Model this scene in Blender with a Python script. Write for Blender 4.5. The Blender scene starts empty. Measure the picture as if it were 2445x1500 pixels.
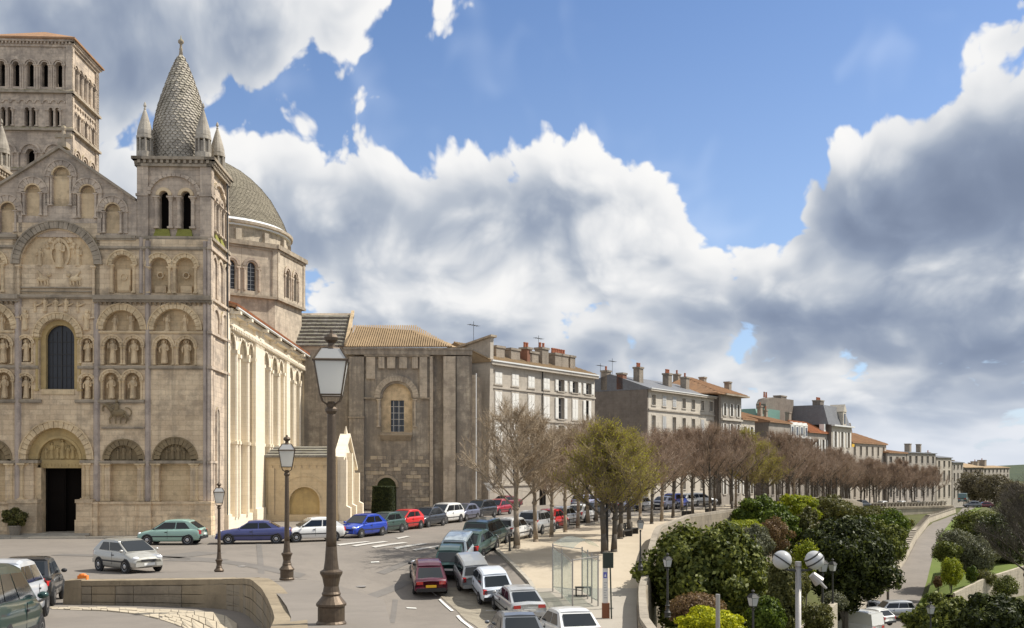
import bpy, math, random
from math import sin, cos, pi, radians as R, sqrt, exp, atan, tan, hypot
random.seed(7)
S = bpy.context.scene
COL = S.collection
F, CX, HY, EYE = 2350.0, 1222.5, 1110.0, 4.8      # photograph's focal length, axis and horizon in its pixels; eye height
# ---------------------------------------------------------------- camera
cd = bpy.data.cameras.new('camera'); cam = bpy.data.objects.new('camera', cd); COL.objects.link(cam)
cam.location = (0, 0, EYE); cam.rotation_euler = (pi/2, 0, 0)
cd.sensor_width = 36; cd.lens = 36*F/2445; cd.shift_y = (HY-750)/2445; cd.clip_start = .1; cd.clip_end = 20000
S.camera = cam
S.view_settings.view_transform = 'Standard'; S.view_settings.look = 'None'
S.view_settings.exposure = 0.85; S.view_settings.gamma = 1; S.view_settings.use_curve_mapping = False
SUN_AZ, SUN_EL = R(14), R(50)     # azimuth measured from +X towards +Y
# ---------------------------------------------------------------- sun
sl = bpy.data.lights.new('sun', 'SUN'); sl.energy = 3.4; sl.angle = R(.6); sl.color = (1, .95, .86)
so = bpy.data.objects.new('sun', sl); COL.objects.link(so); so.location = (0, 0, 80)
so.rotation_euler = (pi/2-SUN_EL, 0, pi/2+SUN_AZ)
# ---------------------------------------------------------------- node helpers
class NT:
    def __init__(s, tree): s.t = tree; s.n = tree.nodes; s.l = tree.links; s.k = 0
    def node(s, typ, **kw):
        n = s.n.new(typ); s.k += 1; n.location = (s.k*30, 0)
        for a, b in kw.items(): setattr(n, a, b)
        return n
    def put(s, sock, v):
        if hasattr(v, 'is_output'): s.l.new(v, sock)
        elif v is not None:
            if isinstance(v, (tuple, list)) and len(v) == 3 and sock.type == 'RGBA': v = (*v, 1)
            sock.default_value = v
    def m(s, op, a, b=None, c=None, clamp=False):
        n = s.node('ShaderNodeMath', operation=op, use_clamp=clamp)
        for i, v in enumerate((a, b, c)):
            if v is not None: s.put(n.inputs[i], v)
        return n.outputs[0]
    def v(s, op, a, b=None, scale=None):
        n = s.node('ShaderNodeVectorMath', operation=op)
        s.put(n.inputs[0], a)
        if b is not None: s.put(n.inputs[1], b)
        if scale is not None: s.put(n.inputs['Scale'], scale)
        return n.outputs['Value' if op in ('DOT_PRODUCT', 'LENGTH') else 'Vector']
    def comb(s, x, y, z):
        n = s.node('ShaderNodeCombineXYZ')
        for i, q in enumerate((x, y, z)): s.put(n.inputs[i], q)
        return n.outputs[0]
    def sep(s, a):
        n = s.node('ShaderNodeSeparateXYZ'); s.put(n.inputs[0], a); return n.outputs
    dim = '3D'
    def noise(s, vec, scale, detail=4, rough=.55, dist=0, typ=None, color=False):
        n = s.node('ShaderNodeTexNoise', noise_dimensions=s.dim); s.put(n.inputs['Vector'], vec)
        if typ: n.noise_type = typ
        n.inputs['Scale'].default_value = scale; n.inputs['Detail'].default_value = detail
        n.inputs['Roughness'].default_value = rough; n.inputs['Distortion'].default_value = dist
        return n.outputs['Color' if color else 0]
    def vor(s, vec, scale, detail=0, rough=.5, feature='F1', smooth=None, out='Distance', rnd=1):
        n = s.node('ShaderNodeTexVoronoi', feature=feature, voronoi_dimensions=s.dim); s.put(n.inputs['Vector'], vec)
        n.inputs['Scale'].default_value = scale
        if 'Detail' in n.inputs: n.inputs['Detail'].default_value = detail; n.inputs['Roughness'].default_value = rough
        if smooth is not None and 'Smoothness' in n.inputs: n.inputs['Smoothness'].default_value = smooth
        n.inputs['Randomness'].default_value = rnd
        return n.outputs[out]
    def mix(s, f, a, b, mode='MIX', clamp=True):
        n = s.node('ShaderNodeMix', data_type='RGBA', blend_type=mode, clamp_factor=clamp)
        s.put(n.inputs[0], f); s.put(n.inputs[6], a); s.put(n.inputs[7], b); return n.outputs[2]
    def ss(s, x, lo, hi, a=0., b=1.):
        n = s.node('ShaderNodeMapRange', interpolation_type='SMOOTHSTEP')
        for i, q in enumerate((x, lo, hi, a, b)): s.put(n.inputs[i], q)
        return n.outputs[0]
    def lin(s, x, lo, hi, a=0., b=1.):
        n = s.node('ShaderNodeMapRange')
        for i, q in enumerate((x, lo, hi, a, b)): s.put(n.inputs[i], q)
        return n.outputs[0]
# ---------------------------------------------------------------- world: blue sky with cumulus banks
W = bpy.data.worlds.new('World'); S.world = W; W.use_nodes = True
w = NT(W.node_tree); w.n.clear(); w.dim = '2D'
sky = w.node('ShaderNodeTexSky', sky_type='NISHITA'); sky.sun_disc = False
sky.sun_elevation = SUN_EL; sky.sun_rotation = pi/2-SUN_AZ; sky.altitude = 100; sky.air_density = 1.0; sky.dust_density = .6; sky.ozone_density = 2.5
dirv = w.v('NORMALIZE', w.node('ShaderNodeTexCoord').outputs['Generated'])
def photo_ae(px, py):
    a = atan((px-CX)/F); return a, atan((HY-py)/F*cos(a))
x, y, z = w.sep(dirv)
A = w.m('ARCTAN2', x, y); E = w.m('ARCSINE', z)
EE = w.m('MAXIMUM', E, .004)
zz = w.m('MULTIPLY', w.m('LOGARITHM', w.m('ADD', EE, .15), math.e), .45)      # flatten towards the horizon
P = w.comb(w.m('ARCSINE', w.m('SINE', A)), zz, 0)        # folds behind the viewer, so there is no seam
def curve(xs_ys, x0=-300, x1=2745):
    """value by azimuth, points given as photograph columns; mirrored behind the viewer"""
    a0, a1 = photo_ae(x0, 0)[0], photo_ae(x1, 0)[0]
    n = w.node('ShaderNodeFloatCurve'); c = n.mapping.curves[0]
    w.put(n.inputs['Value'], w.lin(A, a0, a1))
    pts = [((photo_ae(px, 0)[0]-a0)/(a1-a0), v) for px, v in xs_ys]
    c.points[0].location = pts[0]; c.points[1].location = pts[-1]
    for p_ in pts[1:-1]: c.points.new(*p_)
    n.mapping.update(); return n.outputs[0]
def el(px, py): return photo_ae(px, py)[1]
def elcurve(pts): return curve([(px, el(px, py)) for px, py in pts])
top = elcurve([(-300, 380), (0, 350), (300, 330), (450, 290), (560, 240), (700, 215), (880, 262), (1040, 300), (1200, 285), (1350, 300), (1500, 340), (1620, 440), (1700, 500), (1830, 500), (1890, 465), (1960, 370), (2080, 285), (2250, 215), (2330, 115), (2450, 60), (2745, 0)])
sheet = elcurve([(-300, 400), (0, 370), (300, 340), (480, 300), (640, 220), (760, 120), (900, 40), (1000, -20), (1100, -60), (1300, -200), (2745, -330)])
bank = w.m('MINIMUM', w.m('MULTIPLY', w.m('SUBTRACT', top, E), 7.5), .62)
shee = w.m('MINIMUM', w.m('MULTIPLY', w.m('SUBTRACT', E, sheet), 8.), .75)
bank = w.m('MAXIMUM', w.m('MAXIMUM', bank, shee), -.62)
# holes where blue shows low in the bank, by direction
def spot(px, py, rx, ry):
    a, e = photo_ae(px, py)
    d = w.v('MULTIPLY', w.v('SUBTRACT', ae, (a, e, 0)), (F/rx, F/ry, 0))
    return w.m('POWER', math.e, w.m('MULTIPLY', w.v('DOT_PRODUCT', d, d), -1.))
ae = w.comb(A, E, 0)
bank = w.m('SUBTRACT', bank, w.m('MULTIPLY', w.ss(E, .24, .04, 0, .22), 1.))
bank = w.m('SUBTRACT', bank, w.m('MULTIPLY', spot(740, 640, 60, 80), .3))
bank = w.m('SUBTRACT', bank, w.m('MULTIPLY', spot(1800, 540, 110, 60), .35))
bank = w.m('ADD', bank, w.m('MULTIPLY', spot(1775, 190, 55, 55), .3))
bank = w.m('ADD', bank, w.m('MULTIPLY', spot(2340, 430, 320, 170), .7))
bank = w.m('ADD', bank, w.m('MULTIPLY', spot(2420, 560, 160, 130), .4))
bank = w.m('ADD', bank, w.m('MULTIPLY', spot(1250, 480, 420, 150), .3))
bank = w.m('SUBTRACT', bank, w.m('MULTIPLY', spot(1900, 180, 260, 130), .5))
bank = w.m('ADD', bank, w.m('MULTIPLY', spot(300, 120, 420, 180), .3))
warp = w.noise(P, 6, 2, .5, color=True)
P1 = w.v('ADD', P, w.v('SCALE', w.v('SUBTRACT', warp, (.5, .5, .5)), scale=.07))
big = w.noise(P, 3.2, 1, .5)
def detail(Q, d1, d2):
    fb = w.noise(Q, 6, d1, .55)
    bl = w.vor(Q, 9, d2, .55)
    return w.m('SUBTRACT', w.m('MULTIPLY', w.m('SUBTRACT', fb, .5), 1.5), w.m('MULTIPLY', w.m('SUBTRACT', bl, .35), .75))
b0 = w.m('ADD', w.m('ADD', bank, .36), w.m('MULTIPLY', w.m('SUBTRACT', big, .5), .6))
f1 = detail(P1, 6, 4)
D = w.m('ADD', b0, f1)
f2 = detail(w.v('ADD', P1, w.comb(.014, .030, 0)), 4, 2)
rel = w.m('SUBTRACT', f1, f2)
alpha = w.ss(D, -.02, .13)
edge = w.ss(D, .62, .05)
mid = w.noise(P1, 3.4, 2, .5)
lit = w.m('ADD', w.m('MULTIPLY', rel, .62), w.m('ADD', .62, w.m('MULTIPLY', edge, .34)))
lit = w.m('ADD', lit, w.m('MULTIPLY', w.m('SUBTRACT', mid, .5), 1.7))
for (px, py, rx, ry, wt) in [(1020, 545, 330, 105, .36), (2290, 520, 330, 120, .30), (200, 110, 430, 190, .38), (1500, 850, 1000, 70, .42), (1500, 980, 1300, 70, .42), (1900, 760, 300, 55, .32), (1250, 340, 460, 75, -.38), (2100, 350, 210, 80, -.35), (2330, 200, 150, 90, -.4), (1620, 600, 220, 80, -.3), (1200, 700, 300, 50, -.15), (650, 330, 160, 90, -.2)]:
    lit = w.m('SUBTRACT', lit, w.m('MULTIPLY', spot(px, py, rx, ry), wt))
rmp = w.node('ShaderNodeValToRGB'); w.put(rmp.inputs[0], w.ss(lit, -.75, 1.45))
cr = rmp.color_ramp
while len(cr.elements) > 1: cr.elements.remove(cr.elements[-1])
cr.elements[0].position = 0; cr.elements[0].color = (.20, .25, .36, 1)
for p_, c_ in ((.25, (.28, .34, .46)), (.42, (.37, .43, .54)), (.57, (.54, .59, .67)), (.72, (.80, .82, .85)), (.85, (.97, .97, .97)), (1, (1.05, 1.04, 1.02))):
    e_ = cr.elements.new(p_); e_.color = (*c_, 1)
cloud = w.v('SCALE', rmp.outputs[0], scale=5.2)
skc = w.mix(1., sky.outputs[0], (.63, .69, .79), 'MULTIPLY')
skc = w.mix(w.ss(E, .5, .0, 0, .35), skc, (3.4, 4.1, 5.4))
wisp = w.m('MULTIPLY', w.ss(fbw := w.noise(P1, 6, 3, .6), .5, .8), .3)
skc = w.mix(wisp, skc, (5, 5.6, 6.6))
final = w.mix(alpha, skc, cloud)
final = w.mix(w.ss(E, .10, .0, 0, .6), final, (3.6, 4.0, 4.7))
bg = w.node('ShaderNodeBackground'); w.put(bg.inputs[0], final); bg.inputs[1].default_value = .1
w.l.new(bg.outputs[0], w.node('ShaderNodeOutputWorld').inputs[0])
W.cycles.sampling_method = 'MANUAL'; W.cycles.sample_map_resolution = 512
# ================================================================ materials
MATS = {}
def newmat(name):
    m = bpy.data.materials.new(name); m.use_nodes = True
    n = NT(m.node_tree); n.n.clear()
    b = n.node('ShaderNodeBsdfPrincipled'); n.l.new(b.outputs[0], n.node('ShaderNodeOutputMaterial').inputs[0])
    MATS[name] = m; return m, n, b
def plain(name, c, rough=.6, metal=0, noise=.0, nscale=8, spec=.4, emit=None, coat=0):
    m, n, b = newmat(name)
    b.inputs['Roughness'].default_value = rough; b.inputs['Metallic'].default_value = metal
    b.inputs['Specular IOR Level'].default_value = spec
    if coat: b.inputs['Coat Weight'].default_value = coat; b.inputs['Coat Roughness'].default_value = .06
    if noise:
        tc = n.node('ShaderNodeTexCoord').outputs['Object']
        f = n.noise(tc, nscale, 4, .6)
        n.put(b.inputs[0], n.mix(f, tuple(q*(1-noise) for q in c), tuple(min(1, q*(1+noise)) for q in c)))
        bu = n.node('ShaderNodeBump'); n.put(bu.inputs['Height'], f); bu.inputs['Strength'].default_value = .15; bu.inputs['Distance'].default_value = .02
        n.l.new(bu.outputs[0], b.inputs['Normal'])
    else: b.inputs[0].default_value = (*c, 1)
    return m
def stone(name, light, dark, brick=(.9, .34), joint=.35, streak=.4, stain=(.10, .085, .07), stainamt=.5, moss=0, patch=.5, bump=.35, obj=True, rough=.9, seed=0., lo=.44, joints=True):
    """weathered masonry: two tones of block, cloudy patches, vertical run-off streaks, dark crust"""
    m, n, b = newmat(name)
    tc = n.node('ShaderNodeTexCoord').outputs['Object'] if obj else n.node('ShaderNodeNewGeometry').outputs['Position']
    x, y, z = n.sep(tc)
    h = n.m('ADD', x, y)
    big = n.noise(n.v('ADD', tc, (seed, 0, 0)), .28, 5, .62)
    med = n.noise(tc, 1.6, 6, .65)
    fine = n.noise(tc, 11, 5, .7)
    st = n.noise(n.comb(n.m('MULTIPLY', x, 1.5), n.m('MULTIPLY', y, 1.5), n.m('MULTIPLY', z, .11)), 1.4, 5, .65)
    bt = n.node('ShaderNodeTexBrick'); bt.offset = .5
    n.put(bt.inputs['Vector'], n.comb(h, z, 0)); bt.inputs['Scale'].default_value = 1
    bt.inputs['Brick Width'].default_value = brick[0]; bt.inputs['Row Height'].default_value = brick[1]
    bt.inputs['Mortar Size'].default_value = .012; bt.inputs['Mortar Smooth'].default_value = .3; bt.inputs['Bias'].default_value = 0
    bt.inputs['Color1'].default_value = (0, 0, 0, 1); bt.inputs['Color2'].default_value = (1, 1, 1, 1); bt.inputs['Mortar'].default_value = (.5, .5, .5, 1)
    bv = n.sep(bt.outputs[0])[0]
    f = n.m('ADD', n.m('MULTIPLY', bv, joint), n.m('MULTIPLY', n.ss(big, .36, .64), patch))
    f = n.m('ADD', f, n.m('MULTIPLY', n.m('SUBTRACT', med, .5), .9), clamp=True)
    col = n.mix(f, light, dark)
    s2 = n.m('MULTIPLY', n.ss(st, lo+.06, lo+.28), streak)
    col = n.mix(s2, col, stain)
    s3 = n.m('MULTIPLY', n.ss(n.m('MULTIPLY', n.noise(n.v('ADD', tc, (seed, 31, 7)), .55, 7, .72), n.m('ADD', .6, n.m('MULTIPLY', med, .8))), lo, lo+.22), stainamt)
    col = n.mix(s3, col, stain)
    if moss:
        nz = n.sep(n.node('ShaderNodeNewGeometry').outputs['Normal'])[2]
        mo = n.m('MULTIPLY', n.m('MULTIPLY', n.ss(nz, .1, .7), n.ss(med, .38, .58)), moss)
        col = n.mix(mo, col, (.17, .16, .03))
    if joints:
        col = n.mix(n.m('MULTIPLY', bt.outputs[1], .55), col, tuple(q*.55 for q in dark))
    col = n.mix(.35, col, n.mix(fine, tuple(q*.72 for q in dark), tuple(min(1, q*1.12) for q in light)))
    n.put(b.inputs[0], col); b.inputs['Roughness'].default_value = rough; b.inputs['Specular IOR Level'].default_value = .2
    hgt = n.m('ADD', n.m('MULTIPLY', n.m('SUBTRACT', 1., bt.outputs[1]), .5), n.m('ADD', n.m('MULTIPLY', fine, .5), n.m('MULTIPLY', med, .9)))
    bu = n.node('ShaderNodeBump'); n.put(bu.inputs['Height'], hgt); bu.inputs['Strength'].default_value = bump; bu.inputs['Distance'].default_value = .05
    n.l.new(bu.outputs[0], b.inputs['Normal'])
    return m
LS = (.46, .375, .265)
stone('block_stone', (.60, .50, .36), (.44, .37, .28), stainamt=.4, streak=.4, joints=False)
stone('facade_stone', (.86, .69, .47), (.44, .32, .205), joint=.5, stainamt=.6, streak=.5, patch=.4, stain=(.15, .125, .105), bump=.6)
stone('facade_pale', (.84, .66, .42), (.50, .375, .22), joint=.5, stainamt=.45, streak=.25, patch=.5, bump=.5)
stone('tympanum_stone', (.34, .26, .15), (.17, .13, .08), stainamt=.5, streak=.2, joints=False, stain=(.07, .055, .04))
stone('tower_stone', (.70, .575, .44), (.37, .30, .24), joint=.5, stainamt=.75, streak=.65, moss=.8, stain=(.14, .12, .11), bump=.5)
stone('moulding_stone', (.46, .385, .29), (.26, .215, .165), stainamt=.7, streak=.5, moss=.9, stain=(.085, .075, .06), joints=False)
stone('carved_stone', (.84, .66, .42), (.46, .34, .21), stainamt=.55, streak=.2, joints=False)
stone('ochre_stone', (.60, .45, .22), (.42, .31, .14), stainamt=.3, streak=.2, joints=False)
stone('nave_stone', (.86, .77, .62), (.74, .645, .49), joint=.3, stainamt=.08, streak=.06, patch=.5, bump=.15)
stone('shaft_stone', (.56, .47, .39), (.36, .30, .26), stainamt=.6, streak=.6, joints=False, stain=(.14, .12, .12))
stone('chapel_stone', (.70, .565, .37), (.55, .44, .29), stainamt=.2, streak=.15, bump=.2)
stone('dark_stone', (.58, .50, .385), (.31, .265, .215), brick=(.8, .4), joint=.5, stainamt=.7, streak=.7, stain=(.075, .066, .066), lo=.36, seed=5.)
stone('pilaster_stone', (.62, .525, .40), (.37, .31, .245), brick=(.8, .4), stainamt=.55, streak=.7, stain=(.085, .073, .07), seed=9.)
stone('scale_stone', (.52, .47, .39), (.28, .245, .21), stainamt=.6, streak=.3, joints=False, moss=.25)
stone('dome_stone', (.30, .265, .20), (.18, .16, .12), stainamt=.5, streak=.3, joints=False)
stone('slab_roof', (.27, .255, .225), (.17, .16, .145), stainamt=.6, streak=.2, joints=False, moss=.3)
stone('rubble_wall', (.36, .295, .205), (.20, .16, .11), brick=(.9, .45), stainamt=.5, streak=.5, stain=(.06, .05, .035), obj=False, joints=False)
stone('parapet_stone', (.38, .335, .27), (.27, .235, .19), stainamt=.35, streak=.3, obj=False, joints=False)
stone('rampart_stone', (.33, .28, .21), (.20, .17, .13), brick=(.7, .35), stainamt=.6, streak=.6, obj=False)
stone('pale_wall', (.52, .46, .36), (.38, .33, .26), brick=(.7, .35), stainamt=.3, streak=.3, obj=False)
stone('house_cream', (.50, .445, .37), (.37, .33, .28), brick=(.9, .4), joint=.2, stainamt=.3, streak=.3, patch=.4, bump=.1)
stone('house_grey', (.40, .36, .31), (.30, .27, .235), brick=(.9, .4), joint=.2, stainamt=.45, streak=.4, patch=.4, bump=.1)
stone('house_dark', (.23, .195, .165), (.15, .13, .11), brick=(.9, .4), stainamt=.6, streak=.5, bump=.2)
stone('house_pale', (.58, .53, .45), (.48, .43, .36), brick=(.9, .4), joint=.2, stainamt=.2, streak=.2, bump=.1)
stone('gravel', (.50, .43, .33), (.40, .34, .26), joint=.0, streak=0, stainamt=.18, stain=(.28, .22, .15), obj=False, joints=False, bump=.12, patch=.7)
stone('pavement', (.38, .345, .295), (.31, .28, .235), joint=.0, streak=0, stainamt=.2, stain=(.2, .175, .15), obj=False, joints=False, bump=.1)
stone('asphalt', (.235, .208, .18), (.18, .16, .14), joint=.0, streak=0, stainamt=.35, stain=(.14, .125, .11), obj=False, joints=False, bump=.08, patch=.6, rough=.85)
stone('asphalt_dark', (.185, .17, .155), (.145, .133, .12), joint=.0, streak=0, stainamt=.35, stain=(.10, .09, .085), obj=False, joints=False, bump=.08, rough=.8)
stone('cobble', (.36, .32, .25), (.24, .21, .165), brick=(.22, .14), joint=.6, streak=0, stainamt=.3, obj=False, bump=.4)
stone('paving_slab', (.52, .45, .34), (.38, .325, .245), joint=.0, streak=0, stainamt=.25, obj=False, joints=False, bump=.3)
stone('kerb_stone', (.45, .41, .34), (.34, .31, .26), joint=.0, streak=0, stainamt=.3, obj=False, joints=False, bump=.2)
stone('orange_tile', (.44, .255, .14), (.29, .17, .10), brick=(.25, .3), joint=.6, stainamt=.5, streak=.3, stain=(.17, .12, .08), bump=.3)
stone('ochre_tile', (.40, .285, .165), (.27, .195, .12), brick=(.25, .3), joint=.6, stainamt=.5, streak=.2, stain=(.20, .14, .08), bump=.3)
stone('red_tile', (.47, .18, .08), (.30, .12, .06), brick=(.25, .3), joint=.6, stainamt=.4, streak=.3, stain=(.15, .10, .07), bump=.3)
stone('slate', (.20, .205, .215), (.13, .133, .145), brick=(.25, .2), joint=.5, stainamt=.3, streak=.3, bump=.15, rough=.55)
stone('chimney_stone', (.36, .31, .25), (.22, .185, .15), brick=(.5, .25), stainamt=.6, streak=.4)
stone('chimney_brick', (.29, .14, .09), (.20, .10, .07), brick=(.24, .08), stainamt=.4, streak=.3)
stone('garden_soil', (.10, .105, .035), (.055, .065, .02), joint=.0, streak=0, stainamt=.4, stain=(.08, .06, .04), obj=False, joints=False, bump=.4)
stone('lawn', (.13, .17, .035), (.09, .125, .028), joint=.0, streak=0, stainamt=.3, stain=(.14, .12, .05), obj=False, joints=False, bump=.3)
plain('white_paint', (.74, .73, .68), .7, noise=.12, nscale=4)
plain('old_paint', (.50, .48, .44), .8, noise=.2, nscale=3)
plain('copper', (.13, .24, .20), .6, noise=.25, nscale=3)
plain('lead_white', (.66, .66, .64), .55, noise=.1)
plain('terracotta', (.36, .13, .07), .8, noise=.3, nscale=6)
plain('shutter_white', (.70, .68, .63), .6, noise=.06, nscale=3)
plain('shutter_grey', (.42, .42, .41), .6, noise=.1, nscale=3)
plain('window_glass', (.035, .04, .05), .12, spec=.8)
plain('leaded_glass', (.02, .022, .028), .35, spec=.5, noise=.4, nscale=30)
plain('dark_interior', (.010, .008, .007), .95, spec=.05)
plain('iron', (.05, .048, .045), .55, .3, noise=.2, nscale=20)
plain('lamp_iron', (.105, .078, .055), .5, .55, noise=.35, nscale=18)
plain('dark_green_metal', (.035, .045, .035), .5, .2)
plain('grey_pole', (.36, .34, .32), .5, .5, noise=.1)
plain('galvanised', (.45, .44, .42), .4, .7)
plain('globe_glass', (.42, .42, .42), .25, spec=.6)
plain('brown_panel', (.20, .075, .035), .6, noise=.2)
plain('blue_panel', (.09, .10, .42), .4)
plain('tyre', (.02, .02, .021), .85)
plain('rim', (.48, .48, .49), .32, .85)
plain('car_glass', (.012, .015, .018), .05, spec=.5)
plain('car_trim', (.03, .03, .032), .6)
plain('head_lamp', (.75, .77, .80), .12, spec=.9)
plain('tail_lamp', (.50, .015, .015), .2, spec=.7, coat=.5)
plain('orange_lamp', (.8, .25, .03), .3)
plain('yellow_plate', (.75, .45, .03), .5)
plain('white_plate', (.75, .75, .72), .5)
plain('yellow_sign', (.70, .42, .03), .6)
plain('orange_cone', (.75, .22, .04), .6)
plain('statue_iron', (.02, .02, .018), .6)
plain('moss', (.22, .215, .05), 1, noise=.4, nscale=10)
plain('bark', (.26, .21, .155), .95, noise=.4, nscale=7)
plain('bark_dark', (.10, .085, .068), .95, noise=.4, nscale=7)
plain('twig_brown', (.34, .25, .185), .95, noise=.25, nscale=2)
plain('twig_grey', (.37, .29, .20), .95, noise=.25, nscale=2)
plain('twig_olive', (.30, .235, .125), .95, noise=.3, nscale=2)
def glassmat():
    m, n, b = newmat('lantern_glass')
    b.inputs[0].default_value = (.80, .80, .76, 1); b.inputs['Roughness'].default_value = .35
    tr = n.node('ShaderNodeBsdfTranslucent'); tr.inputs[0].default_value = (.85, .83, .78, 1)
    mx = n.node('ShaderNodeMixShader'); mx.inputs[0].default_value = .55
    n.l.new(b.outputs[0], mx.inputs[1]); n.l.new(tr.outputs[0], mx.inputs[2])
    o = [q for q in n.n if q.type == 'OUTPUT_MATERIAL'][0]; n.l.new(mx.outputs[0], o.inputs[0])
    m, n, b = newmat('clear_glass')
    b.inputs[0].default_value = (.8, .85, .83, 1); b.inputs['Roughness'].default_value = .05
    tr = n.node('ShaderNodeBsdfTransparent'); tr.inputs[0].default_value = (.90, .93, .91, 1)
    mx = n.node('ShaderNodeMixShader'); mx.inputs[0].default_value = .82
    n.l.new(b.outputs[0], mx.inputs[1]); n.l.new(tr.outputs[0], mx.inputs[2])
    o = [q for q in n.n if q.type == 'OUTPUT_MATERIAL'][0]; n.l.new(mx.outputs[0], o.inputs[0])
glassmat()
def leafmat(name, a, b_, trans=.35, rough=.5, scale=1.2):
    m, n, b = newmat(name)
    oi = n.node('ShaderNodeNewGeometry'); rnd = oi.outputs['Random Per Island']
    tc = n.node('ShaderNodeTexCoord').outputs['Object']
    f = n.m('ADD', n.m('MULTIPLY', n.noise(tc, scale, 3, .6), .9), n.m('MULTIPLY', n.m('SUBTRACT', rnd, .5), .7), clamp=True)
    col = n.mix(n.ss(f, .25, .75), a, b_)
    n.put(b.inputs[0], col); b.inputs['Roughness'].default_value = rough; b.inputs['Specular IOR Level'].default_value = .22
    tr = n.node('ShaderNodeBsdfTranslucent'); n.put(tr.inputs[0], n.mix(1, col, (1, 1, .6), 'MULTIPLY'))
    mx = n.node('ShaderNodeMixShader'); mx.inputs[0].default_value = trans
    n.l.new(b.outputs[0], mx.inputs[1]); n.l.new(tr.outputs[0], mx.inputs[2])
    o = [q for q in n.n if q.type == 'OUTPUT_MATERIAL'][0]; n.l.new(mx.outputs[0], o.inputs[0])
    return m
leafmat('leaf_magnolia', (.055, .072, .014), (.21, .225, .05), .3, .5)
leafmat('leaf_dark', (.020, .028, .008), (.085, .10, .024), .25, .5)
leafmat('leaf_green', (.05, .08, .012), (.15, .20, .025), .35)
leafmat('leaf_yellow', (.30, .33, .015), (.62, .60, .03), .4, .5, 3)
leafmat('leaf_lime', (.19, .23, .02), (.38, .40, .03), .45)
leafmat('leaf_olive', (.085, .09, .03), (.17, .16, .05), .35)
leafmat('leaf_grey', (.10, .105, .065), (.20, .20, .13), .3)
leafmat('leaf_brown', (.14, .085, .045), (.25, .165, .085), .3)
leafmat('leaf_yew', (.012, .018, .006), (.045, .055, .014), .1, .7, 4)
leafmat('bud_lime', (.27, .23, .045), (.52, .50, .04), .45)
leafmat('bud_brown', (.17, .12, .075), (.27, .19, .10), .3)
leafmat('bud_grey', (.13, .11, .075), (.21, .18, .12), .3)
PAINT = {}
def paint(name, c, metal=.0):
    if name not in PAINT:
        m = plain('paint_'+name, c, .28, metal, spec=.5, coat=.7)
        PAINT[name] = m
    return PAINT[name]
def M(n): return MATS[n] if isinstance(n, str) else n
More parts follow.
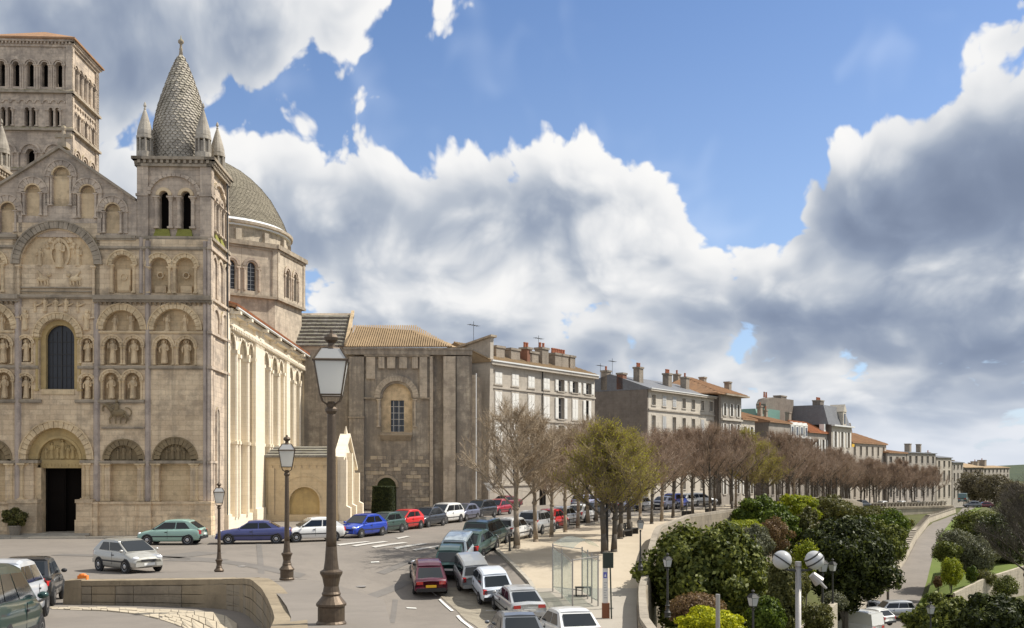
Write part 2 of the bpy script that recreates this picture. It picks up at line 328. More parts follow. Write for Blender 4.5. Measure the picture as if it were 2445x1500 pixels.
# ================================================================ mesh builder
CH = {}
class MB:
    def __init__(s): s.v = []; s.f = []; s.fr()
    def fr(s, o=(0, 0, 0), ax=(1, 0, 0), ay=(0, 1, 0), az=(0, 0, 1)):
        s.o, s.ax, s.ay, s.az = o, ax, ay, az; return s
    def T(s, p):
        a, b, c = p; o, x, y, z = s.o, s.ax, s.ay, s.az
        return (o[0]+a*x[0]+b*y[0]+c*z[0], o[1]+a*x[1]+b*y[1]+c*z[1], o[2]+a*x[2]+b*y[2]+c*z[2])
    def add(s, vs, fs):
        k = len(s.v); s.v.extend(s.T(p) for p in vs); s.f.extend(tuple(i+k for i in f) for f in fs); return s
    def box(s, x0, x1, y0, y1, z0, z1):
        return s.add([(x0, y0, z0), (x1, y0, z0), (x1, y1, z0), (x0, y1, z0), (x0, y0, z1), (x1, y0, z1), (x1, y1, z1), (x0, y1, z1)],
                     [(0, 3, 2, 1), (4, 5, 6, 7), (0, 1, 5, 4), (1, 2, 6, 5), (2, 3, 7, 6), (3, 0, 4, 7)])
    def hexa(s, p): return s.add(p, [(0, 3, 2, 1), (4, 5, 6, 7), (0, 1, 5, 4), (1, 2, 6, 5), (2, 3, 7, 6), (3, 0, 4, 7)])
    def prism(s, poly, y0, y1):
        """polygon in (a, c) extruded along b"""
        n = len(poly)
        return s.add([(a, y0, c) for a, c in poly]+[(a, y1, c) for a, c in poly],
                     [tuple(range(n)), tuple(range(2*n-1, n-1, -1))]+[(i, n+i, n+(i+1) % n, (i+1) % n) for i in range(n)])
    def arch(s, cx, cz, r0, r1, y0, y1, n=14, a0=0, a1=pi, ry=1.):
        """half-ring (voussoirs) from r0 to r1"""
        vs = []
        for i in range(n+1):
            t = a0+(a1-a0)*i/n; c, q = cos(t), sin(t)*ry
            vs += [(cx+r0*c, y0, cz+r0*q), (cx+r1*c, y0, cz+r1*q), (cx+r1*c, y1, cz+r1*q), (cx+r0*c, y1, cz+r0*q)]
        fs = []
        for i in range(n):
            k = 4*i
            for j in range(4): fs.append((k+j, k+(j+1) % 4, k+4+(j+1) % 4, k+4+j))
        fs += [(0, 3, 2, 1), (4*n, 4*n+1, 4*n+2, 4*n+3)]
        return s.add(vs, fs)
    def archfill(s, cx, zb, cz, r, y0, y1, n=14, ry=1.):
        return s.prism([(cx+r, zb)]+[(cx+r*cos(pi*i/n), cz+ry*r*sin(pi*i/n)) for i in range(n+1)]+[(cx-r, zb)], y0, y1)
    def archwall(s, x0, x1, z0, z1, cx, zb, cz, r, y0, y1, n=12, ry=1.):
        """wall panel with one round-headed opening"""
        if zb > z0+.001: s.box(x0, x1, y0, y1, z0, zb)
        arc = [(cx-r*cos(pi*i/n), cz+ry*r*sin(pi*i/n)) for i in range(n+1)]
        return s.prism([(x0, zb), (cx-r, zb)]+arc+[(cx+r, zb), (x1, zb), (x1, z1), (x0, z1)], y0, y1)
    def cyl(s, p0, p1, r0, r1=None, n=8, cap=True):
        r1 = r0 if r1 is None else r1
        d = [p1[i]-p0[i] for i in range(3)]; L = sqrt(sum(q*q for q in d)) or 1e-6; d = [q/L for q in d]
        u = (1, 0, 0) if abs(d[0]) < .8 else (0, 1, 0)
        a = (d[1]*u[2]-d[2]*u[1], d[2]*u[0]-d[0]*u[2], d[0]*u[1]-d[1]*u[0]); l = sqrt(sum(q*q for q in a)); a = [q/l for q in a]
        b = (d[1]*a[2]-d[2]*a[1], d[2]*a[0]-d[0]*a[2], d[0]*a[1]-d[1]*a[0])
        vs = []
        for p, r in ((p0, r0), (p1, r1)):
            for i in range(n):
                t = 2*pi*i/n; c, q = r*cos(t), r*sin(t)
                vs.append(tuple(p[j]+c*a[j]+q*b[j] for j in range(3)))
        fs = [(i, (i+1) % n, n+(i+1) % n, n+i) for i in range(n)]
        if cap: fs += [tuple(range(n-1, -1, -1)), tuple(range(n, 2*n))]
        return s.add(vs, fs)
    def lathe(s, cx, cy, prof, n=16, a0=0, a1=2*pi):
        full = abs(a1-a0-2*pi) < 1e-6; m = n if full else n+1
        vs = []
        for r, z in prof:
            for i in range(m):
                t = a0+(a1-a0)*i/n; vs.append((cx+r*cos(t), cy+r*sin(t), z))
        fs = []
        for k in range(len(prof)-1):
            for i in range(n):
                j = (i+1) % m if full else i+1
                fs.append((k*m+i, k*m+j, (k+1)*m+j, (k+1)*m+i))
        fs += [tuple(range(m-1, -1, -1)), tuple(range((len(prof)-1)*m, len(prof)*m))]
        return s.add(vs, fs)
    def ell(s, c, r, n=8, m=5):
        vs = [(c[0], c[1], c[2]-r[2])]
        for k in range(1, m):
            p = -pi/2+pi*k/m
            for i in range(n):
                t = 2*pi*i/n; vs.append((c[0]+r[0]*cos(p)*cos(t), c[1]+r[1]*cos(p)*sin(t), c[2]+r[2]*sin(p)))
        vs.append((c[0], c[1], c[2]+r[2])); fs = []
        for i in range(n): fs.append((0, 1+(i+1) % n, 1+i))
        for k in range(m-2):
            for i in range(n): a = 1+k*n; fs.append((a+i, a+(i+1) % n, a+n+(i+1) % n, a+n+i))
        a = 1+(m-2)*n; e = len(vs)-1
        for i in range(n): fs.append((a+i, a+(i+1) % n, e))
        return s.add(vs, fs)
    def quad(s, a, b, c, d): return s.add([a, b, c, d], [(0, 1, 2, 3)])
    def build(s, name, mat, parent=None, label=None, cat=None, group=None, kind=None, smooth=False, loc=None):
        me = bpy.data.meshes.new(name); me.from_pydata(s.v, [], s.f); me.materials.append(M(mat))
        if smooth: me.polygons.foreach_set('use_smooth', [True]*len(me.polygons))
        me.update()
        return link(me, name, parent, label, cat, group, kind, loc)
def link(me, name, parent=None, label=None, cat=None, group=None, kind=None, loc=None):
    o = bpy.data.objects.new(name, me); COL.objects.link(o)
    if parent is not None: o.parent = parent; CH.setdefault(parent.name, []).append(o)
    if loc: o.location = loc
    return tag(o, label, cat, group, kind)
def tag(o, label=None, cat=None, group=None, kind=None):
    for k, v in (('label', label), ('category', cat), ('group', group), ('kind', kind)):
        if v: o[k] = v
    return o
def empty(name, loc, rz=0, label=None, cat=None, group=None, parent=None):
    o = bpy.data.objects.new(name, None); COL.objects.link(o)
    if parent is not None: o.parent = parent; CH.setdefault(parent.name, []).append(o)
    o.location = loc; o.rotation_euler = (0, 0, rz); o.empty_display_size = .3
    return tag(o, label, cat, group)
def copy_tree(src, parent=None):
    c = src.copy(); COL.objects.link(c)
    if parent is not None: c.parent = parent; CH.setdefault(parent.name, []).append(c)
    for ch in CH.get(src.name, []): copy_tree(ch, c)
    return c
# ================================================================ terrain
def sm(t): t = max(0., min(1., t)); return t*t*(3-2*t)
def interp(x, pts):
    if x <= pts[0][0]: return pts[0][1]
    for (a, u), (b, v) in zip(pts, pts[1:]):
        if x <= b: return u+(v-u)*(x-a)/(b-a)
    return pts[-1][1]
def ray(px, py, Y): return ((px-CX)/F*Y, Y, EYE-(py-HY)/F*Y)
RAMP = [(4.6, 20), (4.65, 28), (5.1, 38), (6.2, 47), (9.3, 62), (13.6, 76), (20, 87), (33, 112), (52, 152), (70, 196), (91, 207)]   # rampart line
def rampX(Y): return interp(Y, [(y, x) for x, y in RAMP]) if Y < 207 else 91+(Y-207)*.5
WALLC = [(-13.9, 31.5), (-10.9, 31), (-8.6, 30), (-7.6, 28.7), (-6.9, 27), (-5.85, 24), (-4.95, 21), (-4.12, 18), (-3.48, 15.5), (-2.74, 12), (-2.02, 9)]
LAMPS = [(-12.9, 44), (-6.63, 29), (-2.62, 14.2)]
def wallX(Y): return interp(Y, sorted((y, x) for x, y in WALLC))
def edgeX(Y): return interp(Y, [(9, -1.0), (14.2, -1.75), (20, -2.6), (29, -5.5), (34, -7.6), (40, -10), (44, -11.9), (47, -14)])
INZ = [(8, 2.0), (14, 1.7), (20, 1.2), (25, .7), (31, .38), (38, .1), (44, 0)]
OUTZ = [(9, 2.9), (14.2, 2.5), (29, 1.37), (36, .7), (44, 0)]
def Pb(X, Y):
    z = interp(Y, [(118, 0), (150, -1.3), (200, -4.0), (245, -5.6), (320, -8), (800, -12)])
    return z-2.2*sm((X+16)/12.)*sm((60-Y)/16.)+sm((X+16)/12.)*.03*max(0, 44-Y)
def Pin(X, Y): return max(interp(Y, INZ), -.2)
def Pout(X, Y):
    t = sm((X-(edgeX(Y)-7))/5.); return interp(Y, INZ)*(1-t)+interp(Y, OUTZ)*t
def P(X, Y):
    if Y < 44.5 and X < edgeX(Y):
        return Pin(X, Y) if (X < wallX(Y) and Y < 31.5) else max(Pout(X, Y), Pb(X, Y))
    return Pb(X, Y)
GP = [(10, 30, -6), (9, 45, -5.2), (20, 40, -8), (14, 60, -4.6), (22, 60, -7), (20, 76, -4.5), (30, 80, -10.4), (31, 88, -10.4), (26, 70, -10.5), (40, 95, -10.2), (30, 95, -6), (42, 110, -9.7), (36, 112, -5), (50, 128, -8.3), (45, 135, -5.0), (61, 150, -6.8), (57, 160, -5), (76, 180, -5.6), (88, 195, -5.1), (101, 215, -4.8),
      (50, 60, -11), (60, 100, -10.4), (55, 112, -9.8), (66, 130, -8.8), (75, 150, -8), (90, 180, -7), (45, 80, -10.8), (120, 200, -9), (100, 120, -14), (150, 250, -16), (80, 60, -15), (200, 200, -22), (200, 100, -26), (130, 30, -24), (60, 20, -15), (110, 260, -5.6), (160, 330, -9), (250, 350, -22)]
ROADP = [((2060, 1540, 84), (2140, 1560, 84)), ((2068, 1480, 94), (2172, 1480, 94)), ((2098, 1430, 108), (2200, 1430, 108)), ((2130, 1390, 116), (2213, 1390, 116)), ((2165, 1340, 130), (2225, 1340, 130)), ((2190, 1290, 150), (2237, 1290, 150)), ((2222, 1250, 180), (2272, 1245, 180)), ((2284, 1227, 205), (2312, 1222, 205)), ((2300, 1214, 222), (2330, 1213, 222))]
ROADL = [ray(*a) for a, b in ROADP]; ROADR = [ray(*b) for a, b in ROADP]; ROADC = [tuple((a[i]+b[i])/2 for i in range(3)) for a, b in zip(ROADL, ROADR)]
def G(X, Y):
    s = w_ = 0
    for x, y, z in GP:
        q = ((X-x)**2+(Y-y)**2+4)**-1.6; s += q*z; w_ += q
    g = s/w_; best = (1e9, 0)
    if 70 < Y < 240:
        for a, b in zip(ROADC, ROADC[1:]):
            dx, dy = b[0]-a[0], b[1]-a[1]; t = max(0, min(1, ((X-a[0])*dx+(Y-a[1])*dy)/(dx*dx+dy*dy)))
            d = hypot(X-a[0]-dx*t, Y-a[1]-dy*t); best = min(best, (d, a[2]+(b[2]-a[2])*t))
        k = sm((8-best[0])/4.); g = g*(1-k)+best[1]*k
    return g
def ground(X, Y): return P(X, Y) if X < rampX(Y) or Y > 235 and X < 120 else G(X, Y)
def hit(px, py, fn=None, y0=6, y1=420):
    """where a line of sight meets the ground"""
    fn = fn or P; Y = y0; st = .5
    while Y < y1:
        x, y, z = ray(px, py, Y)
        if z <= fn(x, y):
            lo, hi = Y-st, Y
            for _ in range(12):
                mi = (lo+hi)/2; x, y, z = ray(px, py, mi)
                if z <= fn(x, y): hi = mi
                else: lo = mi
            return ray(px, py, hi)
        Y += st
    return ray(px, py, y1)
def heightgrid(name, xs_of, ys, fn, mat, label, kind='structure'):
    v = []; f = []; nx = len(xs_of(ys[0]))
    for y in ys:
        for x in xs_of(y): v.append((x, y, fn(x, y)))
    for j in range(len(ys)-1):
        for i in range(nx-1):
            k = j*nx+i
            if abs(v[k][0]-v[k+1][0]) < 1e-4 and abs(v[k+nx][0]-v[k+nx+1][0]) < 1e-4: continue
            f.append((k, k+1, k+nx+1, k+nx))
    m = MB(); m.v = v; m.f = f
    return m.build(name, mat, label=label, kind=kind, smooth=True)
def frange(a, b, s):
    o = []; 
    while a < b-1e-9: o.append(a); a += s
    return o
YS = frange(5, 62, .5)+frange(62, 130, 2)+frange(130, 420, 8)+[420, 520, 800, 1500, 3000, 6000]
XS = [-3000, -1200, -500, -250, -150, -100, -70]+frange(-55, -18, 2.5)+frange(-18, 10, .4)+frange(10, 30, 1.5)+frange(30, 90, 4)+[90, 110]
heightgrid('ground', lambda y: [min(x, rampX(y) if y < 235 else 1e9) for x in XS]+[rampX(y)+.2 if y < 235 else 120], YS, lambda X, Y: Pb(X, Y)-(.12 if X < edgeX(Y)-1 and Y < 44 else 0), 'asphalt', 'grey asphalt square and street in front of the cathedral')
GX = [0, .8, 2, 4, 6, 8, 10, 12, 14, 16, 18, 20, 23, 26, 30, 34, 38, 42, 46, 50, 55, 60, 70, 80, 100, 130, 170, 220, 300, 500, 900, 2000, 5000]
def Gfar(X, Y):
    z = G(X, Y)
    if Y > 250: z = z*max(0, 1-(Y-250)/150)+min(1, (Y-250)/150)*-22
    return z
heightgrid('garden_ground', lambda y: [(rampX(y) if y < 235 else 120)-.3+g for g in GX], frange(5, 130, 2.5)+frange(130, 400, 8)+[400, 500, 700, 1200, 3000, 6000], Gfar, 'garden_soil', 'planted slope below the rampart wall')
# distant wooded ridge
hz = MB(); n = 60
for j, (Y, h) in enumerate(((1500, -30), (2300, 12), (3000, 24), (3600, -40))):
    for i in range(n+1):
        X = -3500+7500*i/n
        hz.v.append((X, Y, h*.6-8+(0 if h < 0 else 9*sin(X/410.+j)+6*sin(X/170.+2*j)-(18 if X < 600 else 0))))
for j in range(3):
    for i in range(n): k = j*(n+1)+i; hz.f.append((k, k+1, k+n+2, k+n+1))
leafmat('far_wood', (.035, .05, .025), (.05, .065, .03), 0, .9, .01)
hz.build('hills', 'far_wood', label='blue wooded ridge on the horizon behind the last houses', kind='structure', smooth=True)
def strip(name, left, right, mat, label, dz=.02, fn=P, step=.6, nx=None, kind='structure', parent=None, cat=None):
    """a sheet draped on the ground between two lines of points"""
    def resample(pl, n):
        L = [0]
        for a, b in zip(pl, pl[1:]): L.append(L[-1]+hypot(b[0]-a[0], b[1]-a[1]))
        return [(interp(L[-1]*i/n, list(zip(L, [p[0] for p in pl]))), interp(L[-1]*i/n, list(zip(L, [p[1] for p in pl])))) for i in range(n+1)]
    Lm = sum(hypot(b[0]-a[0], b[1]-a[1]) for a, b in zip(left, left[1:]))
    n = max(2, min(400, int(Lm/step))); a = resample(left, n); b = resample(right, n)
    wd = max(hypot(p[0]-q[0], p[1]-q[1]) for p, q in zip(a, b)); nx = nx or max(1, min(60, int(wd/step)))
    v = []; f = []
    for p, q in zip(a, b):
        for i in range(nx+1):
            t = i/nx; x = p[0]+(q[0]-p[0])*t; y = p[1]+(q[1]-p[1])*t; v.append((x, y, fn(x, y)+dz))
    for j in range(n):
        for i in range(nx): k = j*(nx+1)+i; f.append((k, k+1, k+nx+2, k+nx+1))
    m = MB(); m.v = v; m.f = f
    return m.build(name, mat, parent, label, cat, None, kind, smooth=True)

def rows(name, ys, xl, xr, fn, mat, label, n=30):
    m = MB()
    for y in ys:
        a, b = xl(y), xr(y)
        for i in range(n+1): x = a+(b-a)*i/n; m.v.append((x, y, fn(x, y)))
    for j in range(len(ys)-1):
        for i in range(n): k = j*(n+1)+i; m.f.append((k, k+1, k+n+2, k+n+1))
    return m.build(name, mat, label=label, kind='structure', smooth=True)
rows('forecourt', frange(7, 31, .6)+[31, 31.1, 31.2, 31.3, 31.4, 31.5], lambda y: -60, wallX, Pin, 'asphalt', 'asphalt parking corner enclosed by the curved wall')
rows('pavement', frange(9, 31, .5)+[31, 31.1, 31.2, 31.3, 31.4, 31.5], wallX, edgeX, Pout, 'asphalt', 'rising pavement with the three street lanterns outside the curved wall', 16)
rows('square', frange(31.5, 44.5, .5)+[44.5], lambda y: -60, edgeX, lambda X, Y: max(Pout(X, Y), Pb(X, Y))+.004, 'asphalt', 'edge of the cathedral square behind the curved wall', 60)
m = MB()
for y in frange(9, 45, 1):
    x = edgeX(y); m.v += [(x, y, P(x-.01, y)), (x+.25, y, Pb(x+.25, y)-.3)]
for j in range(len(m.v)//2-1): m.f.append((2*j, 2*j+2, 2*j+3, 2*j+1))
m.build('bank', 'asphalt', label='sloping edge between raised pavement and street', kind='structure')
# ================================================================ cathedral
CO = (-20.3, 66.7); CA = R(2.5); cc, cs = cos(CA), sin(CA)
church = empty('cathedral', (CO[0], CO[1], 0), CA, 'honey stone Romanesque cathedral with carved front, cone-topped corner tower, grey dome and square bell tower', 'cathedral')
def fu(px, py, v=0.):
    k = (px-CX)/F; u = (k*(CO[1]+v*cc)-CO[0]+v*cs)/(cc-k*cs); Y = CO[1]+u*cs+v*cc
    return u, EYE-(py-HY)/F*Y
def U(px, v=0.): return fu(px, HY, v)[0]
def Wz(py, px=300, v=0.): return fu(px, py, v)[1]
def part(name, mb, mat, parent=church, smooth=False, **k): return mb.build(name, mat, parent, smooth=smooth, **k)
SC = (U(310)-U(300))/10                       # metres per photograph pixel on the front
def vous(mb, cx, cz, r0, r1, y0, y1, n, ry=1., a0=0, a1=pi, jog=.03):
    for i in range(n):
        t0 = a0+(a1-a0)*(i+.04)/n; t1 = a0+(a1-a0)*(i+.96)/n
        mb.arch(cx, cz, r0, r1+(i % 2)*jog*.5, y0-(i % 2)*jog, y1, 2, t0, t1, ry)
def column(mb, u, v, z0, z1, r=.09, n=8, cap=True):
    h = z1-z0
    mb.cyl((u, v, z0+r*1.6), (u, v, z1-r*2.6), r, r*.94, n)
    mb.box(u-r*1.5, u+r*1.5, v-r*1.5, v+r*1.5, z0, z0+r*.9); mb.cyl((u, v, z0+r*.9), (u, v, z0+r*1.7), r*1.3, r*1.1, n)
    if cap:
        mb.cyl((u, v, z1-r*2.6), (u, v, z1-r*.8), r*1.02, r*1.6, n); mb.box(u-r*1.8, u+r*1.8, v-r*1.8, v+r*1.8, z1-r*.8, z1)
def fig(mb, u, v, w, h, k=0):
    """small carved standing figure: robe, shoulders, arms, head and halo"""
    r = random.Random(k); le = r.uniform(-.05, .05)*h
    mb.lathe(u, v, [(h*.15, w), (h*.13, w+h*.25), (h*.115, w+h*.5), (h*.15, w+h*.72), (h*.13, w+h*.80), (h*.05, w+h*.86)], 7)
    mb.ell((u+le, v-.03, w+h*.92), (h*.065, h*.065, h*.085), 7, 5)
    s_ = r.choice((-1, 1))
    mb.cyl((u-s_*h*.13, v, w+h*.76), (u-s_*h*.17, v-h*.06, w+h*.55), h*.045, h*.035, 5); mb.cyl((u-s_*h*.17, v-h*.06, w+h*.55), (u-s_*h*.03, v-h*.12, w+h*.6), h*.035, h*.03, 5)
    mb.cyl((u+s_*h*.13, v, w+h*.76), (u+s_*h*.2, v-h*.05, w+h*.62), h*.045, h*.035, 5); mb.cyl((u+s_*h*.2, v-h*.05, w+h*.62), (u+s_*h*.17, v-h*.08, w+h*(.85 if k % 3 == 0 else .45)), h*.035, h*.028, 5)
    mb.arch(u+le, w+h*.92, h*.085, h*.13, v+.02, v+.06, 8, 0, 2*pi)
    for q in (-.06, .02, .08): mb.cyl((u+q*h, v-h*.10, w+h*.05), (u+q*h*.7, v-h*.10, w+h*.5), h*.018, h*.01, 4)
def mirror(px): return 274-px
D0, D1 = 0., .5                              # depth of the front skin
zc = {y: Wz(y) for y in (1279, 1200, 1103, 958, 877, 793, 709, 593, 567)}
back = MB(); skin = MB(); skin_low = MB()
uL, uR = U(-232), U(503)
back.box(U(228), uR-.35, D1, 1.4, 0, Wz(570)); back.box(U(-100), U(46), D1, 1.4, 0, Wz(570)); back.box(U(46), U(228), D1, 1.4, Wz(735), Wz(540)); back.archwall(U(46), U(228), Wz(1018), Wz(735), U(139), Wz(930), Wz(809), 36*SC, D1, 1.4); back.box(U(46), U(80), D1, 1.4, 0, Wz(1018)); back.box(U(204), U(228), D1, 1.4, 0, Wz(1018))
back.box(uL, U(-100), D0, 1.4, 0, Wz(570))
part('back_wall', back, 'facade_pale')
strings = []
def course(px0, px1, py, th=.16, out=.22, name='string_course', mat='moulding_stone', corb=0, v=0.):
    m = MB(); z = Wz(py); m.box(U(px0), U(px1), v-out, v+.1, z-th/2, z+th/2); m.box(U(px0), U(px1), v-out*.6, v+.1, z-th, z-th/2)
    if corb:
        n = int(abs(U(px1)-U(px0))/corb)
        for i in range(n):
            a = U(px0)+(U(px1)-U(px0))*(i+.5)/n; m.hexa([(a-.06, v-.04, z-th-.2), (a+.06, v-.04, z-th-.2), (a+.06, v+.05, z-th-.2), (a-.06, v+.05, z-th-.2), (a-.06, v-out*.9, z-th), (a+.06, v-out*.9, z-th), (a+.06, v+.05, z-th), (a-.06, v+.05, z-th)])
    part(name, m, mat)
def archivolt(px, py, r0, r1, v0=-.06, v1=.3, n=13, ry=1., mat='moulding_stone', roll=True, name='archivolt', low=None):
    m = MB(); u, z = U(px), Wz(py)
    vous(m, u, z, r0*SC, r1*SC, v0, v1, n, ry)
    if roll: m.arch(u, z, r1*SC, r1*SC+.09, v0-.06, v1, 16, ry=ry)
    part(name, m, mat)
def recess(mb, x0, x1, yt, yb, cx, yo, ys, r, mp, ry=1., v0=D0, v1=D1):
    a, b = sorted((U(mp(x0)), U(mp(x1))))
    mb.archwall(a, b, Wz(yb), Wz(yt), U(mp(cx)), Wz(yo), Wz(ys), r*SC, v0, v1, 12, ry)
def rect(mb, x0, x1, yt, yb, mp, v0=D0, v1=D1):
    if mb is skin_low: mb = MB(); a, b = sorted((U(mp(x0)), U(mp(x1)))); mb.box(a, b, v0, v1, Wz(yb), Wz(yt)); part('facade_pier', mb, 'facade_stone'); return
    a, b = sorted((U(mp(x0)), U(mp(x1)))); mb.box(a, b, v0, v1, Wz(yb), Wz(yt))
cols = 0
def colm(px, yb, yt, r, v, mat='facade_pale', name='column'):
    m = MB(); column(m, U(px), v, Wz(yb), Wz(yt), r); part(name, m, mat)
fk = [0]
def statue(px, yb, yt, v, mat='carved_stone'):
    m = MB(); fk[0] += 1; m.box(U(px)-.16, U(px)+.16, v-.16, v+.16, Wz(yb)-.05, Wz(yb)+.04); fig(m, U(px), v, Wz(yb), Wz(yt)-Wz(yb), fk[0]); part('statue', m, mat)
for side in (0, 1):
    mp = (lambda p: p) if side == 0 else mirror
    # ---- first bay
    L = skin
    rect(L, 225, 238, 709, 1103, mp); 
    recess(L, 238, 348, 1020, 1100, 295, 1100, 1097, 47, mp)                 # tympanum arch
    for (a, b) in ((225, 262), (328, 348)): rect(skin_low, a, b, 1100, 1200, mp)
    rect(L, 225, 238, 1100, 1103, mp); rect(L, 238, 348, 958, 1020, mp)
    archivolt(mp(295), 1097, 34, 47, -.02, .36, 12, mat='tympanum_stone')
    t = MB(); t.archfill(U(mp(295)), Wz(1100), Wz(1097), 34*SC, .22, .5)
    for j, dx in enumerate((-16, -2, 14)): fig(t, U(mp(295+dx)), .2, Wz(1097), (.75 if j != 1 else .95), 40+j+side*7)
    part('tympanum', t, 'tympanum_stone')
    m = MB(); m.box(*sorted((U(mp(250)), U(mp(340)))), -.12, .3, Wz(1107), Wz(1100)); part('lintel', m, 'moulding_stone')
    for c in (256, 331): colm(mp(c), 1197, 1107, .13, .12)
    for c in (246, 341): colm(mp(c), 1197, 1107, .10, .02)
    # statue rows of the first bay
    recess(L, 238, 291, 877, 958, 265, 955, 908, 19, mp); recess(L, 291, 348, 877, 958, 316, 955, 908, 19, mp)
    recess(L, 238, 293, 793, 877, 268, 872, 826, 20, mp); recess(L, 293, 348, 793, 877, 319, 872, 826, 20, mp)
    for c, yb in ((265, 955), (316, 955), (268, 871), (319, 871)):
        lo = yb == 955
        archivolt(mp(c), yb-(47 if lo else 45), 18, 24, -.08, .1, 9, mat='carved_stone')
        statue(mp(c), yb-5, yb-(56 if lo else 60), .16)
        for s_ in (-1, 1): colm(mp(c+s_*22), yb, yb-(46 if lo else 44), .07, -.02)
    # big arch with figures
    recess(L, 238, 348, 712, 793, 291, 790, 788, 47, mp, 1.1)
    archivolt(mp(291), 788, 44, 57, -.12, .34, 17, 1.08, 'facade_pale')
    statue(mp(272), 789, 752, .2); statue(mp(311), 789, 746, .2)
    # blind arcade under the gable
    recess(L, 238, 345, 593, 712, 292, 700, 633, 24, mp)
    archivolt(mp(292), 633, 25, 34, -.08, .2, 11, mat='facade_pale')
    for c in (267, 320): colm(mp(c), 700, 633, .10, -.04, 'carved_stone')
    m = MB(); m.box(*sorted((U(mp(276)), U(mp(308)))), .3, .44, Wz(697), Wz(640)); m.arch(U(mp(292)), Wz(660), .18, .26, .22, .4, 12, 0, 2*pi); m.box(U(mp(292))-.4, U(mp(292))+.4, .24, .4, Wz(693), Wz(680)); part('relief_panel', m, 'carved_stone')
    rect(L, 225, 345, 567, 593, mp)
    # engaged shafts between bays
    for c, yt, yb, r in ((231, 712, 1197, .17), (353, 575, 1197, .15), (337, 567, 700, .1)):
        m = MB(); m.cyl((U(mp(c)), -.02, Wz(yb)), (U(mp(c)), -.02, Wz(yt)), r, r, 10); m.box(U(mp(c))-r*1.3, U(mp(c))+r*1.3, -.02, .1, Wz(yb), Wz(yt)); part('engaged_shaft', m, 'shaft_stone')
    # plinth blocks, stepped
    for a, b, o in ((192, 240, .55), (240, 338, .3), (338, 366, .55), (366, 470, .3), (470, 508, .5)):
        m = MB(); aa, bb = sorted((U(mp(a)), U(mp(b)))); m.box(aa, bb, -o, .5, Wz(1235), Wz(1203)); m.box(aa-.04, bb+.04, -o-.1, .5, -.3, Wz(1235)); m.box(aa-.03, bb+.03, -o-.09, .5, Wz(1203), Wz(1198)); part('plinth', m, 'facade_stone')
# iron sculpture of a rider in the first bay
m = MB(); uu, zz_ = U(283), Wz(1012)
m.ell((uu, -.15, zz_+.75), (.5, .16, .26), 10, 6); m.cyl((uu-.35, -.15, zz_+.85), (uu-.72, -.15, zz_+1.25), .15, .1, 7); m.ell((uu-.85, -.15, zz_+1.25), (.17, .08, .09), 7, 5)
for dx, dz, ex in ((-.35, .6, -.55), (-.25, .6, -.15), (.35, .6, .2), (.42, .6, .6)): m.cyl((uu+dx, -.15, zz_+dz), (uu+ex, -.15, zz_+.3), .08, .06, 6); m.cyl((uu+ex, -.15, zz_+.3), (uu+ex*.9, -.15, zz_), .055, .05, 6)
m.lathe(uu-.05, -.18, [(.14, zz_+.9), (.17, zz_+1.2), (.12, zz_+1.35), (.05, zz_+1.4)], 7); m.ell((uu-.05, -.2, zz_+1.5), (.09, .09, .11), 7, 5); m.cyl((uu-.1, -.2, zz_+1.3), (uu-.4, -.25, zz_+1.15), .05, .04, 5)
m.arch(uu-.65, zz_+1.0, .35, .42, -.12, -.05, 12, .6, 3.6); m.arch(uu+.55, zz_+.75, .3, .36, -.12, -.05, 12, -1, 1.8); m.cyl((uu+.45, -.15, zz_+.85), (uu+.75, -.15, zz_+.2), .07, .03, 5)
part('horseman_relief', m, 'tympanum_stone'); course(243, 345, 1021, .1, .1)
# ---- second bay on the right, under the corner tower; plain on the far left
I = lambda p: p
rect(skin, 348, 358, 570, 1103, I); rect(skin, 486, 503, 570, 1103, I); rect(skin_low, 348, 379, 1100, 1200, I); rect(skin_low, 454, 503, 1100, 1200, I)
recess(skin, 358, 486, 1020, 1103, 418, 1103, 1097, 52, I); rect(skin, 358, 486, 877, 1020, I)
archivolt(418, 1097, 37, 52, -.02, .36, 14, mat='tympanum_stone')
t = MB(); t.archfill(U(418), Wz(1100), Wz(1097), 37*SC, .22, .5)
for j, dx in enumerate((-22, -8, 6, 20)): fig(t, U(418+dx), .2, Wz(1097), (.8, 1.05, 1.0, .75)[j], 60+j)
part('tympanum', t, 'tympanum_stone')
m = MB(); m.box(U(368), U(466), -.12, .3, Wz(1107), Wz(1100)); part('lintel', m, 'moulding_stone')
for c in (375, 459): colm(c, 1197, 1107, .13, .12)
for c in (366, 470): colm(c, 1197, 1107, .10, .02)
recess(skin, 358, 418, 793, 877, 391, 872, 826, 20, I); recess(skin, 418, 486, 793, 877, 445, 872, 826, 20, I)
for c in (391, 445):
    archivolt(c, 826, 18, 24, -.08, .1, 9, mat='carved_stone'); statue(c, 866, 811, .16)
    for s_ in (-1, 1): colm(c+s_*22, 871, 827, .07, -.02)
recess(skin, 358, 486, 712, 793, 418, 790, 788, 53, I, 1.05); archivolt(418, 788, 51, 63, -.12, .34, 19, 1.02, 'facade_pale'); statue(397, 789, 750, .2); statue(440, 789, 750, .2)
recess(skin, 353, 411, 593, 712, 380, 700, 636, 22, I); recess(skin, 411, 486, 593, 712, 442, 700, 636, 23, I); rect(skin, 345, 486, 567, 593, I)
for c in (380, 442):
    archivolt(c, 636, 22, 31, -.08, .2, 11, mat='facade_pale')
    for s_ in (-1, 1): colm(c+s_*25, 700, 637, .09, -.04, 'carved_stone')
    m = MB(); m.arch(U(c), Wz(655), .16, .24, .22, .4, 12, 0, 2*pi); m.box(U(c)-.38, U(c)+.38, .26, .44, Wz(697), Wz(680)); part('relief_panel', m, 'carved_stone')
